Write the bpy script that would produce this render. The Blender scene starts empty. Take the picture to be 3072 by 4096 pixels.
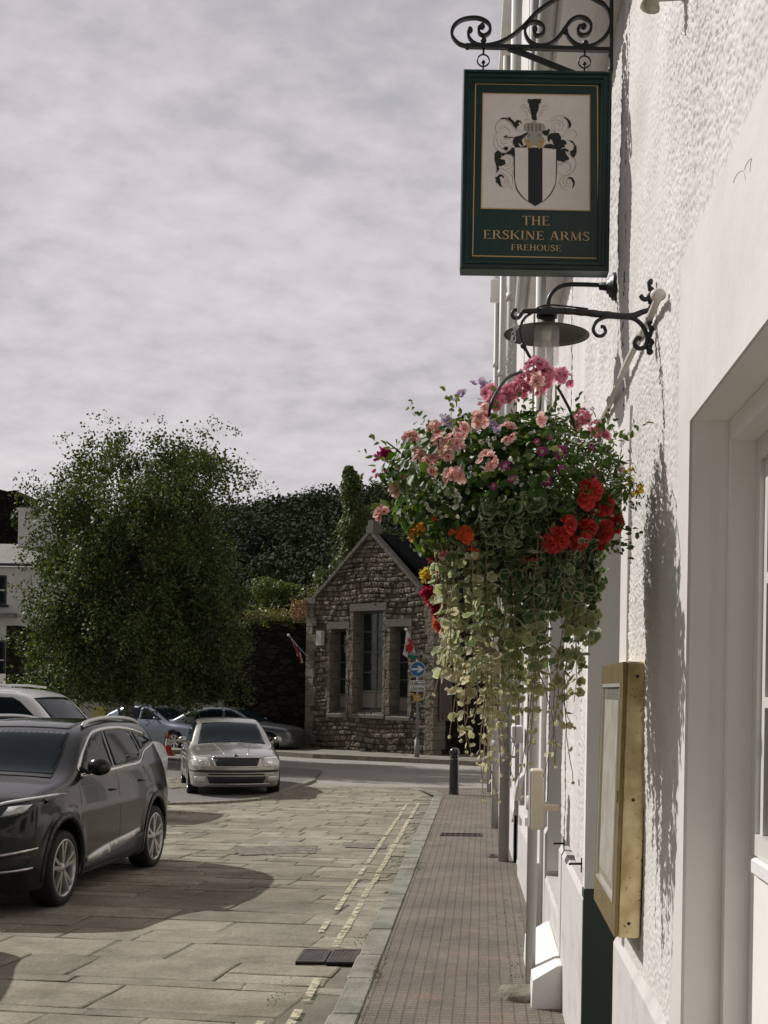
import bpy, bmesh, math, random
import numpy as np
from mathutils import Vector, Matrix
from mathutils.bvhtree import BVHTree
from mathutils.geometry import delaunay_2d_cdt

# ---------------------------------------------------------------- camera, sky, sun, exposure
CAMZ = 2.1
ROLL = math.radians(0.9)
F, U0, V0 = 5120.0, 1935.0, 2761.0          # focal length and principal point in photograph pixels
sc = bpy.context.scene
cam = bpy.data.cameras.new('camera'); cam_o = bpy.data.objects.new('camera', cam)
sc.collection.objects.link(cam_o)
cam.sensor_fit = 'VERTICAL'; cam.sensor_height = 36.0; cam.sensor_width = 27.0
cam.lens = F / 4096 * 36.0
cam.shift_x = -(U0 - 1536) / 4096; cam.shift_y = (V0 - 2048) / 4096
cam.clip_start = 0.05; cam.clip_end = 3000
cam_o.matrix_world = Matrix.Translation((0, 0, CAMZ)) @ Matrix.Rotation(math.pi/2, 4, 'X') @ Matrix.Rotation(ROLL, 4, 'Z')
sc.camera = cam_o

SUN_EL = math.radians(38.5)
SUN_H = Vector((-0.862, 0.507)).normalized()           # horizontal direction towards the sun
sd = Vector((SUN_H.x*math.cos(SUN_EL), SUN_H.y*math.cos(SUN_EL), math.sin(SUN_EL)))
sl = bpy.data.lights.new('sun', 'SUN'); sl.energy = 4.9; sl.angle = math.radians(0.53); sl.color = (1.0, 0.965, 0.91)
so = bpy.data.objects.new('sun', sl); sc.collection.objects.link(so)
so.rotation_mode = 'QUATERNION'; so.rotation_quaternion = sd.to_track_quat('Z', 'Y')

w = bpy.data.worlds.new("World"); sc.world = w; w.use_nodes = True
nt = w.node_tree; N = nt.nodes; L = nt.links; N.clear()
def nn(t, **k):
    n = N.new(t)
    for a, b in k.items(): setattr(n, a, b)
    return n
out = nn('ShaderNodeOutputWorld'); bg = nn('ShaderNodeBackground'); bg2 = nn('ShaderNodeBackground'); mix = nn('ShaderNodeMixShader')
sky = nn('ShaderNodeTexSky', sky_type='NISHITA', sun_disc=False); sky.sun_elevation = SUN_EL
sky.sun_rotation = math.atan2(SUN_H.x, SUN_H.y)
bg.inputs['Strength'].default_value = 0.06; L.new(sky.outputs[0], bg.inputs['Color'])
tc = nn('ShaderNodeTexCoord'); sep = nn('ShaderNodeSeparateXYZ'); L.new(tc.outputs['Generated'], sep.inputs[0])
zm = nn('ShaderNodeMath', operation='MAXIMUM'); L.new(sep.outputs[2], zm.inputs[0]); zm.inputs[1].default_value = 0.0
za = nn('ShaderNodeMath', operation='ADD'); L.new(zm.outputs[0], za.inputs[0]); za.inputs[1].default_value = 0.40
dx = nn('ShaderNodeMath', operation='DIVIDE'); L.new(sep.outputs[0], dx.inputs[0]); L.new(za.outputs[0], dx.inputs[1])
dy = nn('ShaderNodeMath', operation='DIVIDE'); L.new(sep.outputs[1], dy.inputs[0]); L.new(za.outputs[0], dy.inputs[1])
cb = nn('ShaderNodeCombineXYZ'); L.new(dx.outputs[0], cb.inputs[0]); L.new(dy.outputs[0], cb.inputs[1])
mp = nn('ShaderNodeMapping'); mp.inputs['Rotation'].default_value = (0, 0, math.radians(-38)); mp.inputs['Scale'].default_value = (1.4, 1.8, 1.0)
L.new(cb.outputs[0], mp.inputs[0])
n1 = nn('ShaderNodeTexNoise'); n1.inputs['Scale'].default_value = 1.1; n1.inputs['Detail'].default_value = 5; n1.inputs['Roughness'].default_value = 0.5; n1.inputs['Distortion'].default_value = 0.1
L.new(mp.outputs[0], n1.inputs['Vector'])
n2 = nn('ShaderNodeTexNoise'); n2.inputs['Scale'].default_value = 13.0; n2.inputs['Detail'].default_value = 9; n2.inputs['Roughness'].default_value = 0.55; n2.inputs['Distortion'].default_value = 0.0
L.new(mp.outputs[0], n2.inputs['Vector'])
am = nn('ShaderNodeMath', operation='MULTIPLY_ADD'); L.new(n2.outputs[0], am.inputs[0]); am.inputs[1].default_value = 0.40
am2 = nn('ShaderNodeMath', operation='MULTIPLY'); L.new(n1.outputs[0], am2.inputs[0]); am2.inputs[1].default_value = 0.60
L.new(am2.outputs[0], am.inputs[2])
cr = nn('ShaderNodeValToRGB'); L.new(am.outputs[0], cr.inputs[0])
e = cr.color_ramp.elements; e[0].position = 0.28; e[0].color = (0.41, 0.41, 0.45, 1); e[1].position = 0.68; e[1].color = (0.80, 0.755, 0.77, 1)
m_ = cr.color_ramp.elements.new(0.42); m_.color = (0.54, 0.515, 0.542, 1)
m_ = cr.color_ramp.elements.new(0.52); m_.color = (0.66, 0.62, 0.64, 1)
# the veil of cloud is brightest round the sun and thins out on the opposite side of the sky
dt = nn('ShaderNodeVectorMath', operation='DOT_PRODUCT'); L.new(tc.outputs['Generated'], dt.inputs[0]); dt.inputs[1].default_value = (-0.48, 0.82, -0.34)
mr = nn('ShaderNodeMapRange'); mr.inputs['From Min'].default_value = -0.8; mr.inputs['From Max'].default_value = 0.62; mr.inputs['To Min'].default_value = 0.36; mr.inputs['To Max'].default_value = 1.22; L.new(dt.outputs['Value'], mr.inputs[0])
L.new(cr.outputs[0], bg2.inputs['Color']); L.new(mr.outputs[0], bg2.inputs['Strength'])
mix.inputs[0].default_value = 0.93
L.new(bg.outputs[0], mix.inputs[1]); L.new(bg2.outputs[0], mix.inputs[2]); L.new(mix.outputs[0], out.inputs[0])
sc.view_settings.view_transform = 'Standard'; sc.view_settings.look = 'None'; sc.view_settings.exposure = -0.30; sc.view_settings.gamma = 1.0
try: sc.view_settings.use_curve_mapping = False
except Exception: pass

# ---------------------------------------------------------------- helpers
R_ = Vector((math.cos(ROLL), 0, math.sin(ROLL))); UP_ = Vector((-math.sin(ROLL), 0, math.cos(ROLL)))
CAMP = Vector((0, 0, CAMZ))
def ray(u, v): return Vector((0, 1, 0)) + R_*((u-U0)/F) - UP_*((v-V0)/F)
def D(u, v, d): return CAMP + ray(u, v)*(d)
def G(u, v, z=0.0):
    r = ray(u, v); return CAMP + r*((z-CAMZ)/r.z)
def WX(u, v, x):
    r = ray(u, v); return CAMP + r*(x/r.x)
def plane_hit(u, v, p0, n):
    r = ray(u, v); return CAMP + r*((p0-CAMP).dot(n)/r.dot(n))

rng = np.random.default_rng(7); random.seed(7)
MATS = {}
def P(name, col, rough=0.6, metal=0.0, bump=None, var=None, spec=0.5, trans=0.0, coat=0.0, coords='Object', alpha=None, emit=None):
    if name in MATS: return MATS[name]
    m = bpy.data.materials.new(name); m.use_nodes = True; t = m.node_tree; b = t.nodes['Principled BSDF']
    b.inputs['Base Color'].default_value = (*col, 1); b.inputs['Roughness'].default_value = rough; b.inputs['Metallic'].default_value = metal
    b.inputs['Specular IOR Level'].default_value = spec
    if trans: b.inputs['Transmission Weight'].default_value = trans
    if coat: b.inputs['Coat Weight'].default_value = coat; b.inputs['Coat Roughness'].default_value = 0.03
    tcn = t.nodes.new('ShaderNodeTexCoord')
    if var:                                   # (scale, second colour, low, high)
        s, c2, lo, hi = var
        n = t.nodes.new('ShaderNodeTexNoise'); n.inputs['Scale'].default_value = s; n.inputs['Detail'].default_value = 6; n.inputs['Roughness'].default_value = 0.6
        t.links.new(tcn.outputs[coords], n.inputs['Vector'])
        r = t.nodes.new('ShaderNodeValToRGB'); r.color_ramp.elements[0].position = lo; r.color_ramp.elements[1].position = hi
        r.color_ramp.elements[0].color = (*col, 1); r.color_ramp.elements[1].color = (*c2, 1)
        t.links.new(n.outputs[0], r.inputs[0]); t.links.new(r.outputs[0], b.inputs['Base Color'])
    if bump:
        s, st, dist = bump
        n = t.nodes.new('ShaderNodeTexNoise'); n.inputs['Scale'].default_value = s; n.inputs['Detail'].default_value = 5
        t.links.new(tcn.outputs[coords], n.inputs['Vector'])
        bp = t.nodes.new('ShaderNodeBump'); bp.inputs['Strength'].default_value = st; bp.inputs['Distance'].default_value = dist
        t.links.new(n.outputs[0], bp.inputs['Height']); t.links.new(bp.outputs[0], b.inputs['Normal'])
    MATS[name] = m; return m

def link(o): sc.collection.objects.link(o)
def tag(o, label=None, cat=None, group=None, kind=None):
    if label: o['label'] = label
    if cat: o['category'] = cat
    if group: o['group'] = group
    if kind: o['kind'] = kind
    return o
def thing(name, label, cat, loc=(0, 0, 0), rz=0.0, group=None):
    o = bpy.data.objects.new(name, None); link(o); o.location = loc; o.rotation_euler = (0, 0, rz); o.empty_display_size = 0.2
    o['_loc'] = (loc[0], loc[1], loc[2]) 
    tag(o, label, cat, group); del o['_loc']
    return o
def set_parent(o, parent, world=True):
    if parent is None: return
    o.parent = parent
    if world and parent.type == 'EMPTY':
        M = Matrix.LocRotScale(parent.location, parent.rotation_euler, None)
        o.matrix_parent_inverse = M.inverted()
def mkobj(name, verts, faces, mats, parent=None, smooth=False, midx=None, world=True, attr=None):
    me = bpy.data.meshes.new(name)
    if isinstance(verts, np.ndarray) and isinstance(faces, np.ndarray):
        nv, nf, k = len(verts), len(faces), faces.shape[1]
        me.vertices.add(nv); me.vertices.foreach_set('co', verts.astype(np.float32).ravel())
        me.loops.add(nf*k); me.loops.foreach_set('vertex_index', faces.astype(np.int32).ravel())
        me.polygons.add(nf); me.polygons.foreach_set('loop_start', np.arange(nf, dtype=np.int32)*k)
        me.update(calc_edges=True)
    else:
        me.from_pydata([tuple(v) for v in verts], [], [tuple(f) for f in faces]); me.update()
    if not isinstance(mats, (list, tuple)): mats = [mats]
    for m in mats: me.materials.append(m)
    if midx is not None: me.polygons.foreach_set('material_index', np.asarray(midx, dtype=np.int32))
    if smooth is True: me.polygons.foreach_set('use_smooth', np.ones(len(me.polygons), dtype=bool))
    elif smooth is not False: me.polygons.foreach_set('use_smooth', np.asarray(smooth, dtype=bool))
    if attr is not None:
        for an, av in attr.items():
            a = me.attributes.new(an, 'FLOAT', 'POINT'); a.data.foreach_set('value', np.asarray(av, dtype=np.float32))
    o = bpy.data.objects.new(name, me); link(o)
    set_parent(o, parent, world)
    return o
class MB:
    def __init__(s): s.v = []; s.f = []; s.m = []; s.s = []
    def add(s, vs, fs, mi=0, sm=False):
        o = len(s.v); s.v += [tuple(v) for v in vs]
        for f in fs: s.f.append(tuple(i+o for i in f)); s.m.append(mi); s.s.append(sm)
    def box(s, x0, x1, y0, y1, z0, z1, mi=0):
        s.hexa([(x0,y0,z0),(x1,y0,z0),(x1,y1,z0),(x0,y1,z0),(x0,y0,z1),(x1,y0,z1),(x1,y1,z1),(x0,y1,z1)], mi)
    def hexa(s, c, mi=0): s.add(c, [(0,3,2,1),(4,5,6,7),(0,1,5,4),(1,2,6,5),(2,3,7,6),(3,0,4,7)], mi)
    def bevbox(s, x0, x1, y0, y1, z0, z1, b=0.01, mi=0):
        v = []
        for z, i in ((z0, b), (z0+b, 0), (z1-b, 0), (z1, b)):
            a, c, d, e = x0+i, x1-i, y0+i, y1-i; q = b*0.7
            v += [(a+q,d,z),(c-q,d,z),(c,d+q,z),(c,e-q,z),(c-q,e,z),(a+q,e,z),(a,e-q,z),(a,d+q,z)]
        f = [tuple(range(7,-1,-1)), tuple(range(24,32))]
        for k in range(3):
            for i in range(8): j = (i+1) % 8; f.append((k*8+i, k*8+j, k*8+8+j, k*8+8+i))
        s.add(v, f, mi)
    def tube(s, pts, r, n=8, closed=False, mi=0, caps=True, flat=None):
        pts = [Vector(p) for p in pts]; m = len(pts)
        rr = r if isinstance(r, (list, tuple)) else [r]*m
        vs = []; prev = None
        for i, p in enumerate(pts):
            if closed: t = pts[(i+1) % m]-pts[i-1]
            else: t = pts[min(i+1, m-1)]-pts[max(i-1, 0)]
            if t.length < 1e-9: t = Vector((0, 0, 1))
            t.normalize()
            if prev is None:
                a = Vector((0, 1, 0)) if abs(t.y) < 0.9 else Vector((1, 0, 0))
                a = (a - t*a.dot(t)).normalized()
            else: a = (prev - t*prev.dot(t)).normalized()
            prev = a; b = t.cross(a)
            for k in range(n):
                th = 2*math.pi*k/n
                fa = flat if flat else 1.0
                vs.append(p + a*math.cos(th)*rr[i]*fa + b*math.sin(th)*rr[i])
        fs = []
        for i in range(m if closed else m-1):
            j = (i+1) % m
            for k in range(n):
                l = (k+1) % n; fs.append((i*n+k, j*n+k, j*n+l, i*n+l))
        if caps and not closed: fs += [tuple(range(n)), tuple(range(m*n-1, m*n-n-1, -1))]
        s.add(vs, fs, mi, n > 5)
    def lathe(s, prof, c, axis='Z', n=24, mi=0, cap=True, sm=True):
        vs = []; c = Vector(c)
        for r, h in prof:
            for k in range(n):
                th = 2*math.pi*k/n; a, b = r*math.cos(th), r*math.sin(th)
                o = {'Z': (a, b, h), 'X': (h, a, b), 'Y': (b, h, a)}[axis]
                vs.append(c+Vector(o))
        fs = []
        for i in range(len(prof)-1):
            for k in range(n): l = (k+1) % n; fs.append((i*n+k, i*n+l, (i+1)*n+l, (i+1)*n+k))
        if cap: fs += [tuple(range(n-1, -1, -1)), tuple(range((len(prof)-1)*n, len(prof)*n))]
        s.add(vs, fs, mi, sm)
    def sphere(s, c, r, n=10, mi=0, sc_=(1, 1, 1)):
        vs = []; fs = []; c = Vector(c)
        for i in range(n+1):
            ph = math.pi*i/n
            for k in range(2*n):
                th = math.pi*k/n
                vs.append(c+Vector((r*sc_[0]*math.sin(ph)*math.cos(th), r*sc_[1]*math.sin(ph)*math.sin(th), r*sc_[2]*math.cos(ph))))
        for i in range(n):
            for k in range(2*n): l = (k+1) % (2*n); fs.append((i*2*n+k, (i+1)*2*n+k, (i+1)*2*n+l, i*2*n+l))
        s.add(vs, fs, mi, True)
    def prism(s, pts, off, mi=0):
        pts = [Vector(p) for p in pts]; off = Vector(off); n = len(pts)
        s.add(pts+[p+off for p in pts], [tuple(range(n)), tuple(range(2*n-1, n-1, -1))]+[(i, n+i, n+(i+1) % n, (i+1) % n) for i in range(n)], mi)
    def build(s, name, mats, parent=None, world=True, attr=None):
        o = mkobj(name, s.v, s.f, mats, parent, s.s, s.m, world)
        bm = bmesh.new(); bm.from_mesh(o.data); bmesh.ops.recalc_face_normals(bm, faces=bm.faces); bm.to_mesh(o.data); bm.free()
        return o
def spline(pts, n=6):
    """Catmull-Rom through points"""
    pts = [Vector(p) for p in pts]; out_ = []
    for i in range(len(pts)-1):
        p0 = pts[max(i-1, 0)]; p1 = pts[i]; p2 = pts[i+1]; p3 = pts[min(i+2, len(pts)-1)]
        for k in range(n):
            t = k/n
            out_.append(0.5*((2*p1)+(p2-p0)*t+(2*p0-5*p1+4*p2-p3)*t*t+(3*p1-p0-3*p2+p3)*t**3))
    out_.append(pts[-1]); return out_

def leaf_cloud(pos, nrm, size, shape='rhomb', aspect=0.6, r=rng, curl=0.25):
    """numpy leaves: pos (n,3), nrm (n,3), size (n,)"""
    n = len(pos)
    nrm = nrm/np.maximum(np.linalg.norm(nrm, axis=1, keepdims=True), 1e-6)
    t = r.normal(size=(n, 3)); t -= nrm*(t*nrm).sum(1, keepdims=True); t /= np.maximum(np.linalg.norm(t, axis=1, keepdims=True), 1e-6)
    b = np.cross(nrm, t)
    s = size[:, None]
    if shape == 'rhomb':
        v = np.stack([pos - t*s*0.5, pos + b*s*aspect*0.5 + nrm*s*curl*0.3, pos + t*s*0.5, pos - b*s*aspect*0.5 + nrm*s*curl*0.3], 1)
        return v.reshape(-1, 3), np.arange(n*4).reshape(n, 4)
    if shape == 'leaf':                         # ovate, 6 outline points folded on the mid rib: two quads
        pr = pos - t*s*0.5; pt = pos + t*s*0.55 - nrm*s*curl*0.4
        l1 = pos - t*s*0.18 + b*s*aspect*0.5 + nrm*s*curl*0.35; l2 = pos + t*s*0.2 + b*s*aspect*0.38 + nrm*s*curl*0.2
        r1 = pos - t*s*0.18 - b*s*aspect*0.5 + nrm*s*curl*0.35; r2 = pos + t*s*0.2 - b*s*aspect*0.38 + nrm*s*curl*0.2
        v = np.stack([pr, l1, l2, pt, r2, r1], 1).reshape(-1, 3)
        i = np.arange(n)[:, None]*6
        f = np.concatenate([i+np.array([[0, 3, 2, 1]]), i+np.array([[0, 5, 4, 3]])], 0)
        return v, f
def tree_leaf_mat(name, c1, c2, tr=0.35, rough=0.5):
    if name in MATS: return MATS[name]
    m = bpy.data.materials.new(name); m.use_nodes = True; t = m.node_tree; b = t.nodes['Principled BSDF']
    o = t.nodes['Material Output']
    g = t.nodes.new('ShaderNodeNewGeometry')
    r = t.nodes.new('ShaderNodeValToRGB'); r.color_ramp.elements[0].color = (*c1, 1); r.color_ramp.elements[1].color = (*c2, 1)
    t.links.new(g.outputs['Random Per Island'], r.inputs[0]); t.links.new(r.outputs[0], b.inputs['Base Color'])
    b.inputs['Roughness'].default_value = rough; b.inputs['Specular IOR Level'].default_value = 0.4
    tl = t.nodes.new('ShaderNodeBsdfTranslucent'); mx = t.nodes.new('ShaderNodeMixShader'); mx.inputs[0].default_value = tr
    hv = t.nodes.new('ShaderNodeMixRGB'); hv.blend_type = 'MULTIPLY'; hv.inputs[0].default_value = 1; hv.inputs[2].default_value = (1.3, 1.25, 0.5, 1)
    t.links.new(r.outputs[0], hv.inputs[1]); t.links.new(hv.outputs[0], tl.inputs[0])
    t.links.new(b.outputs[0], mx.inputs[1]); t.links.new(tl.outputs[0], mx.inputs[2]); t.links.new(mx.outputs[0], o.inputs[0])
    MATS[name] = m; return m

# common materials
white_paint = P('white_paint', (0.74, 0.715, 0.70), 0.7, var=(3.0, (0.62, 0.60, 0.57), 0.45, 0.8), bump=(60, 0.25, 0.004))
black_iron = P('black_iron', (0.012, 0.016, 0.017), 0.42, 0.0, bump=(90, 0.35, 0.002))
glass_dark = P('glass_dark', (0.006, 0.013, 0.017), 0.05, 0.0, spec=0.12)
# ---------------------------------------------------------------- ground, road, pavement
asphalt = P('asphalt', (0.15, 0.142, 0.125), 0.9, bump=(140, 0.6, 0.006), var=(1.1, (0.17, 0.16, 0.14), 0.35, 0.7))
asphalt2 = P('asphalt_light', (0.27, 0.255, 0.225), 0.92, bump=(140, 0.6, 0.006), var=(0.6, (0.33, 0.31, 0.27), 0.35, 0.7))
joint = P('joint_dirt', (0.13, 0.12, 0.09), 0.95, bump=(50, 0.8, 0.01), var=(0.9, (0.22, 0.20, 0.155), 0.4, 0.62))
grass_soil = P('grass_soil', (0.04, 0.055, 0.02), 0.95, var=(0.5, (0.07, 0.08, 0.03), 0.4, 0.6))
def sheet(name, pts, z, mat, label=None):
    o = mkobj(name, [(p[0], p[1], z) for p in pts], [tuple(range(len(pts)))], mat); o['kind'] = 'structure'; return o
sheet('ground', [(-500, -60), (500, -60), (500, 900), (-500, 900)], -0.02, grass_soil)
sheet('road', [(-40, -12), (60, -12), (60, 75), (-40, 75)], -0.012, asphalt2)
sheet('road_bedding', [(-9.0, 2.0), (-0.9, 2.0), (-0.9, 27.5), (-9.0, 27.5)], -0.004, joint)

# flagstones of the lane: irregular bevelled slabs in one sheet
slab_mat = bpy.data.materials.new('sandstone_slab'); slab_mat.use_nodes = True
t = slab_mat.node_tree; b = t.nodes['Principled BSDF']; b.inputs['Roughness'].default_value = 0.82
g = t.nodes.new('ShaderNodeNewGeometry'); tcn = t.nodes.new('ShaderNodeTexCoord')
cr = t.nodes.new('ShaderNodeValToRGB'); cr.color_ramp.elements[0].color = (0.235, 0.222, 0.192, 1); cr.color_ramp.elements[1].color = (0.355, 0.337, 0.295, 1)
m_ = cr.color_ramp.elements.new(0.5); m_.color = (0.30, 0.284, 0.245, 1)
t.links.new(g.outputs['Random Per Island'], cr.inputs[0])
n = t.nodes.new('ShaderNodeTexNoise'); n.inputs['Scale'].default_value = 2.2; n.inputs['Detail'].default_value = 10; n.inputs['Roughness'].default_value = 0.68
t.links.new(tcn.outputs['Object'], n.inputs['Vector'])
r2 = t.nodes.new('ShaderNodeValToRGB'); r2.color_ramp.elements[0].position = 0.3; r2.color_ramp.elements[0].color = (0.6, 0.58, 0.52, 1); r2.color_ramp.elements[1].position = 0.65; r2.color_ramp.elements[1].color = (1.08, 1.06, 1.0, 1)
t.links.new(n.outputs[0], r2.inputs[0])
mx = t.nodes.new('ShaderNodeMixRGB'); mx.blend_type = 'MULTIPLY'; mx.inputs[0].default_value = 1
t.links.new(cr.outputs[0], mx.inputs[1]); t.links.new(r2.outputs[0], mx.inputs[2])
ns_ = t.nodes.new('ShaderNodeTexNoise'); ns_.inputs['Scale'].default_value = .55; ns_.inputs['Detail'].default_value = 6; ns_.inputs['Roughness'].default_value = .6; ns_.inputs['Distortion'].default_value = .6; t.links.new(tcn.outputs['Object'], ns_.inputs['Vector'])
rs_ = t.nodes.new('ShaderNodeValToRGB'); rs_.color_ramp.elements[0].position = .36; rs_.color_ramp.elements[0].color = (.66, .63, .57, 1); rs_.color_ramp.elements[1].position = .56; rs_.color_ramp.elements[1].color = (1.02, 1.0, .97, 1); t.links.new(ns_.outputs[0], rs_.inputs[0])
nf_ = t.nodes.new('ShaderNodeTexNoise'); nf_.inputs['Scale'].default_value = 38; nf_.inputs['Detail'].default_value = 6; nf_.inputs['Roughness'].default_value = .75; t.links.new(tcn.outputs['Object'], nf_.inputs['Vector'])
rf_ = t.nodes.new('ShaderNodeValToRGB'); rf_.color_ramp.elements[0].position = .38; rf_.color_ramp.elements[0].color = (.76, .75, .72, 1); rf_.color_ramp.elements[1].position = .58; rf_.color_ramp.elements[1].color = (1.12, 1.1, 1.06, 1); t.links.new(nf_.outputs[0], rf_.inputs[0])
mxs_ = t.nodes.new('ShaderNodeMixRGB'); mxs_.blend_type = 'MULTIPLY'; mxs_.inputs[0].default_value = 1; t.links.new(mx.outputs[0], mxs_.inputs[1]); t.links.new(rs_.outputs[0], mxs_.inputs[2])
mxf_ = t.nodes.new('ShaderNodeMixRGB'); mxf_.blend_type = 'MULTIPLY'; mxf_.inputs[0].default_value = 1; t.links.new(mxs_.outputs[0], mxf_.inputs[1]); t.links.new(rf_.outputs[0], mxf_.inputs[2]); t.links.new(mxf_.outputs[0], b.inputs['Base Color'])
n3 = t.nodes.new('ShaderNodeTexNoise'); n3.inputs['Scale'].default_value = 7; n3.inputs['Detail'].default_value = 12; n3.inputs['Roughness'].default_value = 0.72
t.links.new(tcn.outputs['Object'], n3.inputs['Vector'])
bp = t.nodes.new('ShaderNodeBump'); bp.inputs['Strength'].default_value = 0.75; bp.inputs['Distance'].default_value = 0.024
t.links.new(n3.outputs[0], bp.inputs['Height']); t.links.new(bp.outputs[0], b.inputs['Normal'])

rr = random.Random(11)
mb = MB()
ROT = math.radians(-7)
cR, sR = math.cos(ROT), math.sin(ROT)
def lane_ok(x, y):
    if not (-8.9 < x < -0.97): return False
    if not (2.2 < y < 27.3): return False
    return True
y = 0.0
row = 0
while y < 32:
    h = (rr.uniform(0.40, 0.70) if y < 13 else rr.uniform(0.24, 0.42)) if rr.random() > 0.2 else rr.uniform(0.14, 0.24)
    x = -12.0 + rr.uniform(0, 0.8); tilt0 = rr.uniform(-.02, .02)
    while x < 3.0:
        wd = rr.uniform(0.5, 1.35) if y < 13 else rr.uniform(.3, .9)
        cx, cy = x+wd/2, y+h/2
        wx, wy = cx*cR - cy*sR, cx*sR + cy*cR
        if lane_ok(wx, wy):
            subs = [(x, wd, y, h)]
            if rr.random() < 0.16 and h > 0.35: subs = [(x, wd, y, h*0.45), (x, wd, y+h*0.45, h*0.55)]
            for (sx, sw, sy, sh) in subs:
                g_ = rr.uniform(0.003, 0.011); j = lambda: rr.uniform(-.035, .035)*.5; kk = rr.uniform(-.03, .03)
                c4 = [(sx+g_+j(), sy+g_+j()*.8), (sx+sw-g_+j(), sy+g_+j()*.8), (sx+sw-g_+j(), sy+sh-g_+j()*.8), (sx+g_+j(), sy+sh-g_+j()*.8)]
                # outline with a few extra wobble points
                ol = []
                for i in range(4):
                    p, q = c4[i], c4[(i+1) % 4]
                    ol.append(p)
                    for tt in (0.33, 0.66): ol.append((p[0]+(q[0]-p[0])*tt+rr.uniform(-.010, .010), p[1]+(q[1]-p[1])*tt+rr.uniform(-.010, .010)))
                zt = rr.uniform(0.002, 0.010); tx, ty = rr.uniform(-.005, .005), rr.uniform(-.006, .006)
                mxx = sum(p[0] for p in ol)/len(ol); myy = sum(p[1] for p in ol)/len(ol)
                vs = []
                for k, (ins, dz) in enumerate(((0, -0.03), (0.0, -0.006), (0.012, 0.0))):
                    for p in ol:
                        ddx, ddy = p[0]-mxx, p[1]-myy; ln = math.hypot(ddx, ddy)
                        px, py = p[0]-ddx/ln*ins*1.3, p[1]-ddy/ln*ins*1.3
                        vs.append((px*cR-py*sR, px*sR+py*cR, zt+dz+(px-mxx)*tx+(py-myy)*ty))
                m = len(ol); fs = [tuple(range(2*m, 3*m))]
                for k in range(2):
                    for i in range(m): l = (i+1) % m; fs.append((k*m+i, k*m+l, (k+1)*m+l, (k+1)*m+i))
                mb.add(vs, fs)
        x += wd
    y += h; row += 1
o = mb.build('lane_flagstones', slab_mat); o['kind'] = 'structure'

# asphalt bay and cobbled apron in front of the silver car
bay = [G(u, v) for u, v in ((690, 3215), (860, 3210), (1045, 3195), (1130, 3170), (1260, 3120), (1290, 3085), (700, 3040), (300, 3040), (300, 3120))]
sheet('parking_bay', bay, 0.03, asphalt)
edge = P('edge_stone', (0.20, 0.185, 0.15), 0.85, bump=(40, 0.5, 0.01), var=(8, (0.28, 0.26, 0.21), 0.4, 0.6))
mb = MB()
bl = [G(u, v) for u, v in ((640, 3222), (860, 3216), (1045, 3202), (1135, 3176), (1265, 3124))]
bl = spline(bl, 8)
for i in range(len(bl)-1):
    p, q = bl[i], bl[i+1]; dv = (q-p).normalized(); nv = Vector((-dv.y, dv.x, 0))*0.14
    zz = 0.048
    a, c = p+dv*0.01, q-dv*0.01
    mb.hexa([(a.x, a.y, -.01), (c.x, c.y, -.01), (c.x+nv.x, c.y+nv.y, -.01), (a.x+nv.x, a.y+nv.y, -.01), (a.x, a.y, zz), (c.x, c.y, zz), (c.x+nv.x, c.y+nv.y, zz), (a.x+nv.x, a.y+nv.y, zz)])
o = mb.build('bay_edging', edge); o['kind'] = 'structure'
# curved rows of setts left of the silver car
mb = MB(); cc = G(560, 3120); 
for k in range(7):
    R0 = 0.55+k*0.24
    na = max(6, int(R0*2.4/0.2))
    for i in range(na):
        a0 = -math.pi*0.62 + math.pi*0.75*i/na; a1 = -math.pi*0.62 + math.pi*0.75*(i+0.93)/na
        q = []
        for a, r_ in ((a0, R0), (a1, R0), (a1, R0+.215), (a0, R0+.215)): q.append((cc.x+r_*math.cos(a)*1.0, cc.y+r_*math.sin(a)*1.5))
        z = 0.035+rr.uniform(0, .012)
        mb.hexa([(*p, -.01) for p in q]+[(*p, z) for p in q])
o = mb.build('sett_apron', slab_mat); o['kind'] = 'structure'

# asphalt patches in the lane
for i, (pts) in enumerate(([(930, 3390), (1270, 3386), (1262, 3416), (960, 3424)], [(1372, 3372), (1560, 3378), (1540, 3398), (1378, 3392)])):
    gp = [G(u, v) for u, v in pts]
    o = sheet('asphalt_patch', gp, 0.013, P('patch_setts', (.20, .18, .145), .9, bump=(30, 1, .02), var=(9, (.10, .09, .07), .42, .6)))

# brick pavement
brick_m = bpy.data.materials.new('pavement_brick'); brick_m.use_nodes = True
t = brick_m.node_tree; b = t.nodes['Principled BSDF']; b.inputs['Roughness'].default_value = 0.8
tcn = t.nodes.new('ShaderNodeTexCoord'); 
bt = t.nodes.new('ShaderNodeTexBrick'); bt.inputs['Scale'].default_value = 1.0
bt.inputs['Brick Width'].default_value = 0.078; bt.inputs['Row Height'].default_value = 0.062; bt.inputs['Mortar Size'].default_value = 0.008; bt.inputs['Mortar Smooth'].default_value = 0.4; bt.offset = 0.0
bt.inputs['Color1'].default_value = (0.195, 0.165, 0.142, 1); bt.inputs['Color2'].default_value = (0.165, 0.138, 0.12, 1); bt.inputs['Mortar'].default_value = (0.118, 0.10, 0.082, 1)
dn = t.nodes.new('ShaderNodeTexNoise'); dn.inputs['Scale'].default_value = 1.7; t.links.new(tcn.outputs['Object'], dn.inputs['Vector'])
vm = t.nodes.new('ShaderNodeVectorMath'); vm.operation = 'MULTIPLY_ADD'; vm.inputs[1].default_value = (.008, .03, 0)
t.links.new(dn.outputs['Color'], vm.inputs[0]); t.links.new(tcn.outputs['Object'], vm.inputs[2]); t.links.new(vm.outputs[0], bt.inputs['Vector'])
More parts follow.
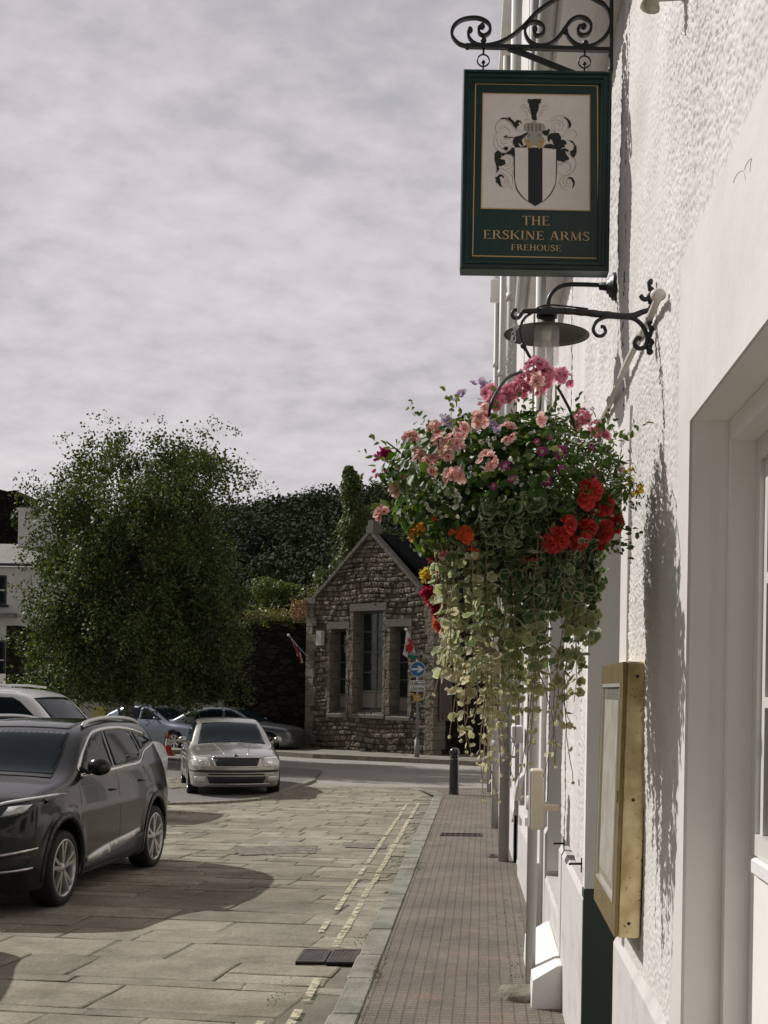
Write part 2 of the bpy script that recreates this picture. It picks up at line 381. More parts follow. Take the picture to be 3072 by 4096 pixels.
n = t.nodes.new('ShaderNodeTexNoise'); n.inputs['Scale'].default_value = 1.6; n.inputs['Detail'].default_value = 9; n.inputs['Roughness'].default_value = 0.7; t.links.new(tcn.outputs['Object'], n.inputs['Vector'])
r2 = t.nodes.new('ShaderNodeValToRGB'); r2.color_ramp.elements[0].position = 0.32; r2.color_ramp.elements[0].color = (0.62, 0.66, 0.55, 1); r2.color_ramp.elements[1].position = 0.62; r2.color_ramp.elements[1].color = (1.15, 1.1, 1.05, 1)
t.links.new(n.outputs[0], r2.inputs[0])
mx = t.nodes.new('ShaderNodeMixRGB'); mx.blend_type = 'MULTIPLY'; mx.inputs[0].default_value = 1
t.links.new(bt.outputs['Color'], mx.inputs[1]); t.links.new(r2.outputs[0], mx.inputs[2])
# odd orange bricks
bt2 = t.nodes.new('ShaderNodeTexWhiteNoise'); bt2.noise_dimensions = '2D'
sn = t.nodes.new('ShaderNodeVectorMath'); sn.operation = 'SNAP'; sn.inputs[1].default_value = (.234, .062, 1); t.links.new(vm.outputs[0], sn.inputs[0]); t.links.new(sn.outputs[0], bt2.inputs['Vector'])
gt = t.nodes.new('ShaderNodeMath'); gt.operation = 'GREATER_THAN'; gt.inputs[1].default_value = 0.955; t.links.new(bt2.outputs['Value'], gt.inputs[0])
gm = t.nodes.new('ShaderNodeMath'); gm.operation = 'MULTIPLY'; gm.inputs[1].default_value = 0.22; t.links.new(gt.outputs[0], gm.inputs[0])
mx2 = t.nodes.new('ShaderNodeMixRGB'); mx2.inputs[2].default_value = (0.34, 0.16, 0.11, 1); t.links.new(gm.outputs[0], mx2.inputs[0]); t.links.new(mx.outputs[0], mx2.inputs[1])
t.links.new(mx2.outputs[0], b.inputs['Base Color'])
inv = t.nodes.new('ShaderNodeMath'); inv.operation = 'SUBTRACT'; inv.inputs[0].default_value = 1.0; t.links.new(bt.outputs['Fac'], inv.inputs[1])
ad = t.nodes.new('ShaderNodeMath'); ad.operation = 'ADD'; t.links.new(inv.outputs[0], ad.inputs[0])
n5 = t.nodes.new('ShaderNodeTexNoise'); n5.inputs['Scale'].default_value = 60; t.links.new(tcn.outputs['Object'], n5.inputs['Vector']); t.links.new(n5.outputs[0], ad.inputs[1])
bp = t.nodes.new('ShaderNodeBump'); bp.inputs['Strength'].default_value = 0.9; bp.inputs['Distance'].default_value = 0.012; t.links.new(ad.outputs[0], bp.inputs['Height']); t.links.new(bp.outputs[0], b.inputs['Normal'])
PZ = 0.06
KX0, KX1 = -0.93, -0.74
mb = MB(); mb.box(KX1+0.004, 0.95, -4, 24.6, -.01, PZ); o = mb.build('pavement', brick_m); o['kind'] = 'structure'
mb = MB(); mb.add([(KX0, 24.6, .058), (.9, 24.6, .058), (.9, 27.4, .004), (-1.5, 27.4, .004)], [(0, 1, 2, 3)]); o = mb.build('pavement_ramp', brick_m); o['kind'] = 'structure'
kerb_m = P('kerb_stone', (0.155, 0.15, 0.12), 0.85, bump=(30, 0.8, 0.014), var=(3.5, (0.26, 0.25, 0.205), 0.4, 0.62))
mb = MB(); y = -4.0
while y < 24.4:
    l = rr.uniform(0.7, 1.05); a = rr.uniform(-.008, .008)
    mb.bevbox(KX0+a, KX1+a*.4, y+.008, min(y+l, 24.6)-.008, -.02, PZ+0.004+rr.uniform(-.003, .004), 0.012); y += l
pp = [Vector((KX0+.1, 24.6, 0)), Vector((KX0+.05, 25.4, 0)), Vector((KX0-.15, 26.2, 0)), Vector((KX0-.55, 27.0, 0))]
for i in range(3):
    p, q = pp[i], pp[i+1]; dv = (q-p).normalized(); nv = Vector((-dv.y, dv.x, 0))*0.1; p = p+dv*.008; q = q-dv*.008
    zt = .05-.014*i
    mb.hexa([tuple((p-nv)+Vector((0,0,-.02))), tuple((q-nv)+Vector((0,0,-.02))), tuple((q+nv)+Vector((0,0,-.02))), tuple((p+nv)+Vector((0,0,-.02))), tuple((p-nv)+Vector((0,0,zt))), tuple((q-nv)+Vector((0,0,zt))), tuple((q+nv)+Vector((0,0,zt))), tuple((p+nv)+Vector((0,0,zt)))])
o = mb.build('kerb', kerb_m); o['kind'] = 'structure'
# far pavement and kerb in front of the stone house
fk = [G(u, v) for u, v in ((300, 3010), (1080, 3020), (1250, 3032), (1735, 3054), (2050, 3070))]
mb = MB()
for i in range(len(fk)-1):
    p, q = fk[i], fk[i+1]
    mb.hexa([(p.x, p.y, -.01), (q.x, q.y, -.01), (q.x, q.y+.22, -.01), (p.x, p.y+.22, -.01), (p.x, p.y, .12), (q.x, q.y, .12), (q.x, q.y+.22, .12), (p.x, p.y+.22, .12)])
o = mb.build('far_kerb', kerb_m); o['kind'] = 'structure'
mb = MB()
for i in range(len(fk)-1):
    p, q = fk[i], fk[i+1]
    mb.add([(p.x, p.y+.224, .116), (q.x, q.y+.224, .116), (q.x, 48, .116), (p.x, 48, .116)], [(0, 1, 2, 3)])
o = mb.build('far_pavement', P('far_paving', (.26, .24, .2), .9, bump=(20, .5, .01), var=(1.5, (.2, .18, .15), .4, .6))); o['kind'] = 'structure'

# worn double yellow lines
ym = bpy.data.materials.new('worn_yellow_paint'); ym.use_nodes = True
t = ym.node_tree; b = t.nodes['Principled BSDF']; b.inputs['Base Color'].default_value = (0.52, 0.475, 0.33, 1); b.inputs['Roughness'].default_value = 0.75
tcn = t.nodes.new('ShaderNodeTexCoord'); n = t.nodes.new('ShaderNodeTexNoise'); n.inputs['Scale'].default_value = 14; n.inputs['Detail'].default_value = 8; n.inputs['Roughness'].default_value = 0.72
t.links.new(tcn.outputs['Object'], n.inputs['Vector']); r2 = t.nodes.new('ShaderNodeValToRGB'); r2.color_ramp.elements[0].position = 0.39; r2.color_ramp.elements[1].position = 0.56
t.links.new(n.outputs[0], r2.inputs[0]); t.links.new(r2.outputs[0], b.inputs['Alpha'])
mb = MB()
for x0, wd_, gaps in ((-1.19, .058, ((3, 6.9), (7.05, 8.3), (8.5, 9.2), (10.3, 12.6), (12.75, 14.4), (14.5, 17.2), (17.3, 20.5), (20.7, 23.4))), (-1.38, .05, ((3, 6.7), (6.8, 8.0), (10.9, 11.5), (12.0, 12.9), (13.0, 14.0), (14.3, 15.0), (15.3, 18), (18.2, 21.8), (22, 23.2)))):
    for a, c in gaps:
        yy = a
        while yy < c:
            y2 = min(yy+rr.uniform(.4, 1.3), c); jx = rr.uniform(-.008, .008)
            mb.add([(x0+jx, yy+.012, .0165), (x0+wd_+jx, yy+.012, .0165), (x0+wd_+jx, y2-.012, .0165), (x0+jx, y2-.012, .0165)], [(0, 1, 2, 3)]); yy = y2
o = mb.build('yellow_lines', ym); o['kind'] = 'structure'

# drain gratings in the lane
iron_old = P('old_cast_iron', (0.05, 0.047, 0.042), 0.6, 0.3, bump=(60, .5, .004), var=(9, (.10, .075, .055), .45, .65))
def grate(name, label, x0, x1, y0, y1, z, nb, along='x'):
    th = thing(name, label, 'drain', (x0, y0, z))
    mb = MB(); mb.box(x0, x1, y0, y1, z-.02, z+.001); mb.build('pit', P('black_pit', (.004, .004, .004), .9), th)
    mb = MB(); e_ = .025
    mb.box(x0, x1, y0, y0+e_, z, z+.012); mb.box(x0, x1, y1-e_, y1, z, z+.012); mb.box(x0, x0+e_, y0+e_, y1-e_, z, z+.012); mb.box(x1-e_, x1, y0+e_, y1-e_, z, z+.012)
    mb.build('grate_frame', iron_old, th)
    mb = MB()
    for i in range(nb):
        if along == 'x':
            xx = x0+e_+(x1-x0-2*e_)*(i+.5)/nb; mb.box(xx-.009, xx+.009, y0+e_, y1-e_, z+.001, z+.009)
        else:
            yy = y0+e_+(y1-y0-2*e_)*(i+.5)/nb; mb.box(x0+e_, x1-e_, yy-.009, yy+.009, z+.001, z+.009)
    mb.build('grate_bars', iron_old, th)
grate('drain_grate', 'left half of the rusty iron road drain beside the kerb', -1.39, -1.17, 9.66, 10.12, .022, 8)
grate('drain_grate', 'right half of the rusty iron road drain, touching the kerb', -1.16, -0.94, 9.66, 10.12, .022, 8)
p = G(1760, 3340, PZ); q = G(1900, 3352, PZ)
grate('pavement_grate', 'slotted grate set across the brick pavement beyond the drain pipes', p.x, q.x+.1, p.y-.12, p.y+.2, PZ, 7)
p = G(1955, 3425, PZ); q = G(1990, 3437, PZ)
grate('pipe_gully', 'tiny black gully grate at the foot of the drainpipes', p.x, q.x, p.y-.12, p.y+.12, PZ, 5)

# moss and small weeds in the joints along the kerb
vs = []; pos = []
r3 = np.random.default_rng(5)
for cx, cy, sx, sy, nn_ in ((-.93, 15.3, .05, .35, 160), (-.73, 14.6, .05, .3, 90), (-.95, 10.6, .05, .12, 60), (-.73, 9.1, .03, .25, 110), (-.72, 17.5, .04, .6, 70), (-.93, 20.0, .05, .5, 70), (-1.36, 8.6, .03, .2, 40), (-1.0, 24.6, .1, .3, 70), (-.55, 19.2, .1, .06, 50), (.0, 17.5, .2, .1, 40), (.25, 11.5, .08, .6, 60), (.27, 9.4, .04, .4, 50), (-.72, 8.0, .02, .3, 30), (-5.1, 20.8, .4, .1, 90)):
    pos.append(np.stack([r3.normal(cx, sx, nn_), r3.normal(cy, sy, nn_), np.full(nn_, .075 if cx > -.9 else .03)+r3.random(nn_)*.015], 1))
pos = np.concatenate(pos); nr = r3.normal(size=pos.shape)*[1, 1, .6]
v_, f_ = leaf_cloud(pos, nr, r3.uniform(.010, .026, len(pos)), 'rhomb', .4, r3)
o = mkobj('weeds', v_, f_, tree_leaf_mat('weed_leaf', (.05, .085, .02), (.13, .17, .05))); tag(o, 'small green weeds and moss in the kerb and paving joints', 'weeds', kind='stuff')
# ---------------------------------------------------------------- the pub: pebble-dashed wall on the right
W = 0.55                                     # wall face
pub = thing('pub_building', 'white pebbledashed pub wall on the right with smooth plinth, deep window and door recess', 'building', (W, 3.5, 0))
peb = bpy.data.materials.new('pebbledash'); peb.use_nodes = True
t = peb.node_tree; b = t.nodes['Principled BSDF']; b.inputs['Roughness'].default_value = 0.75
tcn = t.nodes.new('ShaderNodeTexCoord'); n = t.nodes.new('ShaderNodeTexNoise'); n.inputs['Scale'].default_value = 1.6; n.inputs['Detail'].default_value = 9; n.inputs['Roughness'].default_value = 0.65
t.links.new(tcn.outputs['Object'], n.inputs['Vector'])
r2 = t.nodes.new('ShaderNodeValToRGB'); r2.color_ramp.elements[0].position = 0.35; r2.color_ramp.elements[0].color = (0.54, 0.52, 0.495, 1); r2.color_ramp.elements[1].position = 0.62; r2.color_ramp.elements[1].color = (0.70, 0.675, 0.66, 1)
t.links.new(n.outputs[0], r2.inputs[0]); t.links.new(r2.outputs[0], b.inputs['Base Color'])
n2 = t.nodes.new('ShaderNodeTexNoise'); n2.inputs['Scale'].default_value = 260; n2.inputs['Detail'].default_value = 3; t.links.new(tcn.outputs['Object'], n2.inputs['Vector'])
bp = t.nodes.new('ShaderNodeBump'); bp.inputs['Strength'].default_value = 0.4; bp.inputs['Distance'].default_value = 0.002; t.links.new(n2.outputs[0], bp.inputs['Height']); t.links.new(bp.outputs[0], b.inputs['Normal'])
smooth_w = P('smooth_render', (0.655, 0.625, 0.61), 0.72, bump=(22, 0.35, 0.006), var=(2.2, (0.58, 0.555, 0.535), 0.4, 0.7))
plinth_m = P('plinth_render', (0.47, 0.45, 0.43), 0.72, bump=(25, 0.35, 0.006), var=(4.5, (0.585, 0.56, 0.545), 0.30, 0.5))
reveal_m = P('reveal_paint', (0.84, 0.825, 0.79), 0.6, bump=(18, .25, .004), var=(2, (.78, .765, .73), .4, .7))
dkgreen = P('dark_green_paint', (0.030, 0.052, 0.046), 0.5, bump=(30, .2, .003))
TOP = 5.25
YW, ZW = 3.45, 2.835                          # near window opening: far jamb, lintel
YB, ZB = 3.66, 3.335                          # smooth band round it
YD0, YD1, ZD = 5.10, 6.67, 3.0                # door recess
ZP = 1.13                                     # plinth top
Y2a, Y2b, Z2, S2 = 8.79, 10.7, 3.0, .62       # third recess
YE = 11.0
def pebble_grid(ya, yb, za, zb, dy_, dz_, inside, amp, cell):
    ys = np.arange(ya, yb+dy_*.5, dy_); zs = np.arange(za, zb+dz_*.5, dz_)
    YY, ZZ = np.meshgrid(ys, zs, indexing='ij')
    # jittered pebbles
    gi = np.floor(YY/cell).astype(int); gj = np.floor(ZZ/cell).astype(int)
    H = np.zeros_like(YY)
    def h(i, j, s):
        x = (i*374761393 + j*668265263 + s*1442695041) & 0x7fffffff
        x = (x ^ (x >> 13))*1274126177 & 0x7fffffff
        return ((x ^ (x >> 16)) & 0xffff)/65535.0
    for a in (-1, 0, 1):
        for c in (-1, 0, 1):
            i, j = gi+a, gj+c
            py = (i+.15+.7*h(i, j, 1))*cell; pz = (j+.15+.7*h(i, j, 2))*cell
            rad = cell*(.34+.46*h(i, j, 3))
            d2 = ((YY-py)**2+((ZZ-pz)*(.8+.4*h(i, j, 5)))**2)/rad**2
            H = np.maximum(H, np.sqrt(np.maximum(0, 1-d2))*(.35+.65*h(i, j, 4))*(h(i, j, 6) > .26))
    coarse = .62+.30*np.sin(YY*2.1+1.3)*np.sin(ZZ*1.7+.4)+1.0*np.clip((ZZ-3.3)/1.6, 0, 1)*np.clip((4.6-YY)/1.6, 0, 1)
    wav = .004*np.sin(YY*3.3)*np.cos(ZZ*2.4)+.0025*np.sin(ZZ*9+YY*5)
    X = W - H*amp*coarse - wav
    V = np.stack([X, YY, ZZ], -1).reshape(-1, 3)
    ny, nz = YY.shape
    idx = np.arange(ny*nz).reshape(ny, nz)
    q = np.stack([idx[:-1, :-1], idx[:-1, 1:], idx[1:, 1:], idx[1:, :-1]], -1).reshape(-1, 4)
    cy = (YY[:-1, :-1]+dy_/2).ravel(); cz = (ZZ[:-1, :-1]+dz_/2).ravel()
    keep = inside(cy, cz); q = q[keep]
    used = np.zeros(len(V), bool); used[q.ravel()] = True; remap = np.cumsum(used)-1
    return V[used], remap[q]
def in_near(y, z):
    ok = (z > ZP)
    ok &= ~((y < YB) & (z < ZB))
    ok &= ~((y > 4.87) & (y < YD0+.01) & (z < 3.19)); ok &= ~((y > YD0-.01) & (y < YD1+.01) & (z < ZD))
    return ok
V1, F1 = pebble_grid(2.2, 5.2, ZP, TOP, .0055, .0045, in_near, .0074, .0155)
mkobj('pebbledash_wall', V1, F1, peb, pub, smooth=True)
V1, F1 = pebble_grid(5.2, 7.2, ZP, TOP, .0095, .007, in_near, .011, .021)
mkobj('pebbledash_wall', V1, F1, peb, pub, smooth=True)
def in_far(y, z): return (z > ZP) & ~((y > Y2a) & (z < Z2) & (y < Y2b)) & ~((y > 7.19) & (y < 7.2))
V1, F1 = pebble_grid(7.2, YE, ZP, TOP, .02, .014, in_far, .011, .03)
mkobj('pebbledash_wall', V1, F1, peb, pub, smooth=True)
mb = MB(); mb.box(W+.004, W+.3, YB, 4.86, ZP, TOP); mb.box(W+.004, W+.3, 4.86, YD1, 3.19, TOP); mb.box(W+.004, W+.3, YD1, Y2a, ZP, TOP); mb.box(W+.004, W+.3, Y2a, YE, Z2, TOP)
mb.box(W+.004, W+.3, 2.0, YB, ZB, TOP); mb.box(W+.004, W+.3, Y2b, YE, ZP, Z2)
mb.build('wall_core', smooth_w, pub)
# smooth band round the near window (far jamb strip and deep lintel band)
def rough_poly_prism(mb, ring, x0, x1, mi=0): mb.prism([(x0, a, c) for a, c in ring], (x1-x0, 0, 0), mi)
mb = MB(); xs = W-.006
mb.box(xs, W+.002, YW, YB-.002, ZP+.02, ZB)                       # jamb strip
mb.box(xs, W+.002, .3, YW-.001, ZW, ZB-.001)                       # lintel band
mb.build('window_surround', smooth_w, pub); mb = MB()
mb.box(W+.0021, W+.165, YW-.0005, YB, ZP-1.2, ZW+.001)               # solid jamb
mb.box(W+.0021, W+.165, .3, YW-.001, ZW, ZB)                      # lintel soffit block
mb.build('jamb_reveal', reveal_m, pub)
# strip beside the door recess
mb = MB(); mb.box(W-.012, W+.165, 4.86, YD0, ZP+.01, 3.19); mb.box(W-.012, W+.3, YD0+.001, YD1, ZD, 3.18); mb.build('door_surround', smooth_w, pub)
# cut back part of wall below: plinth, standing slightly proud, with a sloping top
def plinth(ya, yb, zt, xo, name='plinth'):
    mb = MB()
    prof = [(W+.2, -.02), (xo, -.02), (xo, zt-.025), (W+.0, zt+.01), (W+.2, zt+.01)]
    mb.add([(p[0], ya, p[1]) for p in prof]+[(p[0], yb, p[1]) for p in prof], [(0, 1, 2, 3, 4), (9, 8, 7, 6, 5)]+[(i, 5+i, 5+(i+1) % 5, (i+1) % 5) for i in range(5)])
    return mb.build(name, plinth_m, pub)
plinth(YW, 5.10, ZP, W-.018)
plinth(YD1, Y2a, ZP-.09, W-.018)
plinth(Y2b, YE, ZP-.2, W-.018)
plinth(Y2a+.001, Y2b-.001, .55, W-.016)
# far reveal of near window (faces the camera), soffit, frame
# window: timber casing and sash set in the recess
wg0 = P('window_gloss', (.66, .65, .61), .35, bump=(14, .1, .003))
mb = MB(); mb.box(W+.10, W+.30, YW-.045, YW-.0015, -.02, ZW-.001); mb.box(W+.10, W+.30, .2, YW-.046, ZW-.06, ZW-.0015); mb.build('window_casing', reveal_m, pub)
mb = MB(); xf = W+.165
mb.box(xf, xf+.06, YW-.10, YW-.0455, 1.68, ZW-.061); mb.box(xf, xf+.06, .2, YW-.101, ZW-.12, ZW-.0615); mb.box(xf, xf+.06, .2, YW-.101, 1.68, 1.735)
mb.box(xf+.012, xf+.05, YW-.14, YW-.101, 1.736, ZW-.121)
for zz in (2.40, 2.08): mb.box(xf+.008, xf+.04, .2, YW-.141, zz-.014, zz+.014)
for yy in (3.0, 2.6, 2.2): mb.box(xf+.010, xf+.04, yy-.012, yy+.012, 1.736, ZW-.121)
win = mb.build('window', wg0, pub)
mb = MB(); mb.box(xf+.03, xf+.034, .2, YW-.12, 1.70, ZW-.1); mb.build('pane', glass_dark, win, world=False)
mb = MB(); mb.bevbox(xf-.016, xf+.03, .2, YW-.13, 1.635, 1.678, .006); mb.build('sill', P('sill_white', (.78, .78, .78), .4), win, world=False)
mb = MB(); mb.box(xf+.062, xf+.3, .2, YW-.001, -.02, ZW); mb.build('window_back', reveal_m, pub)
mb = MB(); mb.box(xf, xf+.061, .2, YW-.0465, -.02, 1.63); mb.build('apron_panel', reveal_m, pub)
# door recess: far reveal with dark green dado
mb = MB(); mb.box(W-.010, W+1.1, YD1-.006, YD1+.10, 1.075, ZD+.05); mb.build('door_reveal', reveal_m, pub)
mb = MB(); mb.box(W-.014, W+1.1, YD1-.012, YD1+.10, -.01, 1.07); mb.build('dado_panel', dkgreen, pub)
mb = MB(); mb.box(W+1.0, W+1.1, 4.9, YD1, 0, ZD+.1); mb.box(W+.17, W+1.0, 4.9, 5.0, 0, ZD); mb.build('recess_wall', reveal_m, pub)
mb = MB(); mb.box(W+.95, W+.998, 5.3, 6.4, .05, 2.6); d_ = mb.build('door', dkgreen, pub)
# third recess
mb = MB(); mb.box(W+.002, W+.26, Y2b-.001, Y2b+.08, .6, Z2); mb.box(W+.002, W+.26, Y2a-.06, Y2a-.002, .5, Z2-.002); mb.box(W+.24, W+.3, Y2a, Y2b, .3, Z2); mb.build('window_reveal', reveal_m, pub)
mb = MB(); mb.box(W+.17, W+.23, Y2a, Y2b-.002, .6, .68); mb.box(W+.17, W+.23, Y2a, Y2b-.002, Z2-.08, Z2-.002); mb.box(W+.17, W+.23, Y2b-.09, Y2b-.003, .68, Z2-.08); mb.box(W+.17, W+.22, 9.7, 9.76, .68, Z2-.08); wf = mb.build('window', P('window_gloss', (.62, .62, .60), .35), pub)
mb = MB(); mb.box(W+.2, W+.204, Y2a, Y2b-.09, .68, Z2-.08); mb.build('pane', glass_dark, wf, world=False)
# white stepped sill block below the third recess
mb = MB()
a = G(2100, 3900); 
pr = [(W-.02, .10), (W-.02, .34), (W-.05, .335), (.395, .27), (.345, .24), (.335, .0), (W-.02, 0)]
mb.add([(p_[0], 8.22, p_[1]) for p_ in pr]+[(p_[0], 9.8, p_[1]*1.0) for p_ in pr], [tuple(range(7)), tuple(range(13, 6, -1))]+[(i, 7+i, 7+(i+1) % 7, (i+1) % 7) for i in range(7)])
mb.build('step_block', P('step_white', (.78, .76, .74), .6, bump=(14, .4, .006)), pub)
# eaves: boxed gutter running to the end of the pub, above the lane
mb = MB(); ez = 5.12
prof = [(.30, ez), (.285, ez+.04), (.285, ez+.16), (.60, ez+.22), (.60, ez-.02), (.47, ez-.02), (.45, ez)]
mb.add([(x_, 2.0, z_) for x_, z_ in prof]+[(x_, 10.2, z_) for x_, z_ in prof], [tuple(range(7)), tuple(range(13, 6, -1))]+[(i, 7+i, 7+(i+1) % 7, (i+1) % 7) for i in range(7)])
mb.build('eaves_soffit', white_paint, pub)
mb = MB(); mb.tube([(.25, 2.0, ez+.1), (.25, 10.3, ez+.06)], .05, 10); mb.build('gutter', P('gutter_grey', (.42, .42, .40), .5), pub)
mb = MB(); mb.hexa([(W, -6, TOP), (3, -6, TOP), (3, YE, TOP), (W, YE, TOP), (W+.05, -6, TOP+.3), (6, -6, 8.5), (6, YE, 8.5), (W+.05, YE, TOP+.3)]); mb.build('roof', P('slate', (.07, .072, .075), .6, bump=(12, .5, .02)), pub)
mb = MB(); mb.box(W, 6, -6, .28, -.02, TOP); mb.build('smooth_wall', smooth_w, pub)
mb = MB(); mb.box(W+.32, 6, .3, 4.8, 3.4, TOP-.01); mb.box(W+.6, 6, YE-.2, YE-.01, -.02, TOP-.01); mb.build('inner_wall', smooth_w, pub)
# bits on the wall
hook_m = black_iron
for (u, v, ln) in ((2240, 3374, .09), (2310, 3455, .10)):
    p = WX(u+18, v, W-.015)
    mb = MB(); mb.box(p.x-.006, p.x, p.y-.012, p.y+.012, p.z-.045, p.z+.03); mb.tube([p, p+Vector((-.05, -.02, .002)), p+Vector((-.07, -.03, .002))], .007, 6)
    mb.build('holdback_hook', hook_m, pub)
# pipe clipped along the pebbledash above the basket
cp = P('painted_conduit', (.60, .57, .52), .6, bump=(60, .3, .003))
a, c = WX(2638, 1180, W-.028), WX(2405, 1680, W-.028)
mb = MB(); pts = [a+(c-a)*t_+Vector((.004*math.sin(t_*9), 0, .006*math.sin(t_*7))) for t_ in [i/14 for i in range(15)]]
mb.tube(pts, .013, 8)
for t_ in (.25, .5, .78): q = a+(c-a)*t_; mb.tube([q+Vector((0, -.012, 0)), q+Vector((0, .012, 0))], .018, 8)
mb.sphere(a+Vector((-.004, 0, 0)), .021, 6, sc_=(1.2, 1, 1))
mb.build('conduit', cp, pub)
# small vent stub high on the wall (top of picture)
p = WX(2738, -5, W); mb = MB(); mb.tube([p+Vector((.02, 0, .03)), p+Vector((-.09, 0, .02)), p+Vector((-.10, 0, -.03))], .030, 10); mb.build('overflow_pipe', P('old_pipe', (.35, .33, .25), .6), pub)

# ---------------------------------------------------------------- terrace beyond the pub (second white building)
ter = thing('terraced_house', 'tall white rendered house with grey drainpipes, next beyond the pebbledashed pub', 'house', (.45, 16, 0))
def TX(y): return .50 - (y-11.0)*.0195             # face of terrace converges slightly on the lane
def tpanel(mb, y0, y1, z0, z1, prot=0.0, depth=.3, mi=0):
    mb.hexa([(TX(y0)-prot, y0, z0), (TX(y0)+depth, y0, z0), (TX(y1)+depth, y1, z0), (TX(y1)-prot, y1, z0), (TX(y0)-prot, y0, z1), (TX(y0)+depth, y0, z1), (TX(y1)+depth, y1, z1), (TX(y1)-prot, y1, z1)], mi)
H2 = 11.6
ops = [(12.2, 13.3, .9, 2.7), (14.2, 15.2, .1, 2.4), (17.0, 18.3, .95, 2.7), (21.2, 22.4, .95, 2.7), (24.0, 24.9, .1, 2.4)]
ups = [(12.2, 13.3, 4.2, 6.0), (17.0, 18.3, 4.2, 6.0), (21.2, 22.4, 4.2, 6.0), (12.2, 13.3, 7.4, 9.0), (17.0, 18.3, 7.4, 9.0), (21.2, 22.4, 7.4, 9.0)]
mb = MB(); cuts = sorted({11.0, 27.0, *[o_[0] for o_ in ops], *[o_[1] for o_ in ops]})
for i in range(len(cuts)-1):
    a, c = cuts[i], cuts[i+1]; zs = [(z0, z1) for (y0, y1, z0, z1) in ops+ups if y0 <= a+.01 and y1 >= c-.01]
    zc = -.02
    for z0, z1 in sorted(zs):
        tpanel(mb, a, c, zc, z0); zc = z1
    tpanel(mb, a, c, zc, H2)
mb.build('wall', P('terrace_render', (.70, .675, .66), .75, bump=(45, .6, .006), var=(1.2, (.62, .60, .58), .4, .7)), ter)
for a, c in ((11.0, 12.2), (12.2, 14.2), (15.2, 17), (17, 21.2), (21.2, 24), (24.9, 27)): mb = MB(); tpanel(mb, a+.002, c-.002, -.02, .62, .035, -.001); mb.build('plinth', plinth_m, ter)
wg = MATS['window_gloss']
for (y0, y1, z0, z1) in ops+ups:
    if z0 < .5:
        mb = MB(); mb.box(TX(y0)+.10, TX(y0)+.14, y0, y1, z0, z1); mb.build('door', dkgreen, ter)
        mb = MB(); tpanel(mb, y0-.12, y0-.002, 0, z1+.12, .03, -.001); tpanel(mb, y1+.002, y1+.12, 0, z1+.12, .03, -.001); tpanel(mb, y0-.002, y1+.002, z1, z1+.12, .03, -.001); mb.build('door_frame', white_paint, ter)
    else:
        mb = MB(); X_ = TX(y0)
        mb.box(X_+.10, X_+.15, y0, y0+.07, z0, z1); mb.box(X_+.10, X_+.15, y1-.07, y1, z0, z1); mb.box(X_+.10, X_+.15, y0+.07, y1-.07, z1-.07, z1); mb.box(X_+.10, X_+.15, y0+.07, y1-.07, z0, z0+.07); mb.box(X_+.11, X_+.15, y0+.07, y1-.07, (z0+z1)/2-.025, (z0+z1)/2+.025)
        wn = mb.build('window', wg, ter)
        mb = MB(); mb.box(X_+.125, X_+.13, y0+.05, y1-.05, z0+.05, z1-.05); mb.build('pane', glass_dark, wn, world=False)
        mb = MB(); tpanel(mb, y0-.08, y1+.08, z0-.08, z0, .07, .1); mb.build('sill', white_paint, wn, world=False)
mb = MB(); tpanel(mb, 11, 27, H2, H2+.12, .25, .3); mb.build('eaves', white_paint, ter)
mb = MB(); mb.hexa([(.2, 11, H2+.12), (3.6, 11, H2+.12), (3.3, 27, H2+.12), (0, 27, H2+.12), (3.2, 11, H2+2.6), (3.6, 11, H2+2.6), (3.3, 27, H2+2.6), (3.0, 27, H2+2.6)]); mb.build('roof', MATS['slate'], ter)
mb = MB(); mb.box(TX(11)+.3, 6, 11.0, 11.2, -.02, H2); mb.box(TX(27)+.3, 6, 26.8, 27.0, -.02, H2); mb.build('end_wall', white_paint, ter)
# curved hood and narrow grey shutter beside second pipe
p = WX(2043, 3190, TX(15.3)); yy = 13.6
mb = MB(); arc = [(TX(yy)+.0, 1.20)]
for i in range(9):
    a_ = math.pi/2*i/8; arc.append((TX(yy)-.02-.10*math.sin(a_), 1.20-.30*(1-math.cos(a_))*1.0))
hood = [(TX(yy), 1.22), (TX(yy)-.05, 1.17), (TX(yy)-.09, 1.06), (TX(yy)-.105, .93), (TX(yy), .93)]
mb.prism([(x_, yy, z_) for x_, z_ in hood], (0, .5, 0)); mb.build('vent_hood', P('hood_grey', (.52, .52, .51), .5), ter)
p = WX(2075, 2935, TX(15)-.04); mb = MB(); mb.bevbox(TX(15)-.12, TX(15), p.y-.3, p.y+.1, p.z-.09, p.z+.09, .01); mb.build('junction_box', white_paint, ter)
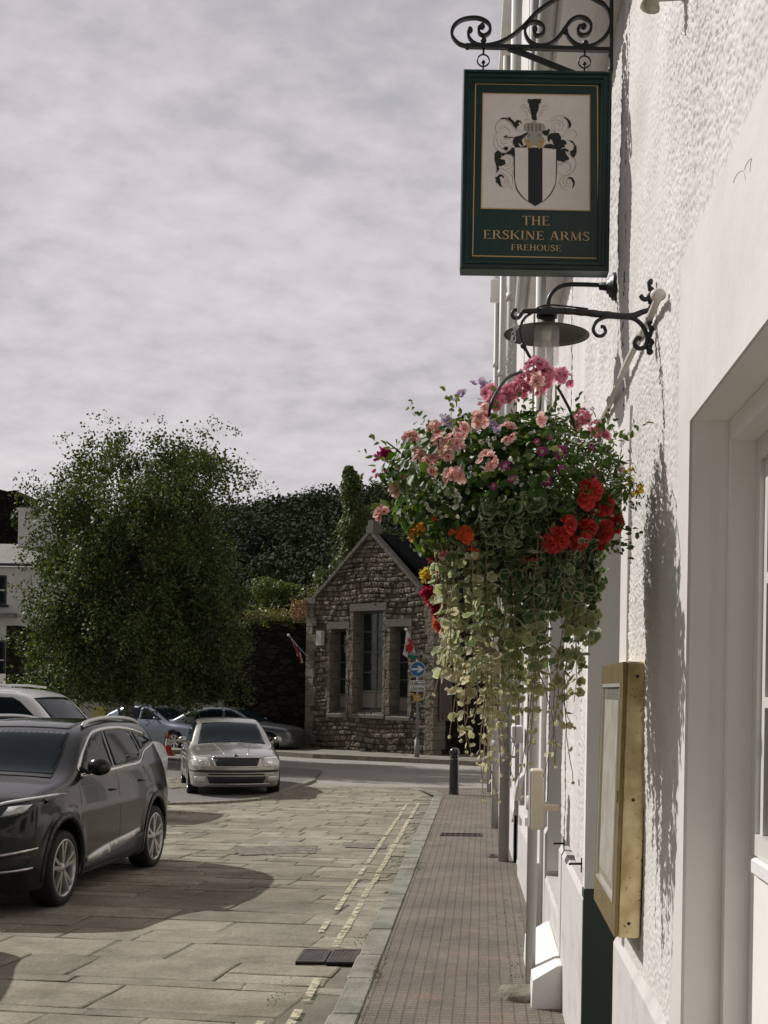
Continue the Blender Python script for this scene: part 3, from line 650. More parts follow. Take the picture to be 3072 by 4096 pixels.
# downpipes
pipe_m = P('drainpipe_grey', (0.44, 0.435, 0.42), 0.5, bump=(8, .15, .004), var=(1.5, (.50, .49, .47), .4, .7))
def downpipe(x, y, r, ztop, label, z0=PZ, hopper=None, host_group='grey drainpipes on the white fronts'):
    th = thing('drainpipe', label, 'drainpipe', (x, y, z0), 0, host_group)
    mb = MB(); mb.tube([(x, y, z0), (x, y, ztop)], r, 16); mb.build('pipe', pipe_m, th)
    z = z0+1.25
    while z < ztop:
        mb = MB()
        mb.lathe([(r+.001, z-.05), (r+.012, z-.045), (r+.012, z+.045), (r+.001, z+.05)], (x, y, 0), n=16, cap=False)
        mb.box(x, x+r+.07, y-.015, y+.015, z-.012, z+.012); z += 1.83; mb.build('collar', pipe_m, th)
    if hopper:
        mb = MB(); hz = hopper; mb.hexa([(x-r, y-r, hz-.25), (x+r, y-r, hz-.25), (x+r, y+r, hz-.25), (x-r, y+r, hz-.25), (x-.11, y-.13, hz), (x+.11, y-.13, hz), (x+.11, y+.13, hz), (x-.11, y+.13, hz)])
        mb.box(x-.12, x+.12, y-.14, y+.14, hz+.001, hz+.12); mb.build('hopper', pipe_m, th)
p = G(2120, 3950, PZ+.05)
downpipe(p.x, p.y, .034, 5.1, 'nearest grey drainpipe, standing in a round concrete collar on the pavement', .10)
mb = MB(); mb.lathe([(.145, 0), (.148, .035), (.135, .06), (.09, .066), (0, .067)], (0, 0, 0), n=22, cap=False); mb.v = [(v[0]*(1+.08*math.sin(3*math.atan2(v[1], v[0]))), v[1]*1.1, v[2]*(1+.25*math.sin(2*math.atan2(v[1], v[0])+1))) for v in mb.v]
cm = mb.build('concrete_collar', P('rough_concrete', (.21, .19, .15), .95, bump=(25, .8, .02)), None); cm.location = (p.x-.06, p.y-.06, PZ); tag(cm, 'lumpy round concrete collar at the foot of the nearest drainpipe', 'concrete collar')
p = G(2014, 3445, PZ); downpipe(p.x, p.y, .064, 11.55, 'thickest grey drainpipe, second from the camera, rising the full height of the front')
p = G(1979, 3312, PZ); downpipe(p.x, p.y, .052, 11.5, 'third grey drainpipe from the camera, just left of the thickest one')
p = G(1957, 3168, PZ); downpipe(p.x, p.y, .05, 11.5, 'farthest and thinnest grey drainpipe beside the black bollard')
downpipe(.36, 10.95, .045, 11.5, 'slim drainpipe high up between the pub eaves and the next house', 5.4, hopper=9.6)
# box bracket at left silhouette high up
p = D(1990, 1150, 24); th = thing('alarm_box', 'small pale alarm box sticking out high on the far white house front', 'alarm box', (p.x, p.y, p.z))
mb = MB(); q0, q1 = D(1962, 1120, 24), D(2010, 1200, 24); mb.bevbox(q0.x, q1.x+.1, 23.9, 24.2, q1.z, q0.z, .02); mb.build('casing', white_paint, th)
mb = MB(); q0, q1 = D(1975, 1098, 24), D(2030, 1120, 24); mb.bevbox(q0.x, q1.x+.1, 23.95, 24.1, q1.z+.004, q0.z, .01); mb.build('bracket', white_paint, th)

# hairline cracks in the smooth band over the window
def K6(x, y): return (1900+x/1.4155, y/1.4155)
for pts in ([(1463, 1035), (1472, 1008), (1484, 985), (1500, 972), (1518, 966), (1527, 985), (1531, 1018)], [(1526, 962), (1534, 935), (1552, 905), (1566, 898), (1560, 930), (1557, 972)]):
    mb = MB(); mb.tube([WX(*K6(*p_), xs-.0003) for p_ in pts], .0008, 4); mb.build('crack', P('crack_dark', (.42, .40, .38), .9), pub)
# ---------------------------------------------------------------- menu case (old brass) on the pub wall
brass = bpy.data.materials.new('dappled_brass'); brass.use_nodes = True
t = brass.node_tree; b = t.nodes['Principled BSDF']; b.inputs['Metallic'].default_value = .65; b.inputs['Roughness'].default_value = .30
tcn = t.nodes.new('ShaderNodeTexCoord'); n = t.nodes.new('ShaderNodeTexNoise'); n.inputs['Scale'].default_value = 42; n.inputs['Detail'].default_value = 8; n.inputs['Roughness'].default_value = .7; t.links.new(tcn.outputs['Object'], n.inputs['Vector'])
r2 = t.nodes.new('ShaderNodeValToRGB'); r2.color_ramp.elements[0].position = .33; r2.color_ramp.elements[0].color = (.05, .04, .018, 1); r2.color_ramp.elements[1].position = .41; r2.color_ramp.elements[1].color = (.78, .66, .38, 1)  # dapple of reflected light painted into the brass, with dark spots
t.links.new(n.outputs[0], r2.inputs[0]); n2 = t.nodes.new('ShaderNodeTexNoise'); n2.inputs['Scale'].default_value = 9; n2.inputs['Detail'].default_value = 8; t.links.new(tcn.outputs['Object'], n2.inputs['Vector'])
r3_ = t.nodes.new('ShaderNodeValToRGB'); r3_.color_ramp.elements[0].position = .35; r3_.color_ramp.elements[0].color = (.58, .52, .40, 1); r3_.color_ramp.elements[1].position = .6; r3_.color_ramp.elements[1].color = (1, 1, 1, 1); t.links.new(n2.outputs[0], r3_.inputs[0])
mx = t.nodes.new('ShaderNodeMixRGB'); mx.blend_type = 'MULTIPLY'; mx.inputs[0].default_value = 1; t.links.new(r2.outputs[0], mx.inputs[1]); t.links.new(r3_.outputs[0], mx.inputs[2]); t.links.new(mx.outputs[0], b.inputs['Base Color'])
bp = t.nodes.new('ShaderNodeBump'); bp.inputs['Strength'].default_value = .25; bp.inputs['Distance'].default_value = .002; t.links.new(n2.outputs[0], bp.inputs['Height']); t.links.new(bp.outputs[0], b.inputs['Normal'])
brass2 = P('dull_brass', (.30, .225, .10), .38, .6, bump=(40, .2, .002), var=(12, (.20, .15, .07), .4, .7))
mc = thing('menu_case', 'old brass menu case with spotted side, reflections painted in, and glazed front on the pub wall', 'menu case', (W, 4.36, 1.25))
yn, yf, xo, xi, zb, zt = 4.36, 5.17, .461, .541, 1.262, 2.205
mb = MB(); mb.bevbox(xo+.004, xi, yn, yf, zb, zt, .006); mb.build('case_body', brass, mc)
mb = MB(); fr = .075
mb.box(xo-.008, xo+.0035, yn+.002, yf-.002, zb+.002, zb+fr+.03); mb.box(xo-.008, xo+.0035, yn+.002, yf-.002, zt-fr, zt-.002)
mb.box(xo-.008, xo+.0035, yn+.002, yn+fr*1.2, zb+fr+.031, zt-fr-.001); mb.box(xo-.008, xo+.0035, yf-fr, yf-.002, zb+fr+.031, zt-fr-.001)
mb.build('door_frame', brass2, mc)
mb = MB(); y0, y1, z0, z1 = yn+fr*1.2, yf-fr, zb+fr+.03, zt-fr
for a in ((y0, y0+.012, z0, z1), (y1-.012, y1, z0, z1), (y0+.012, y1-.012, z0, z0+.012), (y0+.012, y1-.012, z1-.012, z1)): mb.box(xo-.010, xo+.002, *a)
mb.build('beading', P('silver_bead', (.62, .60, .55), .35, .6), mc)
mb = MB(); mb.box(xo-.001, xo+.0015, y0+.012, y1-.012, z0+.012, z1-.012); mb.build('glass', P('case_glass', (.32, .30, .27), .06, spec=.8, var=(3, (.42, .36, .26), .42, .6), bump=(4, .25, .02)), mc)
mb = MB(); mb.box(xo-.012, xo-.008, yn+.03, yn+.05, 1.72, 1.76); mb.build('lock', brass2, mc)
for zz in (zb+.05, (zb+zt)/2, zt-.05):
    mb = MB(); mb.sphere((xo+.04, yn-.001, zz), .006, 5, sc_=(1, .4, 1)); mb.build('screw', iron_old, mc)
mb = MB(); mb.box(xo-.0025, xo-.0012, y0+.10, y1-.06, z0+.05, z1-.06); ms_ = mb.build('menu_sheet', P('menu_paper', (.42, .40, .36), .35, var=(9, (.33, .30, .25), .42, .6)), mc)
mb = MB(); mb.box(xi+.0005, W+.0, yn+.05, yf-.03, zb-.05, zt-.04); mb.build('backing_board', P('backing', (.40, .385, .35), .8), mc)
mc.rotation_euler = (0, .02, 0); mc.location = mc.location+Vector((.004, 0, 0))
# cream notice case further along
cr_m = P('cream_plastic', (.60, .53, .42), .5, bump=(10, .1, .003))
yq = 8.12; q0, q1 = D(2121, 3080, yq), D(2172, 3320, yq)
nc = thing('notice_case', 'shallow cream coloured notice case fixed in front of the nearest drainpipe', 'notice case', (q1.x, yq, q1.z))
mb = MB(); mb.bevbox(q0.x+.008, q1.x, yq, yq+.22, q1.z, q0.z, .008); mb.build('case_body', cr_m, nc)
mb = MB(); mb.box(q0.x, q0.x+.0075, yq+.01, yq+.21, q1.z+.01, q0.z-.01); mb.build('front_panel', P('case_grey', (.45, .44, .42), .3), nc)
mb = MB(); mb.box(q1.x-.03, q1.x+.11, yq+.221, yq+.235, q1.z+.1, q1.z+.14); mb.build('bracket', cr_m, nc)

# ---------------------------------------------------------------- pub sign and bracket, plane Y = 5.43
DS = 5.43
def c1(x, y): return (1750+x/2.011, y/2.011)
def S3(u, v, dy=0.0): 
    p = D(u, v, DS); return Vector((p.x, p.y+dy, p.z))
green = P('sign_green', (0.006, 0.030, 0.026), 0.38, bump=(60, .12, .001), var=(18, (.009, .038, .032), .4, .7))
gold = P('sign_gold', (0.62, 0.42, 0.20), 0.5)
cream = P('sign_cream', (0.80, 0.75, 0.70), 0.5, var=(30, (.75, .70, .65), .4, .7))
black_p = P('sign_black', (0.008, 0.012, 0.012), 0.5)
sg = thing('pub_sign', 'green framed hanging pub sign with a black and white shield and gold lettering', 'sign', tuple(S3(2140, 1088)))
x0, x1 = S3(1845, 700).x, S3(2440, 700).x; z1, z0 = S3(2140, 291).z, S3(2140, 1087).z
Q0, Q1, QZ0, QZ1 = x0, x1, z0, z1
mb = MB(); mb.box(x0+.012, x1-.012, DS+.0, DS+.05, z0+.012, z1-.012); mb.build('board', green, sg)
mb = MB()                                   # moulded frame: mitred profile rings
def ring(mb, x0, x1, z0, z1, prof):
    vs = []; 
    for ins, yy in prof: vs += [(x0+ins, yy, z0+ins), (x1-ins, yy, z0+ins), (x1-ins, yy, z1-ins), (x0+ins, yy, z1-ins)]
    fs = []
    for k in range(len(prof)-1):
        for i in range(4): j = (i+1) % 4; fs.append((k*4+i, k*4+j, (k+1)*4+j, (k+1)*4+i))
    mb.add(vs, fs)
ring(mb, x0, x1, z0, z1, [(.0, DS+.065), (.0, DS-.022), (.006, DS-.030), (.014, DS-.030), (.016, DS-.022), (.022, DS-.022), (.024, DS-.028), (.032, DS-.028), (.034, DS-.018), (.040, DS-.018), (.046, DS-.012), (.050, DS-.004), (.052, DS+.004)])
mb.build('frame', green, sg)
def lines_rect(mb, uL, uR, vT, vB, wd, dy):
    """gold line rectangle from src pixel corners (TL,TR,BR,BL)"""
    P_ = [S3(*p_, dy) for p_ in ((uL[0], vT[0]), (uR[0], vT[1]), (uR[1], vB[1]), (uL[1], vB[0]))]
    c_ = sum(P_, Vector())/4
    inn = []
    for i in range(4):
        p_ = P_[i]; inn.append(Vector((p_.x+(wd if p_.x < c_.x else -wd), p_.y, p_.z+(wd if p_.z < c_.z else -wd))))
    for i in range(4):
        j = (i+1) % 4; mb.add([P_[i], P_[j], inn[j], inn[i]], [(0, 1, 2, 3)])
mb = MB()
a = c1(303, 670); b_ = c1(1290, 686); c_ = c1(1298, 2083); d_ = c1(279, 2062)
lines_rect(mb, (a[0], d_[0]), (b_[0], c_[0]), (a[1], b_[1]), (d_[1], c_[1]), .0042, -.0015)
a2 = c1(362, 750); b2 = c1(1228, 765); c2 = c1(1228, 1700); d2 = c1(348, 1680)
lines_rect(mb, (a2[0], d2[0]), (b2[0], c2[0]), (a2[1], b2[1]), (d2[1], c2[1]), .0045, -.0030)
mb.build('gold_line', gold, sg)
mb = MB(); mb.add([S3(*a2, -.0015), S3(*b2, -.0015), S3(*c2, -.0015), S3(*d2, -.0015)], [(0, 1, 2, 3)]); pic = mb.build('picture_panel', cream, sg)
# serif capitals
def ribbon(pts, wds):
    L_, R2 = [], []
    for i, p_ in enumerate(pts):
        q = pts[min(i+1, len(pts)-1)]; o_ = pts[max(i-1, 0)]; tx_, ty_ = q[0]-o_[0], q[1]-o_[1]; l_ = math.hypot(tx_, ty_) or 1
        w_ = wds[i]/2; L_.append((p_[0]-ty_/l_*w_, p_[1]+tx_/l_*w_)); R2.append((p_[0]+ty_/l_*w_, p_[1]-tx_/l_*w_))
    return [[L_[i], L_[i+1], R2[i+1], R2[i]] for i in range(len(pts)-1)]
def rect(x0, y0, x1, y1): return [[(x0, y0), (x1, y0), (x1, y1), (x0, y1)]]
TK, TN = .13, .05
def stem(x, tk=TK): return rect(x-tk/2, 0, x+tk/2, 1)+rect(x-tk/2-.09, 0, x+tk/2+.09, .035)+rect(x-tk/2-.09, .965, x+tk/2+.09, 1)
def arcr(cx, cy, rx, ry, a0, a1, tk, tn, n=14, ax=True):
    pts = []; wd_ = []
    for i in range(n+1):
        a = math.radians(a0+(a1-a0)*i/n); pts.append((cx+rx*math.cos(a), cy+ry*math.sin(a))); wd_.append(tn+(tk-tn)*abs(math.cos(a))**1.3)
    return ribbon(pts, wd_)
def diag(x0, y0, x1, y1, w_): return [[(x0-w_/2, y0), (x0+w_/2, y0), (x1+w_/2, y1), (x1-w_/2, y1)]]
GL = {
 'T': (.78, stem(.39)[:2]+rect(.03, .945, .75, 1)+rect(.03, .80, .06, .945)+rect(.72, .80, .75, .945)),
 'H': (.90, stem(.2)+stem(.70)+rect(.26, .49, .64, .54)),
 'E': (.76, stem(.2)+rect(.2, 0, .68, .05)+rect(.2, .95, .64, 1)+rect(.2, .49, .52, .54)+rect(.66, 0, .70, .2)+rect(.61, .82, .64, 1)+rect(.50, .41, .53, .62)),
 'R': (.86, stem(.2)+arcr(.38, .745, .22, .23, 90, -90, TK, TN)+rect(.2, .95, .38, 1)+rect(.2, .49, .38, .54)+diag(.78, 0, .42, .52, .15)+rect(.70, 0, .90, .035)),
 'S': (.64, ribbon(*(lambda pts: (pts, [TN+(TK-TN)*(1-abs(2*i/(len(pts)-1)-1))**.8 for i in range(len(pts))]))([(.52, .80), (.48, .92), (.36, .975), (.22, .95), (.13, .86), (.12, .74), (.20, .63), (.32, .55), (.45, .46), (.54, .36), (.55, .22), (.47, .09), (.33, .025), (.18, .05), (.10, .14), (.08, .24)]))+rect(.52, .70, .55, 1.0)+rect(.06, .0, .09, .28)),
 'K': (.90, stem(.2)+diag(.25, .42, .74, .97, .055)+diag(.76, 0.02, .40, .56, .15)+rect(.64, .965, .88, 1)+rect(.66, 0, .92, .035)),
 'I': (.40, stem(.2)),
 'N': (.92, diag(.18, .97, .74, 0, .15)[:1]+rect(.155, 0, .205, 1)+rect(.72, 0, .77, 1)+rect(.06, 0, .30, .035)+rect(.06, .965, .22, 1)+rect(.62, .965, .87, 1)),
 'A': (.88, diag(.14, 0, .42, 1, .055)+diag(.74, 0, .44, 1, .15)+rect(.24, .32, .62, .37)+rect(.02, 0, .27, .035)+rect(.60, 0, .88, .035)),
 'M': (1.06, diag(.17, 0, .20, 1, .05)+diag(.20, 1, .52, .02, .13)+diag(.52, .02, .83, 1, .05)+diag(.86, 0, .84, 1, .13)+rect(.07, 0, .29, .035)+rect(.07, .965, .22, 1)+rect(.84, .965, .98, 1)+rect(.74, 0, .99, .035)),
 'F': (.70, stem(.2)+rect(.2, .95, .62, 1)+rect(.2, .49, .50, .54)+rect(.59, .80, .62, 1)+rect(.48, .41, .51, .62)),
 'O': (.88, arcr(.44, .5, .34, .49, 0, 360, TK, TN, 28)),
 'U': (.86, rect(.135, .3, .265, 1)+rect(.66, .3, .71, 1)+rect(.06, .965, .35, 1)+rect(.58, .965, .80, 1)+ribbon([(.2, .32), (.22, .16), (.30, .05), (.45, .025), (.58, .06), (.66, .17), (.685, .32)], [.13, .12, .09, .06, .05, .05, .05])),
}
def serif_text(mb, txt, pL, pR, hh, dy):
    """lay text between two points on the sign plane, cap height hh (m)"""
    wd_ = [GL[c][0] if c != ' ' else .38 for c in txt]; tot = sum(wd_); X_ = pR-pL; k = X_.length/tot/hh; ex = X_.normalized(); ez_ = Vector((-ex.z, 0, ex.x))
    cur = 0
    for c, w_ in zip(txt, wd_):
        if c != ' ':
            for q in GL[c][1]:
                mb.add([pL+ex*((cur+a_[0])*hh*k)+ez_*(a_[1]*hh)+Vector((0, dy, 0)) for a_ in q], [tuple(range(len(q)))])
        cur += w_
def word(name, txt, xa, xb, yb0, yb1, yt0):
    m_ = MB(); pL = S3(*c1(xa, yb0)); pR = S3(*c1(xb, yb1)); hh = (S3(*c1(xa, yt0)).z-pL.z)
    serif_text(m_, txt, pL, pR, hh, -.0018); return m_.build(name, gold, sg)
word('lettering', 'THE', 678, 905, 1812, 1815, 1737)
word('lettering', 'ERSKINE ARMS', 363, 1225, 1920, 1938, 1850)
word('lettering', 'FREHOUSE', 588, 997, 2012, 2022, 1964)
# coat of arms, shapes in crop pixels (1900 + x/3.318)
def c2_(x, y): return (1900+x/3.318, 300+y/3.318)
def poly(mb, pts, dy, mi=0):
    from mathutils.geometry import tessellate_polygon
    P_ = [S3(*c2_(*p_), dy) for p_ in pts]; tri = tessellate_polygon([P_]); mb.add(P_, [tuple(t_) for t_ in tri], mi)
def smoothp(pts, n=4):
    q = [Vector((p_[0], p_[1], 0)) for p_ in pts]; q = q+[q[0]]; s_ = spline(q, n)[:-1]; return [(v.x, v.y) for v in s_]
def stroke(mb, pts, wd_, dy, mi=0, sm=5):
    q = spline([Vector((p_[0], p_[1], 0)) for p_ in pts], sm); n_ = len(q)
    ws = [wd_*(.35+.65*math.sin(math.pi*min(1, max(0, (i+.6)/n_)))) for i in range(n_)]
    for qd in ribbon([(v.x, v.y) for v in q], ws): poly_q = [S3(*c2_(*p_), dy) for p_ in qd]; mb.add(poly_q, [(0, 1, 2, 3)], mi)
ink = P('sign_ink', (.26, .24, .21), .6)
steel = P('sign_helm', (.34, .34, .31), .5); ochre = P('sign_ochre', (.46, .34, .13), .5); redp = P('sign_red', (.35, .03, .02), .5)
mb = MB()                                   # thin pencil scrolls of the mantling
for pts in ([(335, 590), (290, 640), (270, 700), (285, 770), (300, 760)], [(300, 650), (350, 600), (430, 610), (500, 680), (560, 740), (640, 745), (700, 690)], [(320, 740), (370, 690), (440, 720), (470, 760)],
            [(350, 745), (280, 790), (250, 870), (265, 960), (330, 1020), (400, 1030), (460, 1000), (495, 930), (470, 850)], [(300, 800), (290, 880), (330, 960), (410, 980), (460, 930)], [(330, 850), (370, 920), (440, 900)], [(380, 830), (420, 870), (450, 850)],
            [(430, 1060), (480, 1080), (510, 1150), (480, 1230), (400, 1255), (330, 1230)], [(400, 1080), (460, 1120), (450, 1200), (390, 1210)], [(340, 1260), (420, 1280), (490, 1350), (500, 1420), (470, 1490)], [(330, 1290), (400, 1330), (440, 1400), (430, 1470), (380, 1500)], [(480, 1270), (510, 1310), (500, 1370)], [(440, 1480), (480, 1500), (500, 1530)], [(380, 1380), (420, 1420), (360, 1440)],
            [(930, 620), (1000, 600), (1060, 560), (1140, 545), (1200, 570), (1235, 640), (1225, 720), (1180, 790), (1140, 830)], [(980, 640), (1060, 600), (1140, 620), (1170, 680), (1130, 740), (1080, 720)], [(1000, 700), (1060, 760), (1040, 640)], [(1230, 760), (1290, 730), (1340, 760), (1340, 820), (1300, 830)], [(1090, 640), (1130, 660), (1110, 700)],
            [(1210, 880), (1270, 870), (1310, 930), (1300, 1000), (1250, 1020)], [(1240, 1060), (1310, 1090), (1340, 1180), (1310, 1270), (1230, 1330), (1150, 1330), (1090, 1280)], [(1130, 1190), (1180, 1160), (1250, 1180), (1270, 1250), (1200, 1290)], [(1090, 1240), (1110, 1190), (1160, 1200)], [(1180, 1340), (1130, 1390), (1130, 1460), (1180, 1520), (1240, 1540)], [(1200, 1350), (1170, 1410), (1200, 1470), (1260, 1490)], [(1230, 1370), (1210, 1430), (1260, 1450)],
            [(600, 440), (640, 400), (680, 400)], [(620, 480), (650, 430), (700, 450), (730, 520)], [(880, 440), (930, 410), (990, 450)], [(860, 520), (900, 460), (950, 470)], [(700, 560), (680, 500), (640, 480)], [(840, 570), (880, 530), (900, 490)], [(650, 610), (700, 590), (740, 610)]):
    stroke(mb, pts, 5.5, -.0035)
mb.build('mantling_line', ink, pic, world=False)
mb = MB()
poly(mb, [(527, 968), (704, 968), (704, 1675), (640, 1630), (580, 1560), (545, 1490), (527, 1400)], -.0030, 0)
poly(mb, [(896, 975), (1075, 975), (1072, 1400), (1055, 1480), (1010, 1570), (950, 1640), (896, 1683)], -.0030, 0)
poly(mb, [(704, 965), (896, 970), (893, 1688), (800, 1745), (706, 1685)], -.0030, 1)
stroke(mb, [(527, 1000), (523, 1150), (523, 1300), (530, 1420)], 16, -.0034, 1); stroke(mb, [(528, 1400), (545, 1490), (580, 1560), (640, 1630), (715, 1690)], 16, -.0034, 1)
stroke(mb, [(1078, 1000), (1080, 1150), (1078, 1300), (1072, 1420)], 14, -.0034, 1); stroke(mb, [(1073, 1400), (1055, 1480), (1010, 1570), (950, 1640), (885, 1690)], 14, -.0034, 1)
mb.build('shield', [cream, black_p], pic, world=False)
mb = MB()
BL = [ [(700, 320), (740, 330), (790, 320), (850, 325), (885, 322), (870, 360), (885, 375), (855, 380), (840, 430), (855, 415), (835, 470), (845, 460), (815, 530), (822, 600), (795, 612), (750, 590), (752, 540), (735, 500), (745, 500), (725, 460), (738, 462), (715, 415), (725, 420), (712, 375), (690, 362), (705, 350)],
 [(330, 595), (360, 572), (410, 570), (440, 585), (435, 562), (470, 570), (490, 600), (515, 612), (520, 640), (560, 600), (600, 608), (622, 640), (615, 660), (590, 625), (575, 650), (590, 670), (560, 690), (555, 722), (520, 690), (480, 630), (440, 600), (390, 585)],
 [(375, 820), (430, 800), (420, 825), (520, 828), (610, 805), (680, 770), (705, 758), (700, 790), (650, 830), (620, 870), (640, 930), (630, 955), (600, 920), (570, 905), (600, 965), (530, 965), (500, 900), (505, 860), (530, 835), (450, 840), (400, 835)],
 [(370, 975), (410, 950), (440, 965), (435, 1000), (400, 1008)],
 [(495, 968), (527, 968), (527, 1110), (480, 1060), (420, 1055), (360, 1085), (345, 1040), (350, 1110), (320, 1115), (370, 1125), (395, 1130), (400, 1160), (415, 1180), (370, 1205), (310, 1220), (325, 1250), (300, 1290), (270, 1310), (290, 1270), (280, 1200), (258, 1120), (262, 1040), (300, 1005), (350, 1040), (400, 1045), (460, 1010)],
 [(265, 1365), (300, 1350), (320, 1325), (355, 1322), (385, 1350), (382, 1375), (350, 1345), (325, 1365), (340, 1420), (350, 1470), (375, 1492), (330, 1480), (300, 1440), (275, 1430), (280, 1390)],
 [(1170, 560), (1220, 575), (1260, 610), (1280, 660), (1265, 700), (1240, 720), (1245, 660), (1215, 600)],
 [(880, 760), (930, 740), (970, 735), (965, 712), (1000, 735), (985, 770), (965, 812), (920, 805)],
 [(985, 900), (965, 870), (960, 820), (1000, 780), (1060, 770), (1110, 775), (1140, 820), (1145, 870), (1180, 860), (1215, 900), (1210, 930), (1185, 930), (1195, 960), (1160, 970), (1130, 1000), (1160, 985), (1200, 975), (1240, 1000), (1240, 1030), (1200, 1010), (1205, 1050), (1250, 1110), (1245, 1130), (1190, 1145), (1180, 1168), (1150, 1150), (1080, 1138), (1078, 990), (900, 970), (935, 930), (960, 920), (1020, 920), (1050, 940), (1020, 870), (1000, 850)],
 [(1240, 870), (1300, 885), (1345, 950), (1350, 1020), (1330, 1080), (1300, 1105), (1265, 1060), (1260, 1025), (1310, 985), (1320, 930)],
 [(1222, 1370), (1260, 1355), (1300, 1370), (1325, 1420), (1320, 1470), (1285, 1520), (1300, 1450), (1280, 1390), (1240, 1375)],
 [(527, 968), (690, 968), (680, 930), (640, 955), (560, 962)] ]
for p_ in BL: poly(mb, p_, -.0040)
mb.build('mantling', black_p, pic, world=False)
mb = MB()
poly(mb, smoothp([(650, 665), (700, 640), (740, 640), (785, 615), (835, 645), (900, 650), (930, 690), (925, 740), (870, 755), (820, 768), (740, 765), (690, 750), (650, 735)], 3), -.0048, 0)
poly(mb, [(700, 770), (785, 765), (880, 775), (900, 830), (850, 900), (790, 940), (720, 900), (690, 830)], -.0046, 0)
poly(mb, [(650, 870), (700, 850), (770, 930), (735, 985), (690, 950)], -.0052, 1); poly(mb, [(930, 870), (885, 850), (810, 930), (850, 990), (895, 955)], -.0052, 1)
for a_ in (690, 735, 785, 835, 885): stroke(mb, [(a_-6, 660), (a_+(a_-785)*.08, 700), (a_-3, 755)], 11, -.0055, 3)
for q in range(5):
    for a_, b2_ in ((700, 726), (744, 774), (798, 826), (845, 874)): poly(mb, [(a_, 664+q*18), (b2_, 664+q*18), (b2_, 672+q*18), (a_, 672+q*18)], -.0051, 4)
for (a_, b2_) in ((718, 812), (850, 815), (665, 838), (908, 850), (706, 890), (870, 895)): poly(mb, [(a_-8, b2_-10), (a_+8, b2_-10), (a_+8, b2_+10), (a_-8, b2_+10)], -.0058, 2)
mb.build('helmet', [steel, ochre, redp, P('sign_pale_gold', (.52, .43, .22), .5), black_p], pic, world=False)

br = thing('sign_bracket', 'black wrought iron scroll bracket holding the green pub sign', 'bracket', (W, DS, 5.2))
def path1(pts, sm=6): return spline([S3(*c1(*p_), .02) for p_ in pts], sm)
def flat_iron(mb, pts, rz=.0075, ry=.012):
    """square-ish bar: tube stretched in depth"""
    n_ = 8; m = len(pts); vs = []
    for i in range(m):
        t_ = (pts[min(i+1, m-1)]-pts[max(i-1, 0)]).normalized(); nrm_ = Vector((-t_.z, 0, t_.x))
        for k in range(4):
            sx_, sy_ = ((-1, -1), (1, -1), (1, 1), (-1, 1))[k]; vs.append(pts[i]+nrm_*sx_*rz+Vector((0, sy_*ry, 0)))
    fs = [(i*4+k, (i+1)*4+k, (i+1)*4+(k+1) % 4, i*4+(k+1) % 4) for i in range(m-1) for k in range(4)]+[(0, 1, 2, 3), ((m-1)*4+3, (m-1)*4+2, (m-1)*4+1, (m-1)*4)]
    mb.add(vs, fs)
mb = MB(); flat_iron(mb, path1([(230, 353), (600, 362), (1000, 373), (1402, 385)], 2), .0078, .012); mb.build('top_bar', black_iron, br)
mb = MB(); flat_iron(mb, path1([(1403, -420), (1403, 0), (1402, 300), (1400, 575)], 2), .007, .018)
for yy in (-200, 60, 430, 540): q = S3(*c1(1398, yy), .02); mb.sphere(q, .012, 5)
mb.build('wall_bar', black_iron, br)
mb = MB(); flat_iron(mb, path1([(570, 370), (700, 415), (900, 495), (1115, 580)], 2), .0105, .008); flat_iron(mb, path1([(1115, 580), (1180, 610), (1398, 700)], 2), .0105, .008); mb.build('brace', black_iron, br)
for nm, pts in (('scroll', [(262, 222), (248, 245), (255, 285), (290, 325), (350, 346), (430, 342), (520, 315), (610, 262), (690, 195), (760, 120), (830, 55), (920, -5), (1020, -60)]),
            ('scroll', [(240, 355), (175, 335), (125, 285), (115, 235), (140, 180), (200, 140), (280, 125), (350, 133), (405, 165), (425, 210), (410, 250), (370, 268), (335, 245), (335, 205), (360, 192)]),
            ('scroll', [(780, 262), (775, 235), (800, 215), (825, 232), (835, 262)][:0] or [(785, 215), (778, 245), (800, 268), (838, 262), (858, 225), (842, 180), (795, 158), (740, 168), (708, 205), (710, 262), (740, 312), (795, 345), (860, 348), (930, 322), (985, 268), (1030, 205), (1075, 148), (1130, 120), (1185, 125), (1228, 160), (1238, 210), (1212, 255), (1165, 265), (1132, 235), (1145, 195), (1180, 192)]),
            ('scroll', [(1032, 232), (1060, 285), (1110, 332), (1180, 355), (1260, 345), (1330, 300), (1378, 235), (1398, 160), (1385, 85), (1345, 20), (1290, -15), (1220, -50)])):
    mb = MB(); q = path1(pts, 6); flat_iron(mb, q, .0058, .011)
    for e_ in (q[0], q[-1]):
        if e_.z < S3(*c1(0, 150)).z: mb.sphere(e_, .0125, 5, sc_=(1, 1.1, 1.2))
    mb.build(nm, black_iron, br)
mb = MB(); 
for (x_, y_) in ((370, 305), (1193, 328)): mb.sphere(S3(*c1(x_, y_), .02), .0135, 6)
mb.build('finials', black_iron, br)
mb = MB()
for xx, xb, ya, yc, yb in ((370, 365, 375, 468, 572), (1187, 1184, 385, 480, 577)):
    mb.tube([S3(*c1(xx, ya-20), .02), S3(*c1(xx, yc-45), .02)], .0045, 8)
    c0 = S3(*c1(xx-2, yc), .02); mb.tube([c0+Vector((.0255*math.cos(a_), 0, .0255*math.sin(a_))) for a_ in [i*math.pi/9 for i in range(18)]], .0035, 6, closed=True)
    mb.tube([S3(*c1(xx-2, yc+12), .02), S3(*c1(xb, yb+6), .02)], .004, 8); mb.sphere(S3(*c1(xx-2, yc+14), .02), .009, 5)
mb.build('hanging_ring', black_iron, br)

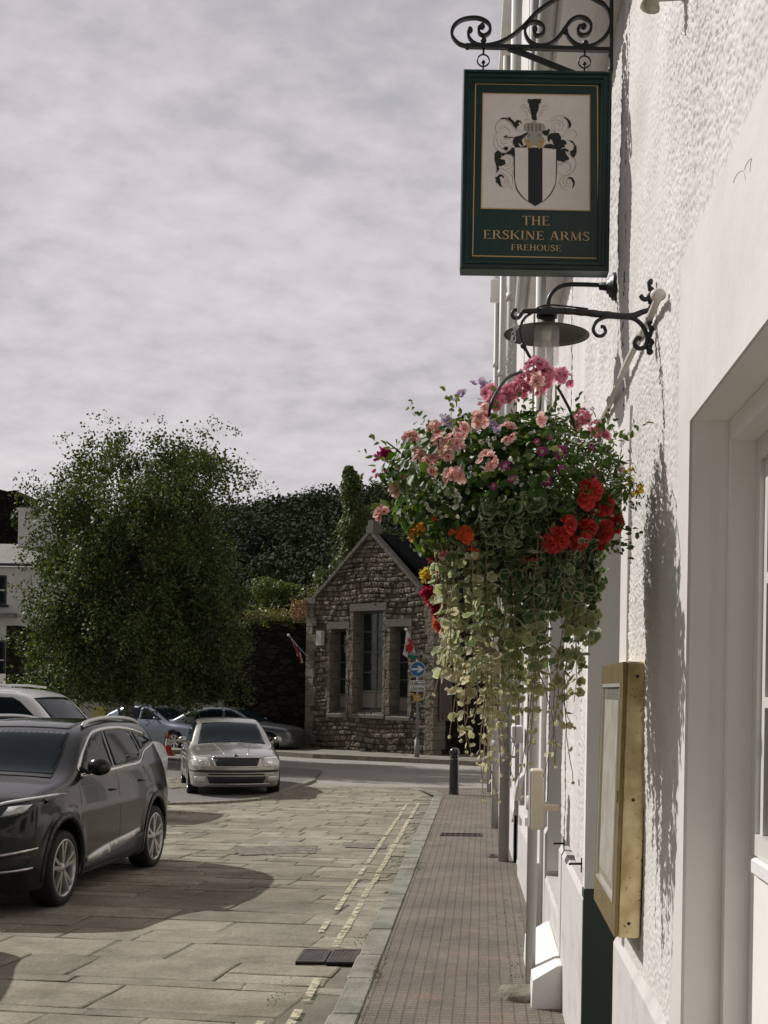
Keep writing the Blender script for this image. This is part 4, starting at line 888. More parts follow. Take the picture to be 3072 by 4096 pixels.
# ---------------------------------------------------------------- wall lamp
DL = 5.55
def c8(x, y): return (1850+x/1.3576, 1050+y/1.3576)
def L3(x, y, d=DL): return D(*c8(x, y), d)
lp = thing('wall_lamp', 'black swan neck wall lamp with shallow shade and clear glass jar below the sign', 'lamp', (W, DL, 3.85))
lamp_b = P('lamp_black', (.014, .016, .017), .4)
mb = MB(); q = L3(800, 130)
xw = W-.004
mb.lathe([(.004, 0), (.016, .002), (.018, .03), (.022, .034), (.030, .036), (.033, .044), (.044, .046), (.048, .056), (.058, .058), (.060, .075)], (xw-.075, q.y, q.z), axis='X', n=20); mb.build('wall_rose', lamp_b, lp)
mb = MB(); mb.tube(spline([L3(775, 124), L3(640, 119), L3(570, 121), L3(520, 136), L3(485, 168), L3(468, 205), L3(464, 262)], 6), .0098, 10); mb.build('arm', lamp_b, lp)
sc0 = L3(457, 300); mb = MB(); Rr = .186
cs = L3(457, 392)
prof = [(.0, .075), (.035, .074), (.036, .05), (.045, .042), (.10, .026), (.16, .010), (Rr, 0)]
mb.lathe(prof+[(Rr, -.004), (.16, .006), (.10, .020), (.045, .034), (.0, .036)], (cs.x, cs.y, cs.z), n=48, cap=False)
sh = mb.build('shade', P('shade_bronze', (.030, .025, .017), .6, .0), lp)
mb = MB(); mb.lathe([(.040, .075), (.046, .074), (.046, .105), (.040, .112), (.012, .114)], (cs.x, cs.y, cs.z), n=24); mb.build('cap', lamp_b, lp)
glass_c = bpy.data.materials.new('clear_glass'); glass_c.use_nodes = True
t = glass_c.node_tree; b = t.nodes['Principled BSDF']; b.inputs['Roughness'].default_value = .03; b.inputs['Base Color'].default_value = (.9, .9, .88, 1)
tr = t.nodes.new('ShaderNodeBsdfTransparent'); mxs = t.nodes.new('ShaderNodeMixShader'); mxs.inputs[0].default_value = .30; t.links.new(tr.outputs[0], mxs.inputs[1]); t.links.new(b.outputs[0], mxs.inputs[2]); t.links.new(mxs.outputs[0], t.nodes['Material Output'].inputs[0])
mb = MB(); mb.lathe([(.055, .03), (.056, -.06), (.055, -.115), (.045, -.132), (.02, -.138), (.0, -.139)], (cs.x, cs.y, cs.z), n=32, cap=False); mb.build('glass_jar', glass_c, lp)
mb = MB(); mb.lathe([(.022, .034), (.022, .0), (.018, -.004), (.018, -.02)], (cs.x, cs.y, cs.z), n=16); mb.build('bulb_holder', P('ceramic', (.7, .68, .63), .4), lp)
mb = MB(); mb.lathe([(.012, -.02), (.016, -.03), (.026, -.055), (.030, -.075), (.026, -.095), (.012, -.107), (0, -.109)], (cs.x, cs.y, cs.z), n=20, cap=False); bl_ = mb.build('bulb', glass_c, lp)
mb = MB(); 
for k in range(5): a_ = k*1.256; mb.tube([(cs.x+.005*math.cos(a_), cs.y+.005*math.sin(a_), cs.z-.025), (cs.x+.012*math.cos(a_), cs.y+.012*math.sin(a_), cs.z-.085)], .0012, 5)
mb.build('filament', P('filament', (.5, .25, .08), .4, .5), bl_, world=False)

# ---------------------------------------------------------------- basket bracket
DB = 4.22
def B3(x, y, dy=0.0):
    p = D(*c8(x, y), DB); return Vector((p.x, p.y+dy, p.z))
bk = thing('basket_bracket', 'black twisted iron hook bracket carrying the flower basket on the pub wall', 'bracket', (W, DB, 3.3))
bar = spline([B3(*p_) for p_ in ((322, 265), (450, 262), (560, 264), (665, 272), (780, 284), (880, 292), (930, 288), (975, 270), (1012, 258))], 6)
mb = MB(); n_ = len(bar); mb.tube(bar, [.008+.0035*math.sin(math.pi*i/n_)+(.0012 if (i % 4 < 2 and 8 < i < 26) else 0) for i in range(n_)], 8); mb.build('arm', black_iron, bk)
mb = MB(); mb.tube(spline([B3(*p_) for p_ in ((328, 262), (318, 285), (300, 302), (280, 300), (270, 284), (278, 262), (296, 256))], 5), [.0062]*31, 8); mb.build('hook', black_iron, bk)
mb = MB(); mb.tube(spline([B3(*p_) for p_ in ((800, 292), (755, 305), (722, 328), (710, 365), (728, 395), (758, 398), (776, 375), (768, 350), (750, 350))], 5), [.0062]*41, 8)
mb.tube(spline([B3(*p_) for p_ in ((880, 296), (930, 305), (970, 335), (996, 380), (1003, 425), (990, 458), (960, 467), (938, 450), (936, 425), (955, 410), (972, 418))], 5), .0078, 8); mb.build('scroll', black_iron, bk)
mb = MB(); pl = [B3(1020+7*math.sin(y_*.09), y_) for y_ in range(100, 490, 12)]; pl = [Vector((min(p_.x, W-.012), p_.y, p_.z)) for p_ in pl]
mb.tube(pl, [.0085+.003*math.sin(i*2.1) for i in range(len(pl))], 8); mb.sphere(pl[-1], .012, 5); mb.sphere(pl[0], .008, 5); mb.build('wall_plate', black_iron, bk)
mb = MB(); mb.tube(spline([B3(*p_) for p_ in ((966, 178), (985, 200), (1005, 196), (1022, 182))], 4), [.008]*13, 8); mb.build('barb', black_iron, bk)
mb = MB(); mb.tube(spline([B3(*p_, -.02) for p_ in ((400, 258), (470, 240), (600, 252), (680, 262))], 5), .003, 6); mb.build('cable', P('black_cable', (.01, .01, .011), .5), bk)
# ---------------------------------------------------------------- hanging flower basket
fr = np.random.default_rng(21)
def petal_mat(name, throat, petal, tip=None, pos=.35, tr=.48, streak=False):
    if name in MATS: return MATS[name]
    m = bpy.data.materials.new(name); m.use_nodes = True; t = m.node_tree; b = t.nodes['Principled BSDF']; b.inputs['Roughness'].default_value = .6; b.inputs['Specular IOR Level'].default_value = .25
    a = t.nodes.new('ShaderNodeAttribute'); a.attribute_name = 'rad'; r = t.nodes.new('ShaderNodeValToRGB')
    r.color_ramp.elements[0].position = pos*.5; r.color_ramp.elements[0].color = (*throat, 1); r.color_ramp.elements[1].position = pos+.15; r.color_ramp.elements[1].color = (*petal, 1)
    if tip: e_ = r.color_ramp.elements.new(1.0); e_.color = (*tip, 1)
    t.links.new(a.outputs['Fac'], r.inputs[0]); g = t.nodes.new('ShaderNodeNewGeometry'); h = t.nodes.new('ShaderNodeHueSaturation')
    mm = t.nodes.new('ShaderNodeMapRange'); mm.inputs['To Min'].default_value = .72; mm.inputs['To Max'].default_value = 1.2; t.links.new(g.outputs['Random Per Island'], mm.inputs[0]); t.links.new(mm.outputs[0], h.inputs['Value']); t.links.new(r.outputs[0], h.inputs['Color'])
    t.links.new(h.outputs[0], b.inputs['Base Color']); tl = t.nodes.new('ShaderNodeBsdfTranslucent'); t.links.new(h.outputs[0], tl.inputs[0]); mx = t.nodes.new('ShaderNodeMixShader'); mx.inputs[0].default_value = tr
    t.links.new(b.outputs[0], mx.inputs[1]); t.links.new(tl.outputs[0], mx.inputs[2]); t.links.new(mx.outputs[0], t.nodes['Material Output'].inputs[0]); MATS[name] = m; return m
FM = {
 'pink': petal_mat('petal_pink', (.50, .055, .14), (.82, .30, .42), (.88, .50, .58)),
 'salmon': petal_mat('petal_salmon', (.50, .07, .04), (.85, .50, .46), (.90, .66, .60)),
 'purple': petal_mat('petal_purple', (.55, .45, .12), (.30, .025, .17), (.36, .04, .21), .28),
 'white_ray': petal_mat('petal_stripe', (.55, .45, .15), (.62, .55, .60), (.45, .30, .45), .2),
 'red': petal_mat('petal_red', (.30, .008, .006), (.60, .035, .03), (.70, .10, .08)),
 'orange': petal_mat('petal_orange', (.60, .25, .03), (.66, .085, .02), (.70, .14, .04)),
 'flame': petal_mat('petal_flame', (.70, .40, .05), (.78, .42, .04), (.66, .07, .015), .55),
 'yellow': petal_mat('petal_yellow', (.55, .30, .02), (.72, .50, .035), (.78, .60, .10)),
 'crimson': petal_mat('petal_crimson', (.20, .004, .01), (.45, .012, .06), (.55, .04, .10)),
 'magenta': petal_mat('petal_magenta', (.20, .0, .05), (.38, .012, .12), (.48, .04, .20)),
 'lavender': petal_mat('petal_lavender', (.30, .16, .40), (.50, .38, .56), (.62, .54, .66)),
 'daisy': petal_mat('petal_violet', (.50, .38, .05), (.22, .14, .33), (.30, .22, .42), .18),
 'coral': petal_mat('petal_coral', (.50, .06, .03), (.70, .13, .07), (.75, .20, .12)),
 'white': petal_mat('petal_white', (.60, .58, .30), (.70, .70, .62), (.75, .75, .70)),
}
def floret(c, nrm, r, npet=5, cup=.35, wide=.62, round_=True):
    """returns verts, faces(list), rad attr"""
    nrm = nrm/np.linalg.norm(nrm); t_ = fr.normal(size=3); t_ -= nrm*t_.dot(nrm); t_ /= np.linalg.norm(t_); b_ = np.cross(nrm, t_)
    V = []; Fc = []; Rr_ = []; a0 = fr.random()*6.28
    for k in range(npet):
        a = a0+2*math.pi*k/npet+fr.normal()*.08; dr = t_*math.cos(a)+b_*math.sin(a); sd_ = -t_*math.sin(a)+b_*math.cos(a); rl = r*(.85+.3*fr.random()); w_ = rl*wide*(.9+.2*fr.random()); o = len(V)
        cu = cup*(.6+.8*fr.random())
        for (rr_, ss, hh, ra) in ((.06, 0, 0, 0), (.45, .42, .45, .45), (.85, .46, .8, .85), (1.0, .0, 1.0+fr.normal()*.15, 1), (.85, -.46, .8, .85), (.45, -.42, .45, .45), (.6, 0, .38, .6)):
            V.append(c+dr*rl*rr_+sd_*w_*ss+nrm*rl*cu*hh*rr_); Rr_.append(ra)
        for tri in ((0, 1, 6), (1, 2, 6), (2, 3, 6), (3, 4, 6), (4, 5, 6), (5, 0, 6)): Fc.append(tuple(o+i for i in tri))
    return V, Fc, Rr_
bas = thing('flower_basket', 'big hanging basket overflowing with pink, red and purple flowers and long trailing ivy-like leaves', 'hanging basket', (.10, DB, 2.5))
def K2(x, y): return (1450+x/1.3825, 1350+y/1.3825)       # crop 2 -> photo pixels
MC = D(2030, 1960, DB); RX, RY, RZ = .365, .36, .30
def mass_pt(u, v, push=0.0):
    """point on the front of the leaf mass at a photo pixel"""
    p = D(u, v, DB); ex = (p.x-MC.x)/RX; ez = (p.z-MC.z)/RZ; q = ex*ex+ez*ez
    yy = DB - RY*math.sqrt(max(0.0, 1-q))*.95 - push
    return D(u, v, yy), q
def fade_pos(p): return np.array(p)
cnt = 0
def cluster(kind, x, y, r, nfl=None, fl=None, cup=.35, npet=5, crop=K2, name=None, push=.045, wide=.85, dome=.8, label=None):
    u, v = crop(x, y); c, q = mass_pt(u, v, push); c = np.array(c); rm = r/1.3825/F*DB
    fl = fl or rm*.5; nfl = nfl or max(2, int(1.1*(rm/fl)**2*3.4))
    V = []; Fc = []; Ra = []
    view = np.array([-c[0]*.2, -1, .15])
    for i in range(nfl):
        if nfl == 1: d_ = np.array([fr.normal()*.25-.2, -1, fr.normal()*.25+.1]); pc = c
        else:
            d_ = fr.normal(size=3); d_[1] = -abs(d_[1]); d_ /= np.linalg.norm(d_); pc = c+d_*rm*dome*(.75+.25*fr.random())*np.array([1, .7, 1])
            d_ = d_+np.array([-.1, -.35, .25])
        a, b_, r_ = floret(pc, d_, fl*(.85+.3*fr.random()), npet, cup, wide); o = len(V); V += a; Fc += [tuple(k+o for k in f) for f in b_]; Ra += r_
    o_ = mkobj(name or 'flower_cluster', V, Fc, FM[kind], bas, smooth=True, attr={'rad': Ra})
    if label: o_['label'] = label
    return o_
# flowers read off the photograph (crop coordinates): kind, x, y, radius
for (x, y, r) in ((960, 165, 72), (1010, 215, 66), (900, 225, 56), (965, 262, 56), (868, 290, 60), (800, 300, 55), (740, 345, 58), (700, 305, 52), (1095, 205, 44), (1130, 235, 34), (1220, 440, 50), (1190, 465, 36), (1292, 500, 42), (1345, 545, 30)):
    cluster('pink', x, y, r, fl=.017, push=.03 if y < 380 else .0, wide=.9)
cluster('salmon', 955, 238, 46, fl=.018, push=.08, label='pale salmon geranium cluster in front of the pink ones')
for (x, y, r) in ((650, 445, 48), (800, 520, 50), (545, 510, 42), (400, 500, 42), (430, 595, 60), (515, 570, 52), (265, 560, 46), (310, 650, 36), (368, 690, 40), (690, 680, 50), (505, 768, 52), (190, 790, 36), (185, 845, 34), (112, 968, 46), (655, 395, 34), (375, 745, 24), (980, 455, 22), (1405, 730, 20), (465, 640, 34)):
    cluster('salmon', x, y, r, fl=.0185, cup=.3, wide=.9, push=.075)
for (x, y, r) in ((1095, 635, 36), (1105, 735, 27), (1015, 790, 34), (790, 710, 27), (830, 780, 24), (1270, 742, 30), (1292, 775, 26), (965, 575, 20), (1040, 555, 20), (992, 630, 24), (1270, 610, 26), (1235, 645, 15), (725, 820, 20), (1200, 575, 12), (735, 665, 14)):
    cluster('purple', x, y, r, nfl=1, fl=r/1.3825/F*DB, npet=5, cup=.15, wide=1.05, push=.03)
    if r > 22: cluster('white_ray', x, y, r*.6, nfl=1, fl=r*.62/1.3825/F*DB, npet=5, cup=.16, wide=.35, push=.034, name='flower_star')
for (x, y, r) in ((1262, 835, 58), (1235, 885, 50), (1330, 925, 58), (1382, 1005, 48), (1325, 1065, 60), (1310, 1120, 42), (1068, 1110, 66), (1130, 1040, 46), (1192, 1105, 58), (1238, 1050, 46), (1040, 1130, 40), (1395, 1040, 36)):
    cluster('red', x, y, r, fl=.023, cup=.25, wide=1.0)
for (x, y, r) in ((570, 1092, 46), (605, 1192, 30), (500, 1080, 16), (955, 1240, 26), (395, 1000, 12), (895, 1222, 9)): cluster('orange', x, y, r*.95, fl=min(.018, r*.0006), cup=.25, wide=1.0, push=.03)
cluster('flame', 298, 1100, 36, fl=.022, nfl=4, wide=.9, push=.05, label='orange begonia with yellow heart')
cluster('flame', 312, 1060, 24, fl=.016, nfl=3, wide=.9, push=.05)
cluster('magenta', 108, 662, 44, nfl=7, fl=.02, cup=.6, label='dark magenta bloom at the far left tip')
cluster('magenta', 80, 745, 15, nfl=2, fl=.009, cup=1.2)
cluster('magenta', 128, 762, 15, nfl=2, fl=.009, cup=1.2)
for (x, y, r) in ((640, 268, 38), (560, 345, 42), (455, 470, 38), (735, 490, 34), (600, 262, 20)): cluster('lavender', x, y, r, nfl=2, fl=r*.9/1.3825/F*DB, cup=.45, wide=1.1, push=-.02)
for (x, y, r) in ((1300, 462, 14), (1270, 395, 13), (1382, 492, 11), (1440, 580, 13), (1450, 540, 12), (1400, 525, 10), (435, 432, 12), (1172, 432, 14), (1310, 575, 16), (1240, 545, 10), (1430, 600, 11)): cluster('daisy', x, y, r, nfl=1, fl=r*1.15/1.3825/F*DB, npet=9, cup=.2, wide=.3, push=.0, name='daisy')
cluster('yellow', 1490, 752, 24, nfl=2, fl=.014, cup=.5, push=0)
cluster('yellow', 1500, 830, 36, nfl=3, fl=.020, cup=.5, push=0)
def C3(x, y): return (1600+x/1.952, 2200+y/1.952)
for (x, y, r) in ((430, 1168, 34), (395, 1222, 26), (440, 1245, 40), (440, 1300, 34), (425, 1370, 48), (352, 1420, 38), (400, 1420, 46), (425, 1480, 44), (385, 1480, 26)): cluster('crimson', x, y, r, fl=.012, cup=.7, wide=.8, push=-.03)
cluster('salmon', 440, 1190, 30, fl=.012, cup=.7, push=0)
cluster('yellow', 362, 1318, 36, fl=.015, cup=.8, nfl=6, push=-.03, label='yellow snapdragon beside the crimson ones')
for (x, y, r) in ((300, 470, 44), (262, 330, 30), (275, 400, 32)): cluster('crimson', x, y, r, fl=.011, cup=.7, crop=C3, push=-.02)
for (x, y, r) in ((330, 470, 40), (315, 560, 42), (320, 610, 34), (255, 400, 20)): cluster('coral', x, y, r, fl=.013, cup=.7, crop=C3, push=-.02)
# wire hoops and moss liner
mb = MB(); mb.lathe([(.02, -.16), (.10, -.14), (.155, -.08), (.175, 0), (.17, .01)], (MC.x, DB, MC.z-.02), n=28); mb.build('moss_liner', P('moss', (.03, .028, .015), 1.0, bump=(40, 1, .02)), bas)
mb = MB()
def K3(x, y, d=DB): return D(*K2(x, y), d)
mb.tube(spline([K3(868, -55), K3(885, 20), K3(905, 70), K3(930, 115)], 6), .0052, 8); mb.sphere(K3(890, 45), .011, 5)
mb.build('hanging_hoop', MATS['black_cable'], bas); mb = MB()
mb.tube(spline([B3(400, 262), B3(345, 295), B3(318, 340), B3(318, 400), B3(335, 465), K3(905, 70)], 6), .0045, 8)
mb.build('hanging_hoop', MATS['black_cable'], bas); mb = MB()
mb.tube(spline([K3(880, 190, 4.05), K3(800, 225, 3.98), K3(745, 300, 3.92), K3(710, 370, 3.9), K3(700, 430, 3.95)], 6), .0050, 8)
mb.build('hanging_hoop', MATS['black_cable'], bas); mb = MB()
mb.tube(spline([K3(1075, 270, 4.1), K3(1110, 330, 4.1), K3(1150, 410, 4.1), K3(1172, 500, 4.12)], 6), .0046, 8)
mb.build('hanging_hoop', MATS['black_cable'], bas)
mb = MB()
def chain(p, q, r=.0075, th_=.0016, sag=0.0):
    p, q = Vector(p), Vector(q); L_ = (q-p).length; n_ = max(2, int(L_/(r*2.6)))
    dirv = (q-p).normalized(); s1 = dirv.cross(Vector((0, 1, 0))).normalized(); s2 = dirv.cross(s1)
    for i in range(n_):
        c = p.lerp(q, (i+.5)/n_); s_ = s1 if i % 2 else s2
        mb.tube([c+dirv*r*1.6*math.cos(a_)+s_*r*math.sin(a_) for a_ in [k*math.pi/4 for k in range(8)]], th_, 5, closed=True)
hk = B3(296, 300)
chain(hk, K3(800, 220)); chain(hk+Vector((0, .01, 0)), K3(775, 240, 4.4), .006, .0013); chain(K3(1000, 300, 4.3), K3(1050, 400, 4.3), .006, .0012); chain(K3(985, 300, 4.25), K3(975, 400, 4.25), .006, .0012)
mb.build('chain', P('zinc_chain', (.50, .49, .46), .35, .7), bas)
mb = MB()
for a_, b2_, r_ in (((985, 300), (980, 400), .0035), ((1068, 262), (1064, 410), .0035), ((130, 575), (210, 640), .003), ((120, 680), (175, 700), .003), ((800, 560), (797, 640), .002), ((815, 390), (850, 470), .0035), ((1440, 860), (1380, 900), .002), ((1480, 790), (1430, 800), .002), ((140, 735), (170, 790), .002), ((1270, 400), (1290, 440), .0015), ((1380, 495), (1400, 560), .0015)):
    mb = MB(); mb.tube([K3(*a_, 4.0), K3((a_[0]+b2_[0])/2+4, (a_[1]+b2_[1])/2, 4.0), K3(*b2_, 4.05)], r_, 6); mb.build('flower_stem', P('stem_green', (.16, .19, .06), .6), bas)
# leaf mass
leafA = tree_leaf_mat('basket_leaf', (.016, .050, .010), (.085, .160, .030), .45)
leafB = tree_leaf_mat('basket_leaf_pale', (.08, .13, .045), (.26, .30, .12), .35)
leafF = tree_leaf_mat('basket_feather_leaf', (.03, .075, .015), (.09, .15, .035), .3)
def outline(th_):
    # radius factor of leaf mass silhouette by direction (x right, z up) measured on the photograph
    keys = [(-180, 1.10), (-150, 1.10), (-120, .98), (-90, .95), (-60, 1.02), (-30, 1.10), (0, 1.12), (20, 1.08), (45, .95), (70, .86), (90, .78), (110, .82), (135, .95), (160, 1.14), (180, 1.10)]
    d_ = math.degrees(th_)
    for i in range(len(keys)-1):
        if keys[i][0] <= d_ <= keys[i+1][0]: return keys[i][1]+(keys[i+1][1]-keys[i][1])*(d_-keys[i][0])/(keys[i+1][0]-keys[i][0])
    return 1
n_ = 5200; d_ = fr.normal(size=(n_, 3)); d_ /= np.linalg.norm(d_, axis=1, keepdims=True)
of = np.array([outline(math.atan2(a[2], a[0])) for a in d_])
# clumped radius
cl = fr.normal(size=(60, 3)); cl /= np.linalg.norm(cl, axis=1, keepdims=True); dd = d_@cl.T; lump = .90+.15*np.clip((dd.max(1)-.86)/.14, 0, 1)
rad = of*lump*(fr.random(n_)**.30)
pos = np.array(MC)+d_*rad[:, None]*np.array([RX, RY, RZ]); pos[:, 0] = np.minimum(pos[:, 0], W-.012)
nr = d_+fr.normal(size=(n_, 3))*.65+np.array([-.35, 0, .5])
right = (pos[:, 0] > MC.x+.12) & (pos[:, 2] > MC.z-.06) & (fr.random(n_) < .75)
sz = fr.uniform(.022, .050, n_)
pale = (~right) & (fr.random(n_) < .24)
a = ~right & ~pale
v_, f_ = leaf_cloud(pos[a], nr[a], sz[a], 'leaf', .72, fr); mkobj('foliage', v_, f_, leafA, bas)
v_, f_ = leaf_cloud(pos[pale], nr[pale], sz[pale]*.62, 'leaf', .7, fr); o_ = mkobj('foliage', v_, f_, leafB, bas)
# feathery leaves at right: several thin slivers for each
pr_ = np.repeat(pos[right], 4, 0)+fr.normal(size=(right.sum()*4, 3))*.014; v_, f_ = leaf_cloud(pr_, fr.normal(size=pr_.shape)+[0, -.4, .4], np.full(len(pr_), .026), 'rhomb', .26, fr); o_ = mkobj('foliage', v_, f_, leafF, bas); o_['label'] = 'feathery leaves on the right side of the basket'
# sprigs that break the outline
mbp = []; mbn = []; mbs = []
for i in range(70):
    a_ = fr.uniform(-math.pi, math.pi); r_ = outline(a_)*fr.uniform(.88, 1.04); base = np.array(MC)+np.array([math.cos(a_)*RX, fr.uniform(-.5, .2)*RY, math.sin(a_)*RZ])*r_
    if base[0] > W-.07: continue
    dr = np.array([math.cos(a_), fr.normal()*.3, math.sin(a_)+.25]); dr /= np.linalg.norm(dr)
    for k in range(int(fr.integers(3, 8))):
        mbp.append(base+dr*.015*k+fr.normal(size=3)*.006); mbn.append(fr.normal(size=3)+[0, -.4, .5]); mbs.append(fr.uniform(.016, .030))
v_, f_ = leaf_cloud(np.array(mbp), np.array(mbn), np.array(mbs), 'leaf', .6, fr); sp_o = mkobj('sprigs', v_, f_, tree_leaf_mat('sprig_leaf', (.05, .10, .02), (.14, .20, .05), .4), bas); sp_o['kind'] = 'stuff'
# tiny white flowers on sprays
for s in range(14):
    cx_, cy_ = [(420, 880), (520, 880), (470, 920), (700, 600), (640, 640), (330, 880), (820, 720), (290, 1030), (560, 740), (240, 700), (480, 930), (380, 800), (700, 760), (880, 790)][s]
    V = []; Fc = []; Ra = []
    for i in range(9):
        c, q = mass_pt(*K2(cx_+fr.normal()*48, cy_+fr.normal()*45), .02+.02*fr.random()); a_, b_, r_ = floret(np.array(c), np.array([fr.normal()*.4-.3, -1, fr.normal()*.4+.4]), fr.uniform(.004, .0085), 4, .4, .95); o = len(V); V += a_; Fc += [tuple(k+o for k in f) for f in b_]; Ra += r_
    mkobj('white_spray', V, Fc, FM['white'], bas, smooth=True, attr={'rad': Ra})

# trailing stems with scalloped, cream edged leaves
var_m = bpy.data.materials.new('variegated_leaf'); var_m.use_nodes = True
t = var_m.node_tree; b = t.nodes['Principled BSDF']; b.inputs['Roughness'].default_value = .55
a = t.nodes.new('ShaderNodeAttribute'); a.attribute_name = 'rad'; a2 = t.nodes.new('ShaderNodeAttribute'); a2.attribute_name = 'tone'
nz_ = t.nodes.new('ShaderNodeTexNoise'); nz_.inputs['Scale'].default_value = 55; tcn = t.nodes.new('ShaderNodeTexCoord'); t.links.new(tcn.outputs['Object'], nz_.inputs['Vector'])
am_ = t.nodes.new('ShaderNodeMath'); am_.operation = 'MULTIPLY_ADD'; t.links.new(nz_.outputs[0], am_.inputs[0]); am_.inputs[1].default_value = .85; t.links.new(a.outputs['Fac'], am_.inputs[2])
r = t.nodes.new('ShaderNodeValToRGB'); r.color_ramp.elements[0].position = 1.02; r.color_ramp.elements[1].position = 1.0; r.color_ramp.elements[0].position = .93
mA = t.nodes.new('ShaderNodeMapRange'); mA.inputs['From Min'].default_value = 1.18; mA.inputs['From Max'].default_value = 1.42; t.links.new(am_.outputs[0], mA.inputs[0])
gc = t.nodes.new('ShaderNodeValToRGB'); gc.color_ramp.elements[0].color = (.045, .11, .04, 1); gc.color_ramp.elements[1].color = (.52, .45, .27, 1); e_ = gc.color_ramp.elements.new(.28); e_.color = (.17, .26, .09, 1); e_ = gc.color_ramp.elements.new(.62); e_.color = (.40, .43, .20, 1)
t.links.new(a2.outputs['Fac'], gc.inputs[0]); mx = t.nodes.new('ShaderNodeMixRGB'); mx.inputs[2].default_value = (.66, .66, .48, 1); t.links.new(mA.outputs[0], mx.inputs[0]); t.links.new(gc.outputs[0], mx.inputs[1]); t.links.new(mx.outputs[0], b.inputs['Base Color'])
tl = t.nodes.new('ShaderNodeBsdfTranslucent'); t.links.new(mx.outputs[0], tl.inputs[0]); ms = t.nodes.new('ShaderNodeMixShader'); ms.inputs[0].default_value = .58; t.links.new(b.outputs[0], ms.inputs[1]); t.links.new(tl.outputs[0], ms.inputs[2]); t.links.new(ms.outputs[0], t.nodes['Material Output'].inputs[0])
def scallop(c, nrm, r, cup=.3):
    nrm = nrm/np.linalg.norm(nrm); t_ = fr.normal(size=3); t_ -= nrm*t_.dot(nrm); t_ /= np.linalg.norm(t_); b_ = np.cross(nrm, t_); V = [c-nrm*r*.12]; Ra = [0.0]; Fc = []; n = 12
    fold = fr.normal()*.25
    for ring_, rr_ in ((1, .6), (2, 1.0)):
        for k in range(n):
            a_ = 2*math.pi*k/n; q = rr_*(1+(.10 if k % 2 else -.06)*(ring_ == 2)); notch = 1-.45*math.exp(-((a_ if a_ < math.pi else a_-2*math.pi)/.35)**2)
            V.append(c+(t_*math.cos(a_)+b_*math.sin(a_))*r*q*notch+nrm*r*(cup*rr_*rr_*(.5+.5*math.cos(2*a_+fold*4))+fold*rr_*math.cos(a_)*.6)); Ra.append(.55 if ring_ == 1 else 1.0)
    for k in range(n):
        l = (k+1) % n; Fc.append((0, 1+k, 1+l)); Fc.append((1+k, 1+n+k, 1+n+l)); Fc.append((1+k, 1+n+l, 1+l))
    return V, Fc, Ra
def cone_bottom(u):   # how far down the trailing curtain reaches (photo y) at a photo x
    keys = [(1760, 2560), (1800, 2760), (1850, 2980), (1900, 2800), (1950, 3200), (2000, 3130), (2060, 2950), (2110, 2850), (2150, 2780), (2200, 2560), (2260, 2500), (2300, 2950), (2350, 2600), (2380, 2450)]
    for i in range(len(keys)-1):
        if keys[i][0] <= u <= keys[i+1][0]: return keys[i][1]+(keys[i+1][1]-keys[i][1])*(u-keys[i][0])/(keys[i+1][0]-keys[i][0])
    return 2450
strands = []
for i in range(90):                       # the dense curtain
    u = fr.uniform(1775, 2370); vb = cone_bottom(u)*fr.uniform(.90, 1.0) if fr.random() < .82 else fr.uniform(2350, 2600); strands.append((u, fr.uniform(2050, 2200), u+fr.normal()*18, min(vb, 2350+fr.random()*700 if u > 2180 and u < 2290 else vb), 1.0, fr.uniform(-.30, .26)))
# named thin strands seen ending below the curtain (crop 3 coordinates)
for (xa, ya, xb, yb) in ((400, 560, 265, 1130), (400, 700, 365, 1090), (470, 900, 385, 1460), (475, 900, 468, 1490), (515, 1000, 520, 1580), (520, 1100, 562, 1600), (600, 900, 575, 1340), (690, 1000, 655, 1960), (700, 1100, 640, 1800), (720, 1100, 775, 1970), (760, 1000, 795, 1760), (740, 1100, 885, 1790), (790, 900, 865, 1670), (860, 600, 915, 1570), (1060, 900, 1220, 1700), (1300, 500, 1210, 1660), (1290, 900, 1355, 1820), (1060, 800, 950, 1930), (1050, 900, 870, 2110), (1100, 700, 1185, 1080), (1120, 700, 1190, 960), (1330, 800, 1350, 1390), (1000, 900, 1000, 1390), (1240, 960, 1120, 1770), (700, 900, 705, 1420)):
    ua, va = C3(xa, ya); ub, vb = C3(xb, yb); strands.append((ua, va, ub, vb, .45, fr.uniform(-.28, .0)))
allV = []; groups = []; 
stem_mb = MB(); parts = 8; LV = [[] for _ in range(parts)]; LF = [[] for _ in range(parts)]; LR = [[] for _ in range(parts)]; LT = [[] for _ in range(parts)]
